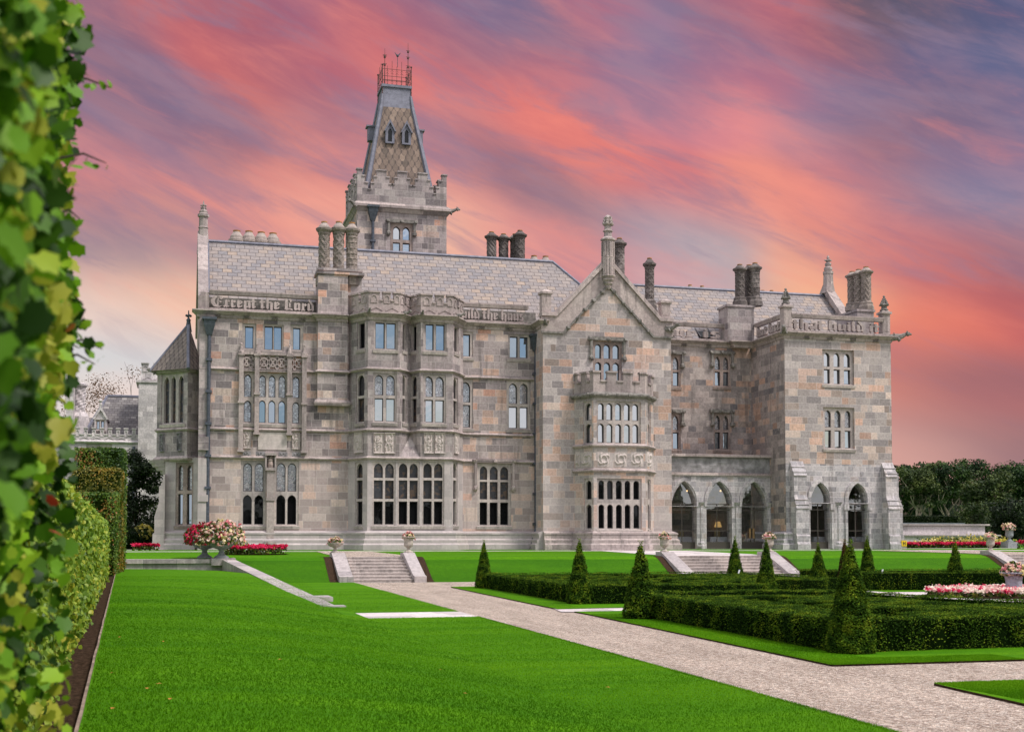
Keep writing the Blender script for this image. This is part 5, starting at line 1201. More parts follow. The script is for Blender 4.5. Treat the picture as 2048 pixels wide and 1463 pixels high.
# ------------------------------------------------------------------ corner turret
t0, t1, t2, t3 = (XL + .12, 82.1), (XY(374, 81.2), 81.2), (XY(313, 82.9), 82.9), (XY(313, 82.9) + .5, 86.0)
WA, WB_, WC_ = Wall(t2, t1), Wall(t1, t0), Wall(t3, t2)
zt0, zt1 = WA.Z(343, 915), WA.Z(343, 738)
rows = [(763, 845, 'g', 'dark_leaded_glass')]
window(WA, [(326.5, 337), (341, 350), (355.5, 366)], [(752, 845, 'g', 'dark_leaded_glass')], fr=.18, mat='tracery_stone', casement=False)
bm = NB()
for w in (WA, WB_, WC_): w.cut(bm, zt0, zt1, .35)
poly(bm, [(*t3, zt0 + .01), (*t2, zt0 + .01), (*t1, zt0 + .01), (*t0, zt0 + .01)])
obj('turret_wall', bm, 'grey_ashlar', manor)
tpth = [t3, t2, t1, t0]
course(tpth, zt0 - .2, o=.18, h=.25); course(tpth, WA.Z(343, 862), o=.14, h=.18); course(tpth, zt1 - .25, o=.22, h=.3)
ap = (XY(377, 83.4, 650), 83.4, GY(377, 648, 83.4).z)
bm = NB(); ev = []
for p, q in zip(tpth, (WC_.n, WC_.n + WA.n, WA.n + WB_.n, WB_.n)): ev.append((p[0] + q.x * .28, p[1] + q.y * .28, zt1 - .08))
for a, b in zip(ev, ev[1:]): poly(bm, [a, b, ap])
poly(bm, list(reversed(ev)) )
tr = obj('turret_roof', bm, 'turret_slate', manor)
bm = NB(); tube(bm, [ev[2], ap], .11, 6); tube(bm, [ev[1], ap], .08, 6); obj('ridge', bm, 'lead', tr)
bm = NB(); lathe(bm, ap, [(.22, -.5), (.12, .2), (.16, .25), (.06, .4), (.03, .9)], 8)
for a in range(4): blob(bm, (ap[0] + .15 * math.cos(a * 1.57 + .5), ap[1] + .15 * math.sin(a * 1.57 + .5), ap[2] + .55), .09, 1)
obj('finial', bm, 'verdigris_iron', manor)
for p0, p1 in ((321, 329.5), (356, 364)): carved(WA, WA.S(p0, 885), WA.S(p1, 885), WA.Z(340, 902), WA.Z(340, 866), 'shield', mat='carved_grey', depth=.12)
g = gargoyle((t2[0], t2[1], zt1 - .15), (-1, -.3, 0), .6)
u0, u1, u2 = (XL + .1, 81.05), (XY(331, 82.3), 82.3), (XY(331, 82.3), 86)
WV, WVl = Wall(u1, u0), Wall(u2, u1)
window(WV, [(355, 364.5), (372.5, 382.5)], [(929, 980, 'g', 'leaded_glass'), (987, 1048, 'f', 'blue_glass')], fr=.14, mat='brown_stone')
bm = NB()
for w in (WV, WVl): w.cut(bm, -.3, zt0 - .004, .35)
obj('turret_base_wall', bm, 'grey_ashlar', manor)
bm = NB(); sweep(bm, [u2, u1, u0], PLN); obj('plinth', bm, 'grey_ashlar', manor)
# corbel under the turret's outer corner, stepped buttress below it
bm = NB()
for k in range(6):
    t = k / 5; q = Vector(t2).lerp(Vector((u1[0] + .3, 82.7)), t ** 1.6); lathe(bm, (q.x + .45, q.y + .3, zt0 - .12 - .22 * k), [(.85 - .11 * k, -.21), (.95 - .11 * k, .0)], 8)
obj('corbel', bm, 'grey_ashlar', manor)
wq = Wall((XY(331, 82.3) , 84.2), (XY(331, 82.3), 82.0))
bm = NB(); prof = [(0, -.3), (.85, -.3), (.85, .35), (.72, .5), (.72, 1.0), (.62, 1.1), (.62, 2.1), (.36, 3.0), (.36, 4.0), (.2, 4.1), (.0, 4.8)]
v0 = [bm.verts.new(wq.p(wq.L - .75, z, o)) for o, z in prof]; v1 = [bm.verts.new(wq.p(wq.L + .25, z, o)) for o, z in prof]
bm.faces.new(v0); bm.faces.new(list(reversed(v1)))
for i in range(len(prof)):
    j = (i + 1) % len(prof); bm.faces.new((v0[i], v1[i], v1[j], v0[j]))
obj('buttress', bm, 'grey_ashlar', manor)

# ------------------------------------------------------------------ pale stone house beyond the turret
YH = 108.0
house = thing('stone_house', (-9, YH, 0), 'pale stone house with grey slate roof, small dormer and square turret behind the clipped hedges', 'house')
hx0, hx1 = XY(132, YH), XY(325, YH); WHs = Wall((hx0, YH), (hx1, YH)); ZP = WHs.Z(220, 885)
window(WHs, [(180, 190), (193, 203), (206, 216)], [(893, 915, 't', 'dim_glass'), (918, 960, 'f', 'dim_glass')], parent=house, fr=.3)
window(WHs, [(150, 157), (160, 167)], [(960, 995, 'f', 'dim_glass')], parent=house, fr=.25)
WHs.build(-.5, ZP, 'white_ashlar', house)
sv = manor; manor = house
course([(hx0, YH), (hx1, YH)], ZP - .05, 'white_ashlar', .18, .22)
nm = 12; du = [((k + .0) / nm + .012, (k + .62) / nm) for k in range(nm)]
crenel([WHs], ZP + .15, ZP + .62, ZP + 1.15, [du], 'white_ashlar')
YH2 = YH + .9; rx0, rx1 = GY(158, 850, YH2).x, GY(276, 850, YH2).x; zr = GY(220, 792, YH + 5).z
slab('roof', [((rx0, YH2, ZP), (rx1 + 2, YH2, ZP), (rx1 + 2, YH + 5, zr), (rx0 + 2.0, YH + 5, zr)), ((rx0, YH2, ZP), (rx0 + 2.0, YH + 5, zr), (rx0, YH + 10, ZP))], 'grey_slate', house)
bm = NB(); tube(bm, [(rx0 + 2, YH + 5, zr + .04), (rx1 + 2, YH + 5, zr + .04)], .12, 5); tube(bm, [(rx0, YH2, ZP), (rx0 + 2, YH + 5, zr)], .12, 5); obj('ridge', bm, 'lead', house)
d0, d1 = GY(189, 850, YH + .5).x, GY(213, 850, YH + .5).x; WD = Wall((d0, YH + .5), (d1, YH + .5)); zd = WD.Z(201, 822)
window(WD, [(193, 199), (202, 208)], [(841, 858, 'f', 'blue_glass')], parent=house, fr=.10)
bm = NB(); WD.plate(bm, [[(0, ZP), (WD.L, ZP), (WD.L, WD.Z(201, 836)), (WD.L / 2, zd + .25), (0, WD.Z(201, 836))]] + WD.holes, 0, -.3); box(bm, d0, d1, YH + .81, YH + 3.2, ZP, WD.Z(201, 836) - .1); obj('dormer', bm, 'white_ashlar', house)
bm = NB(); zk_ = WD.Z(201, 838); WD.plate(bm, [[(-.15, zk_), (.0, zk_), (WD.L / 2, zd + .1), (WD.L, zk_), (WD.L + .15, zk_), (WD.L / 2, zd + .45)]], .12, -2.4); c = WD.p(WD.L / 2, zd + .4, 0); lathe(bm, c, [(.1, 0), (.14, .2), (.05, .3), (.16, .45), (.03, .7)], 6); obj('gable_coping', bm, 'white_ashlar', house)
k0, k1 = GY(277, 800, YH - .6).x, GY(330, 800, YH - .6).x; WK = Wall((k0, YH - .6), (k1, YH - .6))
bm = NB(); zk2 = WK.Z(300, 765); box(bm, k0, k1, YH - .6, YH + 3.5, -.5, zk2); box(bm, k0 - .22, k1, YH - .7, YH + 3.6, zk2 + .003, zk2 + .2); obj('turret', bm, 'white_ashlar', house)
crenel([Wall((k0 + .25, YH - .4), (k1, YH - .4)), Wall((k0 + .244, YH + 3), (k0 + .244, YH - .39))], zk2 + .2, WK.Z(300, 740), WK.Z(300, 727), [[(0, .28), (.5, .9)], [(.1, .4), (.6, 1)]], 'white_ashlar')
q0, q1 = GY(132, 790, YH + 2).x, GY(147, 790, YH + 2).x
bm = NB(); box(bm, q0, q1, YH + 2, YH + 3.6, ZP - 1, GY(140, 762, YH + 2).z); obj('chimney', bm, 'white_ashlar', house)
p = GY(160, 812, YH + 4); bm = NB(); ht = GY(160, 768, YH + 4).z - p.z; lathe(bm, (p.x, p.y, p.z - 1.5), [(.9, -1), (.75, .6), (.5, 1.0)], 8); lathe(bm, (p.x, p.y, p.z - .5), [(.42, z * (ht + .2) / 20) for z in range(21)], 16, lambda a, z: 1.1 if ((a / 6.283 * 4 + z * 1.1) % 1) > .5 else .92); lathe(bm, (p.x, p.y, p.z + ht - .3), [(.45, 0), (.62, .15), (.62, .3), (.4, .4)], 12); obj('chimney', bm, 'white_ashlar', house)
bm = NB(); box(bm, hx0 - 6, hx0 + 3, YH + 3, YH + 8, -.5, ZP + .6); obj('wall', bm, 'white_ashlar', house)
slab('roof', [((hx0 - 6, YH + 3, ZP + .7), (hx0 + 3.4, YH + 3, ZP + .7), (hx0 + 3.4, YH + 6, ZP + 2.6), (hx0 - 6, YH + 6, ZP + 2.6))], 'grey_slate', house)
hopper_pipe(WHs, 268, 893, 1010, hopper=False); hopper_pipe(WHs, 152.5, 893, 1000, hopper=False)
manor = sv

# ------------------------------------------------------------------ ground, terrace, garden floor
G0 = -1.45
YC0, YC1 = 63.6, 60.6                                       # crest and foot of the grass bank
def sheet(name, f, us, vs, mat, kind_='structure', smooth=True, gaps=None):
    bm = NB(); g = [[bm.verts.new(f(u, v)) for v in vs] for u in us]
    for i in range(len(us) - 1):
        if gaps and any(a < (us[i] + us[i + 1]) / 2 < b for a, b in gaps): continue
        for j in range(len(vs) - 1): bm.faces.new((g[i][j], g[i + 1][j], g[i + 1][j + 1], g[i][j + 1]))
    o = obj(name, bm, mat, None, smooth); o['kind'] = kind_; return o
def interp(t, P):
    if t <= P[0][0]: return P[0][1]
    for (a, b), (c, d) in zip(P, P[1:]):
        if t <= c: return b + (d - b) * (t - a) / (c - a)
    return P[-1][1]
GP = [(-300, G0 - .06), (100, G0 - .06), (101, -.2), (112, -.06), (220, .9), (700, 4.0)]
sheet('ground', lambda x, y: (x, y, interp(y, GP)), [-500, -100, 0, 100, 200, 700], [-300, -60, 0, 60, 99.9, 101, 112, 150, 220, 400, 700], 'meadow_grass')
TP = [(63.0, -.40), (63.35, -.30), (63.7, -.255), (64.5, -.23), (75, -.06), (79, 0), (113, -.01)]
def tz(y): return interp(y, TP)
def gx_(px, py, Y): return GY(px, py, Y).x
sl = (gx_(663, 1106, 63.6), gx_(690, 1106, 63.6), gx_(806, 1106, 63.6), gx_(829, 1106, 63.6))
sm = (gx_(1322, 1106, 63.6), gx_(1347, 1106, 63.6), gx_(1527, 1106, 63.6), gx_(1551, 1106, 63.6))
sr = (gx_(1977, 1110, 63.6), gx_(2000, 1110, 63.6), gx_(2150, 1110, 63.6), gx_(2180, 1110, 63.6))
GAPS = [(s_[0] + .1, s_[3] - .1) for s_ in (sl, sm, sr)]; gxs = sorted(v for g in GAPS for v in g)
sheet('terrace', lambda x, y: (x, y, tz(y)), [-70, -30, -3, 2.6, 20, 60, 130], [63.7, 64.5, 75, 79, 113], 'lawn_grass')
sheet('terrace_edge', lambda x, y: (x, y, tz(y)), sorted([-70, -30, -3, 2.6, 20, 130] + gxs), [63.0, 63.35, 63.7], 'lawn_grass', gaps=GAPS)
BP = [(60.2, G0 - .05), (60.6, G0 + .02), (61.0, -1.32), (62.4, -.68), (63.0, -.40)]
def bz(y): return interp(y, BP)
sheet('grass_bank', lambda x, y: (x, y, bz(y)), sorted([2.4, 130] + gxs), [60.2, 60.6, 61.0, 62.4, 63.0], 'shaded_bank_grass', gaps=GAPS)
sheet('gravel', lambda x, y: (x, y, G0), [3.0, 20, 60, 110], [-20, 0, 20, 40, 60.5], 'gravel')
def flat(name, pts, z, mat, dz=None):
    bm = NB(); poly(bm, [(x, y, (dz(x, y) if dz else z)) for x, y in pts]); o = obj(name, bm, mat); o['kind'] = 'structure'
    if o.data.polygons and o.data.polygons[0].normal.z < 0: o.data.flip_normals()
    return o
def turf(pts, th=.034, z=G0, name='lawn'):
    bm = NB(); n = len(pts)
    if sum(pts[i][0] * pts[(i + 1) % n][1] - pts[(i + 1) % n][0] * pts[i][1] for i in range(n)) < 0: pts = pts[::-1]
    # wander the cut edge slightly so that it is not ruler-straight
    P = []
    for i in range(n):
        a, b = Vector(pts[i]), Vector(pts[(i + 1) % n]); L = (b - a).length; m = max(1, int(min(L, 80) / .6))
        for k in range(m):
            q = a.lerp(b, k / m); w_ = .018 if k else 0
            P.append((q.x + noise.noise(Vector((q.x * 1.3, q.y * 1.3, 1))) * w_, q.y + noise.noise(Vector((q.x * 1.3, q.y * 1.3, 5))) * w_))
    extrude_poly(bm, [P], lambda a, b, d: Vector((a, b, d)), z - .03, z + th)
    o = obj(name, bm, 'lawn_grass'); o.data.materials.append(M['soil']); o['kind'] = 'structure'
    for f in o.data.polygons:
        if f.normal.z < .5: f.material_index = 1
    return o
def pl(Y): return 7.12 + .0191 * Y                          # left edge of the gravel walk
turf([(4.5, -14), (pl(-14), -14), (pl(32.4), 32.4), (4.35, 32.4)])
turf([(4.3, 34.9), (pl(34.9), 34.9), (pl(60.9), 60.9), (2.9, 60.9), (3.6, 48)])
flat('path', [(4.3, 32.4), (pl(32.4) + .02, 32.4), (pl(34.9) + .02, 34.9), (4.3, 34.9)], G0 + .03, 'paving')
bA = [G(905, 1175, G0), G(1115, 1219, G0), (20.2, 36.6), (20.2, 42.4), (26.0, 42.6), (26.0, 53.6), (11.6, 53.6)]
turf(bA)
pB0, pB1, pB2 = G(1180, 1230, G0), G(1665, 1332, G0), G(2048, 1321, G0)
turf([pB0, pB1, pB2, (pB2[0] + 6, pB2[1] + .2), (pB2[0] + 6, 30), (19.8, 34.2), (pB0[0], 34.0)])
turf([(27.0, 43.9), (31.5, 43.0), (36.5, 42.0), (60, 42), (60, 53.6), (27.0, 53.6)])
q0, q1 = G(1868, 1370, G0), G(2048, 1411, G0); q2 = G(2048, 1364, G0)
turf([q0, q1, (q1[0] + 3, q1[1] - 3), (q2[0] + 8, q2[1] + .3), q2])
flat('path', [(10.6, 34.1), (20.1, 34.15), (20.1, 36.5), (11.0, 36.5)], G0 + .02, 'paving')
flat('path', [(20.3, 34.6), (25.0, 34.9), (36.4, 40.6), (36.4, 41.9), (31.4, 42.9), (26.9, 43.8), (26.9, 53), (26.1, 53), (26.1, 42.5), (20.3, 42.3)], G0 + .025, 'paving')
# paving along the walls, gravel landings above the steps
flat('pavement', [(-14, 74.6), (45, 74.2), (57, 73.0), (90, 73.0), (90, 82.8), (-14, 82.8)], 0, 'paving', lambda x, y: tz(y) + .012)
flat('path', [(GY(1745, 1103, 73.4).x, 73.4), (GY(1985, 1110, 64.6).x, 64.6), (GY(1985, 1110, 66.4).x, 66.4), (GY(1790, 1103, 74.1).x, 74.1)], 0, 'gravel', lambda x, y: tz(y) + .03)

# upper lawn by the hedge, ruled between the soil edge and the coping
def xl(y): return -.30 - .039 * y
def xr(y): return 4.75 if y < 36 else interp(y, [(36, 4.75), (38.5, 4.40), (62, 2.35)])
def lz(u, y):
    zl = -.80 + .05 * (y / 62); zr = G0 + .062 if y < 36 else interp(y, [(36, G0 + .062), (38.5, G0 + .04), (53, -.765), (62, -.86)])
    k = u ** 1.7; k = k * k * (3 - 2 * k) * .35 + k * .65
    return zl + (zr - zl) * k
ysl = [-14 + i * 1.0 for i in range(77)]
sheet('lawn', lambda u, y: (xl(y) + (xr(y) - xl(y)) * u, y, lz(u, y)), [i / 16 for i in range(17)], ysl, 'lawn_grass')
sheet('soil', lambda u, y: (xl(y) - 1.4 * u, y, -.86 + .05 * y / 62 + .04 * noise.noise(Vector((u * 3, y * 2, 0)))), [0, .2, .4, .7, 1], [-14 + i * .5 for i in range(153)], 'soil')
bm = NB()
P = [(xl(y) - .012 + .012 * noise.noise(Vector((0, y * .6, 3))), y) for y in [-4 + .7 * i for i in range(94)]]
for (x0, y0), (x1, y1) in zip(P, P[1:]):
    z0, z1 = lz(0, y0), lz(0, y1); hexa(bm, [(x0 - .012, y0, z0 - .12), (x0 + .012, y0, z0 - .12), (x1 + .012, y1, z1 - .12), (x1 - .012, y1, z1 - .12), (x0 - .012, y0, z0 + .025), (x0 + .012, y0, z0 + .025), (x1 + .012, y1, z1 + .025), (x1 - .012, y1, z1 + .025)])
tag(obj('lawn_edging', bm, 'bark'), 'thin brown edging strip between lawn and dark soil under the hedge', 'lawn edging')

# ------------------------------------------------------------------ low wall with raking coping
wx0, wx1 = -2.6, 2.75
lw = thing('low_wall', (0, 62, -1), 'low pale stone wall turning into a sloping coping beside the upper lawn', 'wall')
bm = NB(); box(bm, wx0, wx1 - .1, 62.0, 62.9, -1.2, -.50); obj('wall', bm, 'coping_stone', lw)
bm = NB(); box(bm, wx0, 1.6, 61.9, 63.1, -.497, -.30); box(bm, 1.62, wx1, 61.75, 63.6, -.6, -.26); obj('coping', bm, 'coping_stone', lw)
bm = NB(); ks = [0, .18, .36, .54, .72, .88]; A, B = Vector((2.42, 61.9, -.32)), Vector((4.42, 38.6, G0 + .06))
for k in range(len(ks)):
    a = A.lerp(B, ks[k] + .0015); b = A.lerp(B, (ks + [1])[k + 1] - .0015); w_ = .30
    hexa(bm, [(a.x - w_, a.y, a.z - .55), (a.x + w_, a.y, a.z - .55), (b.x + w_, b.y, b.z - .45), (b.x - w_, b.y, b.z - .45), (a.x - w_, a.y, a.z), (a.x + w_, a.y, a.z), (b.x + w_, b.y, b.z), (b.x - w_, b.y, b.z)])
obj('raking_coping', bm, 'coping_stone', lw)
bm = NB(); p = A.lerp(B, .86); box(bm, p.x + .28, p.x + .85, p.y - .5, p.y + .9, G0 - .2, p.z - .02); box(bm, B.x - .28, B.x + .55, B.y - .7, B.y - .02, G0 - .2, G0 + .075); obj('kneeler', bm, 'coping_stone', lw)

# ------------------------------------------------------------------ stone steps
def steps(xl0, xl1, xr0, xr1, label, cheeks=(1, 1), n=8):
    """flight between two sloping cheek walls"""
    o = thing('stone_steps', ((xl1 + xr0) / 2, 62, G0), label, 'stone steps')
    bm = NB(); rise = (tz(63.7) + .02 - G0) / n; y0, y1 = 60.55, 63.62; tr = (y1 - y0) / (n - 1); prof = []
    for k in range(n):
        y = y0 + tr * k; z = G0 + rise * k
        prof += [(y, z), (y, z + rise - .045), (y - .025, z + rise - .04), (y - .025, z + rise)]
    prof += [(y1 + .6, G0 + rise * n), (y1 + .6, G0 - .1), (y0, G0 - .1)]
    extrude_poly(bm, [prof], lambda a, b, d: Vector((d, a, b)), xl1 - .01, xr0 + .01); obj('flight', bm, 'step_stone', o)
    for on, (a, b) in zip(cheeks, ((xl0, xl1), (xr0, xr1))):
        if not on: continue
        bm = NB(); pr = [(60.3, G0 - .1), (64.4, -.5), (64.4, -.02), (63.6, -.02), (60.75, G0 + .36), (60.3, G0 + .30)]
        extrude_poly(bm, [pr], lambda u, v, d: Vector((d, u, v)), a, b)
        obj('cheek_wall', bm, 'coping_stone', o)
    return o
steps(*sl, 'left flight of stone steps, in full view between two sloping cheek walls')
steps(*sm, 'wide pale stone steps in front of the three arches, half hidden by the parterre')
steps(*sr, 'stone steps at the right edge of the picture behind the large fluted urn')
for s_, far in ((sl, 74.6), (sm, 74.3), (sr, 73)):
    c = (s_[1] + s_[2]) / 2; w_ = (s_[2] - s_[1]) / 2
    flat('path', [(c - w_, 63.64), (c + w_, 63.64), (c + w_ + .5, 66), (c + w_ * .9, far), (c - w_ * 1.2, far), (c - w_ - .4, 66)], 0, 'gravel' if s_ is not sm else 'paving', lambda x, y: tz(y) + .020)
    for a, b in ((s_[0] - .42, s_[0] - .003), (s_[3] + .003, s_[3] + .42)):
        bm = NB(); P = [60.5, 61.0, 62.4, 63.0, 63.35, 63.7]
        f = lambda y: (bz(y) if y <= 63 else tz(y)) + .018
        for ya, yb in zip(P, P[1:]): poly(bm, [(a, ya, f(ya)), (b, ya, f(ya)), (b, yb, f(yb)), (a, yb, f(yb))])
        kind(obj('soil', bm, 'soil'))

# ------------------------------------------------------------------ walls beyond the wing
X0, X1 = 44.0, GY(1970, 1060, 92).x
sw = thing('stone_wall', (54, 92, 0), 'long pale stone wall in two tiers beyond the right wing', 'wall')
zt, zl_ = GY(1900, 1047, 92).z, GY(1900, 1069, 91).z
bm = NB(); box(bm, X0, X1, 92, 93, -.2, zt - .14); obj('upper_wall', bm, 'white_ashlar', sw)
bm = NB(); box(bm, X0, X1 + .5, 91, 91.98, -.2, zl_ - .1); obj('lower_wall', bm, 'white_ashlar', sw)
bm = NB(); box(bm, X0, X1 + .35, 91.8, 93.2, zt - .137, zt); hexa(bm, [(X0, 90.85, zl_ - .097), (X1 + .7, 90.85, zl_ - .097), (X1 + .7, 91.99, zl_ - .097), (X0, 91.99, zl_ - .097), (X0, 90.85, zl_), (X1 + .75, 90.85, zl_), (X1 + .5, 91.99, zl_ + .06), (X0, 91.99, zl_ + .06)]); obj('coping', bm, 'coping_stone', sw)
bm = NB(); X2 = GY(1930, 1048, 97).x; box(bm, X0, X2, 97, 98, -.2, GY(1880, 1045, 97).z); sb = obj('retaining_wall', bm, 'blue_slate_wall'); tag(sb, 'blue grey low wall between the pale stone wall and the dark clipped hedge', 'wall')

# yellow marker post
p = GY(1808, 1098, 77.0); mp = thing('hydrant_marker', (p.x, 77.0, tz(77)), 'small yellow hydrant marker post at the foot of the right wing', 'marker post')
bm = NB(); box(bm, p.x - .20, p.x + .20, 77.0, 77.12, 0, .16); box(bm, p.x - .17, p.x + .17, 77.02, 77.10, .163, .56); obj('post', bm, 'urn_stone', mp)
bm = NB(); box(bm, p.x - .20, p.x + .20, 76.96, 77.015, .20, .60); pt = obj('plate', bm, 'yellow_plate', mp)
bm = NB(); box(bm, p.x - .10, p.x - .05, 76.945, 76.962, .28, .52); box(bm, p.x + .05, p.x + .10, 76.945, 76.962, .28, .52); box(bm, p.x - .05, p.x + .05, 76.946, 76.962, .38, .42); obj('letter', bm, 'black_paint', pt)

# ------------------------------------------------------------------ dining room seen through the arches
def table(px, py, Y, wd, label):
    p = GY(px, py, Y); o = thing('dining_table', (p.x, Y, .1), label, 'dining table')
    bm = NB(); z = .86
    top = [(p.x - wd / 2, Y - .45), (p.x + wd / 2, Y - .45), (p.x + wd / 2, Y + .45), (p.x - wd / 2, Y + .45)]; a = [bm.verts.new((x, y, z)) for x, y in top]
    bm.faces.new(a); ring = []; n = 8
    for i in range(4):
        (x0, y0), (x1, y1) = top[i], top[(i + 1) % 4]
        for k in range(n):
            t = k / n; ring.append((x0 + (x1 - x0) * t, y0 + (y1 - y0) * t))
    up_ = [bm.verts.new((x, y, z - .001)) for x, y in ring]; lo = []
    for i, (x, y) in enumerate(ring): s_ = .04 + .03 * (i % 2); d = Vector((x - p.x, y - Y)).normalized(); lo.append(bm.verts.new((x + d.x * s_, y + d.y * s_, z - .36 - (.10 if i % n == 0 else 0))))
    for i in range(len(ring)): j = (i + 1) % len(ring); bm.faces.new((up_[i], lo[i], lo[j], up_[j]))
    obj('tablecloth', bm, 'cloth', o)
    for sx in (-1, 1):
        for sy in (-1, 1):
            bm = NB(); tube(bm, [(p.x + sx * (wd / 2 - .08), Y + sy * .36, .10), (p.x + sx * (wd / 2 - .08), Y + sy * .36, .84)], .03, 6); obj('leg', bm, 'wood', o)
    return o
def chair(px, py, Y, label):
    p = GY(px, py, Y); o = thing('dining_chair', (p.x, Y, .1), label, 'chair')
    bm = NB(); box(bm, p.x - .22, p.x + .22, Y - .22, Y + .22, .50, .58); obj('seat', bm, 'chair_cover', o)
    bm = NB(); box(bm, p.x - .24, p.x + .24, Y + .20, Y + .27, .56, 1.28); bmesh.ops.bevel(bm, geom=bm.edges[:], offset=.03, segments=2, affect='EDGES'); obj('backrest', bm, 'chair_cover', o)
    for sx in (-1, 1):
        for sy in (-1, 1): bm = NB(); tube(bm, [(p.x + sx * .2, Y + sy * .2, .10), (p.x + sx * .19, Y + sy * .19, .5)], .02, 5); obj('leg', bm, 'wood', o)
table(1361, 1074, 81.9, 1.25, 'white clothed dining table behind the glass of the left arch'); table(1432, 1074, 81.9, 1.25, 'white clothed dining table behind the glass of the middle arch')
chair(1364, 1066, 82.5, 'upholstered dining chair behind the table in the left arch'); chair(1437, 1066, 82.5, 'upholstered dining chair behind the table in the middle arch')
table(1632, 1073, 79.7, .8, 'white clothed table behind the left arch of the wing'); table(1709, 1073, 79.7, .95, 'white clothed table behind the right arch of the wing')
def lamp(px, Y, z0, z1, label):
    x = GY(px, 1060, Y).x; o = thing('standard_lamp', (x, Y, .1), label, 'lamp')
    bm = NB(); lathe(bm, (x, Y, 0), [(.14, .1), (.14, .13), (.02, .16), (.02, z0 + .05)], 8); obj('stand', bm, 'bronze_frame', o)
    bm = NB(); lathe(bm, (x, Y, 0), [(.27, z0), (.15, z1)], 12, cap=False); obj('lamp_shade', bm, 'shade_glow', o)
lamp(1436, 82.8, 1.55, 1.95, 'lit standard lamp with a yellow shade behind the middle arch')
for px in (1374, 1441):
    p = GY(px, 981, 82.0); o = thing('ceiling_light', (p.x, 82, p.z), 'small glowing lamp hanging behind the %s arch' % ('left' if px < 1400 else 'middle'), 'ceiling light', 'lamps behind the arches')
    bm = NB(); tube(bm, [(p.x, 82, p.z + .1), (p.x, 82, 6.15)], .015, 5); obj('cord', bm, 'window_frame', o)
    bm = NB(); blob(bm, (p.x, 82, p.z), .065, 2); obj('bulb', bm, 'lamp_glow', o)

# ------------------------------------------------------------------ urns and flowers
def flowers(center, rx, ry, h, npet, mat, nleaf, parent, psize=.10, name='flowers', lname='foliage'):
    """mound of petals over leaves"""
    c = np.array(center)
    def pts(n, k):
        a = rng.uniform(0, 2 * np.pi, n); e = np.arccos(rng.uniform(-.15, 1, n)); r = k * rng.uniform(.82, 1.05, n)
        d = np.stack([np.cos(a) * np.sin(e), np.sin(a) * np.sin(e), np.cos(e)], 1)
        lump = np.array([1 + .22 * noise.noise(Vector(v * 2.6) + Vector(center)) for v in d])
        return c + d * np.array([rx, ry, h]) * (r * lump)[:, None], d
    p, d = pts(nleaf, .95); leafcloud(lname, p, d, psize * 1.1, 'flower_leaf', parent, .6, .8, shape='leaf')
    # each bloom is a knot of petals
    p, d = pts(npet, 1.0); tone = clumps(p, 3.0, .7)
    P = np.repeat(p, 5, 0) + rng.normal(0, psize * .22, (npet * 5, 3)); D = np.repeat(d, 5, 0)
    return leafcloud(name, P, D, psize * .75, mat, parent, .9, .7, rnd=np.clip(np.repeat(tone, 5) + rng.normal(0, .06, npet * 5), 0, 1), shape='leaf')
def flute(n, d): return lambda a, z: 1 + d * math.cos(n * a)
BOWL = [(.30, 0), (.30, .06), (.24, .09), (.13, .17), (.10, .30), (.14, .36), (.20, .38), (.38, .44), (.50, .54), (.54, .64), (.58, .67), (.58, .71), (.50, .70)]
CAMP = [(.24, 0), (.24, .05), (.12, .10), (.08, .22), (.12, .26), (.20, .30), (.24, .38), (.24, .50), (.23, .62), (.28, .74), (.36, .78), (.36, .82), (.28, .81)]
LEAD = [(.26, 0), (.30, .04), (.34, .08), (.36, .14), (.33, .20), (.27, .28), (.27, .50), (.30, .64), (.38, .70), (.44, .73), (.44, .77), (.36, .76)]
def urn(loc, prof, s, mat, label, petals, fl=1.0, npet=130, ped=None, flt=None, group=None):
    o = thing('flower_urn', loc, label, 'urn', group); x, y, z = loc
    if ped:
        bm = NB(); box(bm, x - ped[0] / 2, x + ped[0] / 2, y - ped[0] / 2, y + ped[0] / 2, z, z + ped[1]); obj('pedestal', bm, mat, o); z += ped[1] + .002
    k = next((i for i, p in enumerate(prof) if i > 3 and p[1] > prof[-1][1] * .38), 5)
    bm = NB(); lathe(bm, (x, y, z), [(r * s, h * s) for r, h in prof[:k + 1]], 20); obj('foot', bm, mat, o, smooth=False)
    bm = NB(); lathe(bm, (x, y, z), [(r * s, h * s + (.002 if i == 0 else 0)) for i, (r, h) in enumerate(prof[k:])], 48 if flt else 20, flt); obj('bowl', bm, mat, o)
    R_ = max(p[0] for p in prof) * s; H = prof[-1][1] * s
    flowers((x, y, z + H - .04), R_ * .95 * fl, R_ * .95 * fl, R_ * .9 * fl, npet, petals, npet * 2, o, .11 * s ** .5)
    return o
def on(px, Y): return GY(px, 1100, Y).x
urn((on(670, 63.9), 63.9, -.02), BOWL, .72, 'urn_stone', 'shallow stone urn of pink flowers on the left cheek wall of the left steps', 'cream_petal', .9, 70)
urn((on(817, 63.9), 63.9, -.02), CAMP, 1.0, 'urn_stone', 'bell shaped stone urn of pink flowers on the right cheek wall of the left steps', 'cream_petal', .85, 70)
urn((on(1329, 63.9), 63.9, -.02), CAMP, 1.0, 'urn_stone', 'stone urn of flowers on the left cheek wall of the middle steps', 'cream_petal', .85, 70)
urn((on(1539, 63.9), 63.9, -.02), CAMP, 1.0, 'urn_stone', 'stone urn of flowers on the right cheek wall of the middle steps', 'cream_petal', .95, 80)
urn((on(1981, 63.9), 63.9, -.02), CAMP, 1.0, 'urn_stone', 'stone urn of flowers on the cheek wall of the far right steps', 'cream_petal', .95, 80)
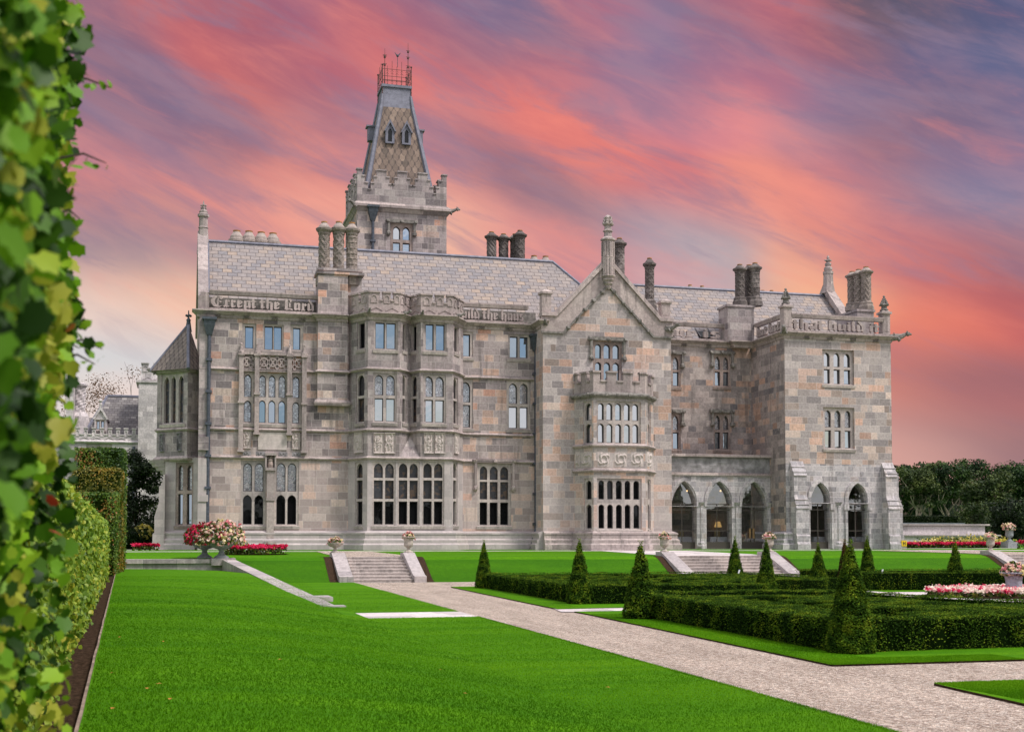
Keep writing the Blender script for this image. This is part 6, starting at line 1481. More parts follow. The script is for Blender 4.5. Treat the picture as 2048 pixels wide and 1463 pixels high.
urn((2.10, 62.3, -.26), BOWL, 1.18, 'grey_urn_stone', 'wide grey footed urn overflowing with pale pink flowers on the end of the low wall', 'cream_petal', 1.75, 330)
urn((1.32, 63.0, -.26), BOWL, 1.18, 'grey_urn_stone', 'grey footed urn of crimson flowers just behind the pale pink one on the low wall', 'red_petal', 1.5, 260)
cb_ = (29.95, 40.0)
urn((cb_[0], cb_[1], G0 + .05), LEAD, 1.08, 'blue_urn_lead', 'large blue grey fluted urn of cream flowers in the round pink bed', 'cream_petal', .95, 150, flt=flute(24, .03))
p = GY(2019, 1098, 83.0)
urn((p.x, 83.0, tz(83)), CAMP, 1.25, 'grey_urn_stone', 'tall grey urn of pink flowers standing in the long red border beyond the right steps', 'cream_petal', 1.15, 90, ped=(.9, .5))

def flower_bed(name, pts_fn, n, label, mats, h=.35, ps=.09, origin=(0, 0, 0), rim=None):
    o = thing(name, origin, label, 'flower bed')
    if rim: bm = NB(); poly(bm, [(x, y, z + .03) for x, y, z in rim]); obj('soil', bm, 'soil', o)
    P = np.array([pts_fn() for _ in range(n)]); P[:, 2] += h * rng.uniform(.7, 1.0, n); N_ = np.tile([0, -.3, 1.0], (n, 1))
    nl = min(n, 6000); L = P[rng.integers(0, n, nl)] - np.array([0, 0, 1]) * rng.uniform(.05, h * .8, (nl, 1)); leafcloud('foliage', L, N_[:nl], ps * 1.3, 'flower_leaf', o, .6, .9, shape='leaf')
    tone = clumps(P, 1.6, .8); k = 4
    leafcloud('flowers', np.repeat(P, k, 0) + rng.normal(0, ps * .3, (n * k, 3)), np.repeat(N_, k, 0), ps * .8, mats, o, .9, .8, rnd=np.clip(np.repeat(tone, k) + rng.normal(0, .08, n * k), 0, 1), shape='leaf')
    return o
def disc(cx, cy, rx, ry, z):
    def f():
        a = random.uniform(0, 6.283); r = math.sqrt(random.random()); return (cx + rx * r * math.cos(a), cy + ry * r * math.sin(a), z)
    return f
def ringp(cx, cy, rx, ry, z): return [(cx + rx * math.cos(a * .3927), cy + ry * math.sin(a * .3927), z) for a in range(16)]
flower_bed('flower_bed', disc(cb_[0] + .5, cb_[1] - .4, 4.2, 2.5, G0 + .05), 2000, 'round bed of pale pink and red flowers around the large fluted urn', 'pink_petal', .27, .11, (cb_[0], cb_[1], G0), ringp(cb_[0] + .5, cb_[1] - .4, 4.4, 2.7, G0 + .02))
p = GY(503, 1100, 69)
flower_bed('flower_bed', disc(p.x + .15, 69, 1.75, 1.3, tz(69)), 620, 'mound of crimson flowers on the terrace lawn beside the large urns', 'red_petal', .50, .11, (p.x, 69, 0), ringp(p.x + .15, 69, 1.9, 1.5, tz(69)))
p = GY(290, 1092, 79)
flower_bed('flower_bed', disc(p.x, 79.6, .85, .5, 0), 170, 'small patch of crimson flowers at the foot of the corner turret', 'red_petal', .38, .11, (p.x, 79.6, 0))
xa, xb2 = GY(1818, 1095, 84.5).x, GY(2000, 1095, 84.5).x
bed = flower_bed('flower_bed', lambda: (random.uniform(xa, xb2), random.uniform(83.8, 86.2), 0), 1900, 'long border of crimson flowers with yellow clumps along the pale stone wall', 'red_petal', .42, .12, (xa, 85, 0))
P = np.array([(GY(px, 1090, 87.5).x + random.gauss(0, .55), 87.3 + random.random(), .35 + abs(random.gauss(0, .22))) for px in (1865, 1878, 1892, 1922, 1931, 1940, 1950, 1964, 1990, 2003) for _ in range(130)])
leafcloud('yellow_flowers', P, np.tile([0, -.4, 1.], (len(P), 1)), .14, 'yellow_petal', bed, .8, .8, shape='leaf')
P = np.array([(GY(px, 1090, 87.9).x + random.gauss(0, .75), 88 + random.gauss(0, .3), .25 + .55 * random.random()) for px in (1875, 1905, 1912, 1918, 1965) for _ in range(260)])
leafcloud('green_clump', P, np.tile([0, -.4, 1.], (len(P), 1)), .16, 'flower_leaf', bed, .5, .8, shape='leaf')
p = GY(2052, 1098, 80)
flower_bed('flower_bed', disc(p.x + 1, 79.5, 1.9, 1.2, 0), 420, 'crimson flower mound at the right edge beyond the right steps', 'red_petal', .6, .12, (p.x, 79.5, 0))

# ------------------------------------------------------------------ yew hedges and cones
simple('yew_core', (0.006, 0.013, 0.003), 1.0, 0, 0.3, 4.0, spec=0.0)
def clipped(name, pts, w, h, z, dens, lsize, label, cat='hedge', group=None, mat='yew_leaf', core='yew_core', closed=False, jit=.045, clump=2.2, upright=True):
    """clipped hedge along a line: dark branch mass under a skin of leaves"""
    o = thing(name, (pts[0][0], pts[0][1], z), label, cat, group)
    bm = NB(); sweep(bm, pts, [(-w / 2 + .10, 0), (w / 2 - .10, 0), (w / 2 - .07, h - .05), (-w / 2 + .07, h - .05)], z, closed); obj('branches', bm, core, o)
    pos, nr = [], []; segs = list(zip(pts, pts[1:] + ([pts[0]] if closed else [])))[:len(pts) if closed else len(pts) - 1]
    for a, b in segs:
        a, b = np.array(a), np.array(b); L = np.linalg.norm(b - a); u = (b - a) / L; n_ = np.array([u[1], -u[0]]); ext = w * .45
        for face in ('r', 'l', 't', 'e0', 'e1'):
            area = L * h if face in 'rl' else (L + w) * w if face == 't' else w * h; k = int(area * dens)
            if k < 1: continue
            s = rng.uniform(-ext, L + ext, k) if face in 'rlt' else np.full(k, -w / 2 if face == 'e0' else L + w / 2)
            if face in 'rl': o_ = np.full(k, w / 2 if face == 'r' else -w / 2); zz = h * (1 - rng.uniform(0, 1, k) ** 1.15); nn = np.stack([np.full(k, n_[0]), np.full(k, n_[1]), np.full(k, .35)], 1) * np.array([1 if face == 'r' else -1, 1 if face == 'r' else -1, 1])
            elif face == 't': o_ = rng.uniform(-w / 2, w / 2, k); zz = np.full(k, h); nn = np.tile([0, 0, 1.0], (k, 1))
            else: o_ = rng.uniform(-w / 2, w / 2, k); zz = rng.uniform(0, h, k); sg = -1 if face == 'e0' else 1; nn = np.tile([u[0] * sg, u[1] * sg, .35], (k, 1))
            p = np.stack([a[0] + u[0] * s + n_[0] * o_, a[1] + u[1] * s + n_[1] * o_, z + zz], 1)
            wob = np.array([noise.noise(Vector(q) * 1.9) for q in p]) * jit + (rng.normal(0, jit * .3, k) if face == 't' else -np.abs(rng.normal(0, jit * 1.1, k)))
            if face != 't':
                nn = (nn * np.array([.42, .42, 0.0]) + np.array([0, 0, .9]) if upright else nn) + rng.normal(0, .32, nn.shape)
                den = np.array([noise.noise(Vector((q[0] * 3.1, q[1] * 3.1, q[2] * 1.1))) for q in p]); kp = rng.uniform(0, 1, k) < np.clip(.85 + den * 1.5, .25, 1)
                p, nn, wob = p[kp], nn[kp], wob[kp]
            pos.append(p + nn / np.linalg.norm(nn, axis=1)[:, None] * wob[:, None]); nr.append(nn)
    pos = np.concatenate(pos); nr = np.concatenate(nr); pos[:, 2] = np.maximum(pos[:, 2], z + .01)
    leafcloud('foliage', pos, nr, lsize, mat, o, .45, .5, rnd=clumps(pos, clump, .45))
    return o
HB = .60
# nearest bed
f0, f1 = G(1272, 1232, G0), G(1700, 1309, G0); f0 = (f0[0] + .22, f0[1] - .25); f1 = (f1[0] + .1, f1[1] + .35)
clipped('parterre_hedge', [(f0[0], f0[1]), (f1[0], f1[1]), (f1[0] + 9.5, f1[1] + .55)], .62, HB, G0 + .03, 1500, .050, 'dark clipped yew hedge edging the near parterre bed along the gravel walk', 'hedge')
clipped('parterre_hedge', [(f0[0] + .3, f0[1] + .9), (15.5, 32.6), (17.6, 32.5), (18.2, 30.6), (18.5, 28.2), (19.3, 25.6), (20.6, 24.2)], .6, HB, G0 + .03, 900, .050, 'clipped yew hedge closing the far side of the near parterre bed, curving round the flowers', 'hedge')
def lerp2(a, b, t): return (a[0] + (b[0] - a[0]) * t, a[1] + (b[1] - a[1]) * t)
rows_near = []
for i in range(5):
    t = .13 + i * .175; y = f1[1] + (f0[1] - f1[1]) * t; x0 = f1[0] + (f0[0] - f1[0]) * t + (2.6 if i < 4 else 1.6); x1 = 18.6 if y < 24 else 17.4 if y < 30 else 16.6
    n = 14; ph = i * 1.7; am = .22 + .16 * (i % 3)
    g0 = random.uniform(.25, .75)
    P = [(x0 + (x1 - x0) * k / n, y + .10 + am * math.sin(k / n * 6.5 + ph)) for k in range(n + 1)]
    c = int(n * g0); rows_near += [P[:c], P[c + 1:]] if 2 < c < n - 3 else [P]
rows_near += [[(f0[0] + 1.1, f0[1] - 1.2), lerp2((f0[0] + 1.2, f0[1] - 1.2), (f1[0] + 1.1, f1[1] + 1.4), .48)], [lerp2((f0[0] + 1.2, f0[1] - 1.2), (f1[0] + 1.1, f1[1] + 1.4), .55), (f1[0] + 1.1, f1[1] + 1.4)], [(16.2, 21.4), (17.4, 22.6), (17.2, 24.4), (15.9, 24.9), (14.8, 24.2)]]
for r_ in rows_near:
    if len(r_) > 1: clipped('knot_hedge', r_, .86, HB - .04, G0 + .03, 2000, .036, 'low winding yew hedge inside the near parterre bed', 'hedge', 'winding hedges inside the near parterre bed')
# far left bed
a0, a1 = G(1163, 1209, G0), G(972, 1176, G0)
clipped('parterre_hedge', [(a1[0] + .1, a1[1]), (a0[0] + .1, a0[1] + .2), (18.4, 37.4)], .62, HB, G0 + .03, 800, .055, 'dark clipped yew hedge edging the far left parterre bed along the walk', 'hedge')
clipped('parterre_hedge', [(18.6, 38.0), (19.6, 40.6), (21.4, 43.2), (24.6, 43.5)], .6, HB, G0 + .03, 700, .055, 'clipped yew hedge at the inner corner of the far left parterre bed', 'hedge')
clipped('parterre_hedge', [(a1[0] + .4, a1[1] + .3), (18, 52.0), (24.3, 51.4), (24.5, 44.2)], .6, HB, G0 + .03, 500, .06, 'clipped yew hedge along the foot of the bank behind the far left parterre bed', 'hedge')
for i in range(5):
    t = .17 + i * .17; y = a0[1] + (a1[1] - a0[1]) * t; x0 = a0[0] + (a1[0] - a0[0]) * t + 1.0; x1 = 18.3 if y < 41 else 23.4; n = 14; ph = i * 2.1; am = .3 + .2 * (i % 2)
    P = [(x0 + (x1 - x0) * k / n, y + am * math.sin(k / n * 7 + ph)) for k in range(n + 1)]; c = random.randint(4, 10)
    for q in (P[:c], P[c + 1:]): clipped('knot_hedge', q, .9, HB - .05, G0 + .03, 900, .05, 'low winding yew hedge inside the far left parterre bed', 'hedge', 'winding hedges inside the far left parterre bed')
# far right bed
clipped('parterre_hedge', [(27.6, 51.5), (27.4, 45.6), (33.0, 44.6), (46, 44.4)], .7, .72, G0 + .03, 560, .06, 'dark clipped yew hedge along the front of the far right parterre bed', 'hedge')
clipped('parterre_hedge', [(28.4, 52.0), (46, 52.0)], .6, .66, G0 + .03, 360, .06, 'clipped yew hedge at the back of the far right parterre bed under the bank', 'hedge')
for i in range(3): clipped('knot_hedge', [(29 + k * 1.4, 46.8 + i * 1.6 + .3 * math.sin(k + i)) for k in range(11)], .5, .62, G0 + .03, 360, .06, 'low yew hedge inside the far right parterre bed', 'hedge', 'low hedges inside the far right parterre bed')

def cone(label, mat, n, lsize, name='topiary_cone', top=None):
    o = thing(name, (0, 0, 0), label, 'topiary', 'clipped yew cones of the parterre')
    H, Rb = 2.0, .42
    def rad(t): return Rb * (1 - t) ** .95 * (1 - .16 * math.exp(-t * 14)) + .04
    bm = NB(); lathe(bm, (0, 0, 0), [(rad(k / 14) * .86, H * k / 14 * .97) for k in range(15)], 14); obj('branches', bm, 'yew_core', o)
    t = rng.uniform(0, 1, n * 2); keep = rng.uniform(0, 1, n * 2) < np.array([rad(v) / Rb for v in t]) + .05; t = t[keep][:n]; a = rng.uniform(0, 6.2832, len(t))
    r = np.array([rad(v) for v in t]); d = np.stack([np.cos(a) * .6, np.sin(a) * .6, np.full(len(t), .75)], 1)
    p = np.stack([r * np.cos(a), r * np.sin(a), t * H], 1); w_ = np.array([noise.noise(Vector(q) * 4.0) for q in p]) * .055 + rng.normal(0, .018, len(t)); p += d * w_[:, None]
    tip = np.stack([rng.normal(0, .03, 60), rng.normal(0, .03, 60), H + rng.uniform(-.05, .16, 60)], 1)
    p = np.concatenate([p, tip]); d = np.concatenate([d, np.tile([0, 0, 1.], (60, 1))])
    rn = clumps(p, 5.0, .4); rn[-60:] = rng.uniform(.6, 1, 60)
    leafcloud('foliage', p, d, lsize, mat, o, .45, .55, rnd=rn); return o
C0 = cone('large dark yew cone standing at the near corner of the parterre by the gravel walk', 'yew_leaf', 15000, .052)
nx_, ny_ = G(1713, 1311, G0); C0.location = (nx_ + .1, ny_ + .35, G0 + .03); C0.scale = (1.06, 1.06, .95)
C1 = cone('dark yew cone at the far left corner of the parterre, nearest the left steps', 'yew_leaf', 6000, .065)
def setc(o, px, py=None, Y=None, s=1.0, top=None):
    if Y is None: x, y = G(px, py, G0); y += .2
    else: x, y = GY(px, 1150, Y).x, Y
    o.location = (x, y, G0 + .03)
    if top is not None: o.scale = (s, s, (GY(px, top, y).z - G0) / 2.05)
    else: o.scale = (s, s, s)
setc(C1, 970, 1177, None, .9, 1085)
for i, (px, py, Y, s, top, lb) in enumerate([
    (1163, 1209, None, .98, 1085, 'yew cone at the near corner of the far left bed beside the cross path'),
    (1287, 1239, None, 1.08, 1090, 'yew cone with pale green tip at the left end of the near parterre hedge'),
    (1470, None, 51.0, 1.0, 1078, 'yew cone standing in front of the wide middle steps'),
    (1533, None, 37.8, .92, 1083, 'yew cone in front of the right cheek wall of the middle steps'),
    (1637, None, 44.0, 1.0, 1091, 'yew cone in front of the left buttress of the wing'),
    (1735, None, 50.6, 1.0, 1077, 'yew cone at the back left corner of the far right bed'),
    (1917, 1180, None, 1.02, 1085, 'yew cone rising from the front hedge of the far right bed')]):
    c = dup(C1, (0, 0, 0), lb, rz=i * 1.3); setc(c, px, py, Y, s, top)
C2 = cone('thin browning yew cone just behind the large near cone', 'brown_yew_leaf', 6000, .065); setc(C2, 1690, None, 43.6, .86, 1084)
for i, (px, py, Y) in enumerate([(1466, 1142, 51), (1674, 1180, 42.5), (1750, 1141, 50.2)]):
    p = GY(px, py, Y); t = thing('plant_tag', (p.x, Y - .6, p.z), ['white plant label beside the cone by the middle steps', 'white plant label beside the browning yew cone', 'white plant label on the far right hedge'][i], 'plant label', 'white plant labels'); bm = NB(); hexa(bm, [(p.x - .05, Y - .6, p.z - .08), (p.x + .02, Y - .6, p.z - .08), (p.x + .02, Y - .58, p.z - .08), (p.x - .05, Y - .58, p.z - .08), (p.x + .0, Y - .6, p.z + .09), (p.x + .07, Y - .6, p.z + .09), (p.x + .07, Y - .58, p.z + .09), (p.x + .0, Y - .58, p.z + .09)]); obj('label_plate', bm, 'white_plastic', t)
    bm = NB(); tube(bm, [(p.x, Y - .57, p.z - .5), (p.x, Y - .57, p.z)], .012, 5); obj('stake', bm, 'iron_pipe', t)

# ------------------------------------------------------------------ hornbeam hedges on the left
def hx(y): return -.66 - .039 * y
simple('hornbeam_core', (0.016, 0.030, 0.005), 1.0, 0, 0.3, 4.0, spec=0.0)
h2 = thing('clipped_hedge', (hx(20), 20, -.85), 'long low hornbeam hedge with yellow green leaves running beside the soil strip', 'hedge')
bm = NB(); zt = 1.2
ys = [3.3 + i * 2.0 for i in range(25)]
v = [[bm.verts.new(p) for p in ((hx(y) - .12, y, -.86), (hx(y) - .16, y, zt - .15), (hx(y) - 1.5, y, zt - .15), (hx(y) - 1.5, y, -.86))] for y in ys]
for a, b in zip(v, v[1:]):
    for i in range(4): j = (i + 1) % 4; bm.faces.new((a[i], b[i], b[j], a[j]))
bm.faces.new(v[0]); bm.faces.new(list(reversed(v[-1]))); obj('branches', bm, 'hornbeam_core', h2)
pos, nr, sz = [], [], []
for y0 in np.arange(3.2, 51.2, .8):
    d = max(240, min(1500, 9000 / (y0 + 1))); k = int(.8 * 2.05 * d); y = rng.uniform(y0, y0 + .8, k); zz = rng.uniform(-.82, zt, k)
    b_ = np.array([noise.noise(Vector((0, a * .9, c * 1.1))) for a, c in zip(y, zz)]) * .10 + rng.normal(0, .045, k)
    pos.append(np.stack([hx(y) + b_ - .03 * (zz > .9), y, zz], 1)); nr.append(np.tile([1.0, -.25, .35], (k, 1))); sz.append(np.full(k, .052 + .0014 * y0))
    k = int(.8 * 1.3 * d * .7); y = rng.uniform(y0, y0 + .8, k); pos.append(np.stack([hx(y) - rng.uniform(-.05, 1.4, k), y, zt + rng.normal(0, .04, k)], 1)); nr.append(np.tile([.1, -.1, 1.0], (k, 1))); sz.append(np.full(k, .052 + .0014 * y0))
k = 900; pos.append(np.stack([hx(5) - rng.uniform(0, 1.4, k), np.full(k, 3.25), rng.uniform(-.8, zt, k)], 1)); nr.append(np.tile([0, -1, .2], (k, 1))); sz.append(np.full(k, .055))
pos, nr, sz = np.concatenate(pos), np.concatenate(nr), np.concatenate(sz)
leafcloud('foliage', pos, nr, sz, 'hornbeam_leaf', h2, .62, .75, rnd=np.clip(clumps(pos, 1.3, .35) * .9, 0, 1) ** 1.0, shape='leaf', droop=.4)
for i, (ya, yb, xr_, xl_, top, m_, lb) in enumerate([(51.5, 54.4, GY(235, 1050, 52).x, GY(143, 1000, 52).x, GY(190, 986, 52).z, 'dark_hornbeam_leaf', 'lowest stepped block of clipped hedge, dark green, at the end of the long hedge'),
    (54.6, 57.4, GY(243, 1050, 55).x, GY(142, 960, 55).x, GY(190, 938, 55).z, 'brown_hornbeam_leaf', 'middle stepped block of clipped hedge, turning brown and gold'),
    (57.6, 61.4, GY(247, 1050, 58).x, GY(150, 920, 58).x, GY(200, 898, 58).z, 'dark_hornbeam_leaf', 'tallest stepped block of clipped hedge in front of the pale stone house')]):
    xc_ = (xr_ + xl_) / 2; clipped('hedge_block', [(xc_, ya + .9), (xc_, yb - .9)] if yb - ya > 2 else [(xc_, ya), (xc_, yb)], xr_ - xl_, top + .8, -.80, 420, .12, lb, 'hedge', 'stepped hedge blocks', m_, 'hornbeam_core', jit=.08, clump=1.0, upright=False)

# tall leafy hedge close to the camera
nh = thing('leafy_hedge', (-.9, 3, -.85), 'tall leafy hedge close to the camera at the left edge, blurred green and rust leaves', 'hedge')
bm = NB(); box(bm, -2.2, -.52, .6, 3.55, -.86, 3.4); obj('branches', bm, 'hornbeam_core', nh)
pos, nr, sz = [], [], []
def bulge(y, z): return -.0775 * y - .025 + noise.noise(Vector((y * 1.6, z * 3.2, 3.0))) * .085 + noise.noise(Vector((y * 5, z * 9, 1.0))) * .05 - .16 * max(0, .95 - z) ** .9
k = 19000; y = rng.uniform(1.5, 3.6, k); z = rng.uniform(-.9, 2.2, k); dp = np.abs(rng.normal(0, .15, k))
pos.append(np.stack([np.array([bulge(a, b) for a, b in zip(y, z)]) - .02 - dp, y, z], 1)); nr.append(np.tile([.75, -.75, .25], (k, 1))); sz.append(rng.uniform(.026, .052, k))
k = 1800; y = 3.5 + rng.normal(0, .08, k); x = -.27 - np.abs(rng.normal(0, .25, k)); pos.append(np.stack([x, y, rng.uniform(-.9, 2.2, k)], 1)); nr.append(np.tile([.3, -.9, .3], (k, 1))); sz.append(rng.uniform(.026, .050, k))
pos, nr, sz = np.concatenate(pos), np.concatenate(nr), np.concatenate(sz)
nhpos, nhnr, nhsz = pos, nr, sz
def sprig(px, pys, Y, n, rn, size=.03, dx=55):
    """thin shoot reaching past the hedge with a few leaves"""
    p0 = GY(110, pys, Y); p1 = GY(px, pys + 8, Y); bm = NB(); mid = p0.lerp(p1, .55) + Vector((0, 0, .02)); tube(bm, [p0, mid, p1], [.004, .003, .0015], 5); obj('shoot', bm, 'dark_bark', nh)
    P = np.array([list(p0.lerp(p1, .5 + .5 * i / max(1, n - 1)) + Vector((random.gauss(0, .006), 0, random.gauss(0, .012)))) for i in range(n)])
    leafcloud('shoot_leaf', P, np.tile([.2, -.9, .3], (n, 1)), size, 'near_leaf', nh, .4, .5, rnd=np.full(n, rn) + rng.uniform(-.06, .06, n), shape='leaf')
for px, py, n, rn in ((222, 168, 4, .6), (212, 318, 4, .45), (160, 430, 2, .5), (150, 585, 3, .7), (170, 640, 3, .75), (190, 720, 5, .72), (205, 690, 3, .6), (150, 250, 2, .3)): sprig(px, py, 3.3, n, rn)
bl = []
for px, py, rn, s in ((175, 70, .36, .105), (150, 60, .30, .10), (128, 180, .70, .07), (145, 570, .55, .085), (118, 860, .945, .11), (85, 880, .95, .10), (105, 1000, 1.0, .055), (112, 1065, 1.0, .06), (140, 655, .985, .045), (150, 190, .6, .05), (135, 265, .2, .06), (108, 545, .6, .09), (150, 850, .68, .07), (60, 1240, .8, .09), (20, 1400, .3, .13), (100, 1190, .7, .09), (60, 1120, .75, .1), (30, 1000, .5, .11)):
    p = GY(px, py, 2.9); bl.append((p.x, p.y, p.z, rn, s))
bl = np.array(bl)
leafcloud('foliage', np.concatenate([nhpos, bl[:, :3]]), np.concatenate([nhnr, np.tile([.25, -.9, .15], (len(bl), 1))]), np.concatenate([nhsz, bl[:, 4] * .52]), 'near_leaf', nh, .56, .85, rnd=np.concatenate([np.clip(clumps(nhpos, 3.6, .95) * 1.05 - .06, 0, .93) , bl[:, 3]]), shape='lobed', droop=.9)

# ------------------------------------------------------------------ trees
def tree(name, x, y, z0, h, cr, label, leaf='tree_leaf', bark='bark', n=7000, lsize=.38, trunk=.28, fork=.35, bare=0, group=None, seed=1, clumps_n=16, flat_=.75):
    rd = random.Random(seed); o = thing(name, (x, y, z0), label, 'tree', group)
    bm = NB(); tips = []
    lean = Vector((rd.uniform(-.08, .08), rd.uniform(-.05, .05), 1))
    pts = [Vector((x, y, z0 - .3)) + lean * (h * fork * t) + Vector((rd.uniform(-.1, .1), 0, 0)) * t for t in (0, .35, .7, 1.0)]; tube(bm, pts, [trunk * 1.3, trunk, trunk * .85, trunk * .75], 8)
    def limb(p, d, L, r, lv):
        q = [p]; dd = d.copy()
        for i in range(3):
            dd = (dd + Vector((rd.uniform(-.3, .3), rd.uniform(-.3, .3), rd.uniform(-.05, .25)))).normalized(); q.append(q[-1] + dd * L / 3)
        tube(bm, q, [r, r * .8, r * .6, r * .35], 5); tips.append(q[-1])
        if lv:
            for k in range(2 + (lv > 1)): limb(q[rd.choice((1, 2, 3))], (dd + Vector((rd.uniform(-.9, .9), rd.uniform(-.9, .9), rd.uniform(-.1, .6)))).normalized(), L * .62, r * .5, lv - 1)
    for k in range(5):
        a = k * 1.26 + rd.uniform(-.3, .3); limb(pts[rd.choice((2, 3, 3))], Vector((math.cos(a) * .8, math.sin(a) * .6, .75)).normalized(), h * .36, trunk * .55, 2)
    obj('trunk', bm, bark, o)
    if n:
        cs = [(Vector((x + rd.uniform(-1, 1) * cr * .72, y + rd.uniform(-1, 1) * cr * .6, z0 + h * (fork + .12) + (h * (1 - fork) - cr * .35) * rd.random() ** .8)), cr * rd.uniform(.28, .52)) for _ in range(clumps_n)] + [(t, cr * rd.uniform(.2, .34)) for t in tips[::3]]
        vol = np.array([c[1] ** 2 for c in cs]); cnt = np.maximum(20, (n * vol / vol.sum()).astype(int)); P, N_ = [], []
        for (c, r), k in zip(cs, cnt):
            d = rng.normal(0, 1, (k, 3)); d /= np.linalg.norm(d, axis=1)[:, None]; rr = r * rng.uniform(.55, 1.08, k)
            P.append(np.array(c) + d * rr[:, None] * np.array([1, 1, flat_])); N_.append(d + np.array([0, 0, .5]))
        P, N_ = np.concatenate(P), np.concatenate(N_); leafcloud('crown', P, N_, lsize, leaf, o, .6, .7, rnd=clumps(P, .5, .5, seed))
    return o
gz_ = lambda y: interp(y, GP)
for i, (px, top, Y, cr, leaf, bark, fork, n, lb) in enumerate([
    (1806, 943, 178, 2.8, 'tree_leaf', 'bark', .40, 5000, 'tree with a dark rounded crown just right of the wing'),
    (1836, 944, 165, 3.2, 'olive_tree_leaf', 'pale_bark', .50, 5000, 'olive green tree on a pale leaning trunk, second from the wing'),
    (1856, 938, 172, 3.4, 'olive_tree_leaf', 'pale_bark', .48, 5600, 'olive green tree with a straight pale trunk at the wood edge'),
    (1893, 934, 170, 3.6, 'tree_leaf', 'pale_bark', .42, 4600, 'tree with pale bare forked limbs showing below a thin crown'),
    (1938, 932, 176, 3.8, 'tree_leaf', 'bark', .34, 7000, 'broad dark green tree above the end of the stone wall'),
    (1978, 944, 158, 3.6, 'olive_tree_leaf', 'bark', .40, 4600, 'tall tree with twisted brown dead limbs near the right edge'),
    (2016, 932, 172, 4.2, 'tree_leaf', 'bark', .30, 8000, 'bright topped dense tree second from the right edge'),
    (2056, 931, 165, 4.6, 'tree_leaf', 'bark', .28, 8000, 'dense dark tree cut by the right edge of the picture')]):
    p = GY(px, top, Y); z0 = gz_(Y); tree('woodland_tree', p.x, Y, z0, p.z - z0, cr, lb, leaf, bark, n, .42, .24, fork, seed=20 + i)
for i, (px, top, Y, cr, leaf, lb) in enumerate([(1942, 1008, 135, 2.6, 'olive_tree_leaf', 'low olive bush at the foot of the wood behind the stone wall'), (2008, 1002, 140, 3.0, 'dark_tree_leaf', 'dark bush under the trees left of the tall urn'), (2046, 1000, 138, 3.2, 'dark_tree_leaf', 'dark bush under the trees behind the tall urn')]):
    p = GY(px, top, Y); z0 = gz_(Y); tree('woodland_bush', p.x, Y, z0, p.z - z0, cr, lb, leaf, 'bark', 4200, .34, .09, .06, seed=50 + i, clumps_n=20)
def mass(name, x0, x1, y, h, nlump, lsize, nleaf, seed, base=0.0, dy=10.0):
    """far wood that reads as one mass: crowns of many sizes with a leafy skin"""
    rd = random.Random(seed); bm = NB(); cs = []
    for k in range(nlump):
        x = x0 + (x1 - x0) * (k + rd.random()) / nlump; r = rd.uniform(.30, .50) * h * .5; c = Vector((x, y + rd.uniform(-.3, 1) * dy, base + h * rd.uniform(.45, 1.0) - r)); cs.append((c, r)); blob(bm, c, r * .93, 2, .35)
    box(bm, x0, x1, y + dy * .2, y + dy * .8, base - 1, base + h * .52)
    o = obj(name, bm, 'far_woodland'); o['kind'] = 'stuff'
    P, N_ = [], []
    for c, r in cs:
        k = nleaf // nlump; d = rng.normal(0, 1, (k, 3)); d /= np.linalg.norm(d, axis=1)[:, None]; lump = np.array([1 + .35 * noise.noise(Vector(q) * 2.2 + c) for q in d]); P.append(np.array(c) + d * (r * lump * rng.uniform(.9, 1.08, k))[:, None]); N_.append(d + np.array([0, 0, .5]))
    q = leafcloud('woodland_foliage', np.concatenate(P), np.concatenate(N_), lsize, 'tree_leaf', o, .6, .7, rnd=clumps(np.concatenate(P), .3, .5, seed)); q['kind'] = 'stuff'
    return o
p = GY(1950, 940, 205)
mass('woodland', 95, 260, 205, p.z - gz_(205) - .4, 44, .6, 40000, 3, gz_(205))
mass('woodland', -120, 140, -72, 16.5, 60, .8, 24000, 5, -1.4, 14)
p = GY(286, 906, 97); p = GY(292, 918, 97); tree('dark_tree', p.x, 97, 0, p.z, 1.55, 'dark broadleaf tree standing between the clipped hedges and the corner turret', 'dark_tree_leaf', 'dark_bark', 8000, .22, .16, .10, seed=71, clumps_n=26, flat_=.9)
p = GY(190, 766, 128); tree('bare_tree', p.x, 128, 0, p.z, 3.4, 'thin brown twiggy tree rising behind the pale stone house', 'bare_leaf', 'dark_bark', 2600, .19, .16, .55, seed=72)
def shrub(px, py0, py1, Y, wd, label, leaf='dark_tree_leaf', extra=None, n=1500):
    p = GY(px, py0, Y); zb = tz(Y) if Y < 113 else 0; h = p.z - zb; o = thing('shrub', (p.x, Y, zb), label, 'shrub')
    bm = NB(); blob(bm, (p.x, Y, zb + h * .45), 1.0, 2, .15, (wd / 2 * .9, wd / 2 * .9, h * .5)); obj('branches', bm, 'yew_core', o)
    d = rng.normal(0, 1, (n, 3)); d /= np.linalg.norm(d, axis=1)[:, None]; lump = np.array([1 + .2 * noise.noise(Vector(q) * 3) for q in d])
    P = np.array([p.x, Y, zb + h * .5]) + d * np.array([wd / 2, wd / 2, h * .5]) * lump[:, None]; P[:, 2] = np.maximum(P[:, 2], zb); leafcloud('foliage', P, d, .12, leaf, o, .55, .7, rnd=clumps(P, 2, .5))
    if extra:
        k = 160; d = d[:k]; d[:, 2] = abs(d[:, 2]); Q = np.array([p.x, Y, zb + h * .5]) + d * np.array([wd / 2, wd / 2, h * .56]); leafcloud('flowers', Q, d, .18, extra, o, .9, .7, shape='leaf')
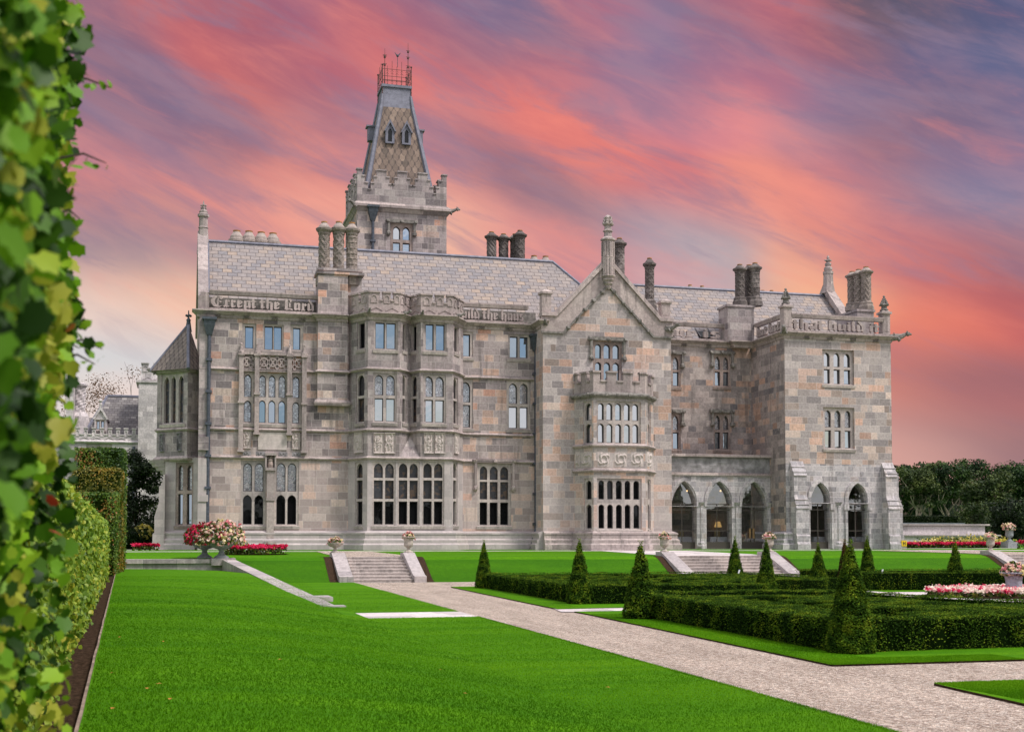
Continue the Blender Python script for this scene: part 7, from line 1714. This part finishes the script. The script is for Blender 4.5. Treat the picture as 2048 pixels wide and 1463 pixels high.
shrub(258, 1050, 1092, 86, 1.6, 'round clipped dark shrub beside the stepped hedge'); shrub(300, 1040, 1090, 90, 2.4, 'dark rounded shrub at the foot of the turret'); shrub(287, 1052, 1090, 88, 1.5, 'flowering shrub with pale yellow blooms between two dark shrubs', 'tree_leaf', 'yellow_petal'); shrub(246, 1036, 1090, 92, 1.8, 'dark shrub half hidden behind the tall hedge block')
X2 = GY(1925, 1038, 99).x; clipped('clipped_hedge', [(44.5, 99.5), (X2 - .4, 99.5)], 1.0, GY(1870, 1031, 99).z + .1, -.1, 160, .14, 'dark clipped hedge behind the blue grey wall under the wood', 'hedge', mat='dark_tree_leaf', jit=.06)

# ------------------------------------------------------------------ grass blades on the near lawns, fallen leaves
def blades():
    n = 360000; y = 6.5 + 44 * rng.uniform(0, 1, n) ** 2.4; u = rng.uniform(0, 1, n); x = np.empty(n); z = np.empty(n)
    X_ = xl(y) + 0.02 + u * (pl(y) - .03 - xl(y))
    keep = ~((y > 32.2) & (y < 35.0) & (X_ > 4.2)); keep &= (X_ - 0) / y > -.12; keep &= X_ / y < .62; y, X_ = y[keep], X_[keep]
    uu = (X_ - xl(y)) / (4.75 - xl(y)); zz = np.where(uu <= 1, [lz(min(1, a), b) for a, b in zip(uu, y)], G0 + .055)
    def strip(a, b, w0, w1, m):
        a, b = np.array(a[:2]), np.array(b[:2]); d = b - a; L = np.linalg.norm(d); d = d / L; nn = np.array([-d[1], d[0]]); s_ = rng.uniform(0, L, m); o_ = rng.uniform(w0, w1, m); q = a + d * s_[:, None] + nn * o_[:, None]; return q
    ex = [strip(pB0, pB1, -1.1, .02, 0), strip(pB1, pB0, -1.15, .02, 34000), strip(pB2, pB1, -.9, .02, 16000), strip(bA[1], bA[0], -1.0, .02, 9000), strip(q0, q2, -1.9, .02, 26000),
          strip((pl(6), 6), (pl(32.4), 32.4), -.03, .03, 12000), strip(pB1, pB0, -.03, .035, 6000), strip(pB2, pB1, -.03, .035, 3500)]
    ex = np.concatenate(ex); X_ = np.concatenate([X_, ex[:, 0]]); y = np.concatenate([y, ex[:, 1]]); zz = np.concatenate([zz, np.full(len(ex), G0 + .033)])
    N = len(y); hgt = rng.uniform(.014, .030, N) * np.clip(1.25 - y / 42, .25, 1); w_ = .0022 + .00022 * y; a = rng.uniform(0, 6.283, N); bx, by = rng.normal(0, .011, N), rng.normal(0, .011, N)
    p = np.stack([X_, y, zz], 1); s = np.stack([np.cos(a) * w_, np.sin(a) * w_, np.zeros(N)], 1)
    V = np.stack([p - s, p + s, p + np.stack([bx, by, hgt], 1)], 1).reshape(-1, 3)
    me = bpy.data.meshes.new('grass_blades'); me.vertices.add(len(V)); me.vertices.foreach_set('co', V.astype(np.float32).ravel()); me.loops.add(3 * N); me.loops.foreach_set('vertex_index', np.arange(3 * N, dtype=np.int32)); me.polygons.add(N); me.polygons.foreach_set('loop_start', (np.arange(N) * 3).astype(np.int32))
    at = me.attributes.new('rnd', 'FLOAT', 'FACE'); at.data.foreach_set('value', np.clip((.22 + .40 * np.array([noise.noise(Vector((q[0] * .12, q[1] * .55, 4.0))) for q in p]) + .12 * np.array([noise.noise(Vector((q[0] * 1.4, q[1] * 1.4, 9.0))) for q in p]) + .17 + .14 * (p[:, 0] > 4.72) + rng.normal(0, .10, N)), 0, 1).astype(np.float32)); me.materials.append(M['grass_blade']); me.update(calc_edges=True)
    o = bpy.data.objects.new('grass', me); COL.objects.link(o); o['kind'] = 'stuff'
blades()
fl = None
for i, (px, py) in enumerate(((241, 1210), (240, 1275), (325, 1283), (318, 1370), (225, 1420), (930, 1388), (226, 1348), (340, 1400), (1215, 1375), (560, 1320), (294, 1380), (880, 1340))):
    d = ray(px, py); t = 5.0
    for _ in range(400):
        q = CAM + d * t; u = (q.x - xl(q.y)) / (xr(q.y) - xl(q.y)); zz = lz(min(1, max(0, u)), q.y) if u < 1 else G0 + .055
        if q.z <= zz + .03: break
        t += .1
    if fl is None:
        bm = NB(); v = [bm.verts.new(c) for c in ((-.032, 0, 0), (-.008, .02, .010), (.035, 0, .004), (-.008, -.02, .012))]; bm.faces.new((v[0], v[3], v[1])); bm.faces.new((v[1], v[3], v[2]))
        fl = obj('fallen_leaf', bm, 'fallen_leaf'); tag(fl, 'small orange leaf fallen on the near lawn', 'leaf', 'fallen leaves on the lawn'); fl.location = (q.x, q.y, zz + .035)
    else:
        c = fl.copy(); COL.objects.link(c); c.location = (q.x, q.y, zz + .035); c.rotation_euler = (0, 0, i * 1.1)
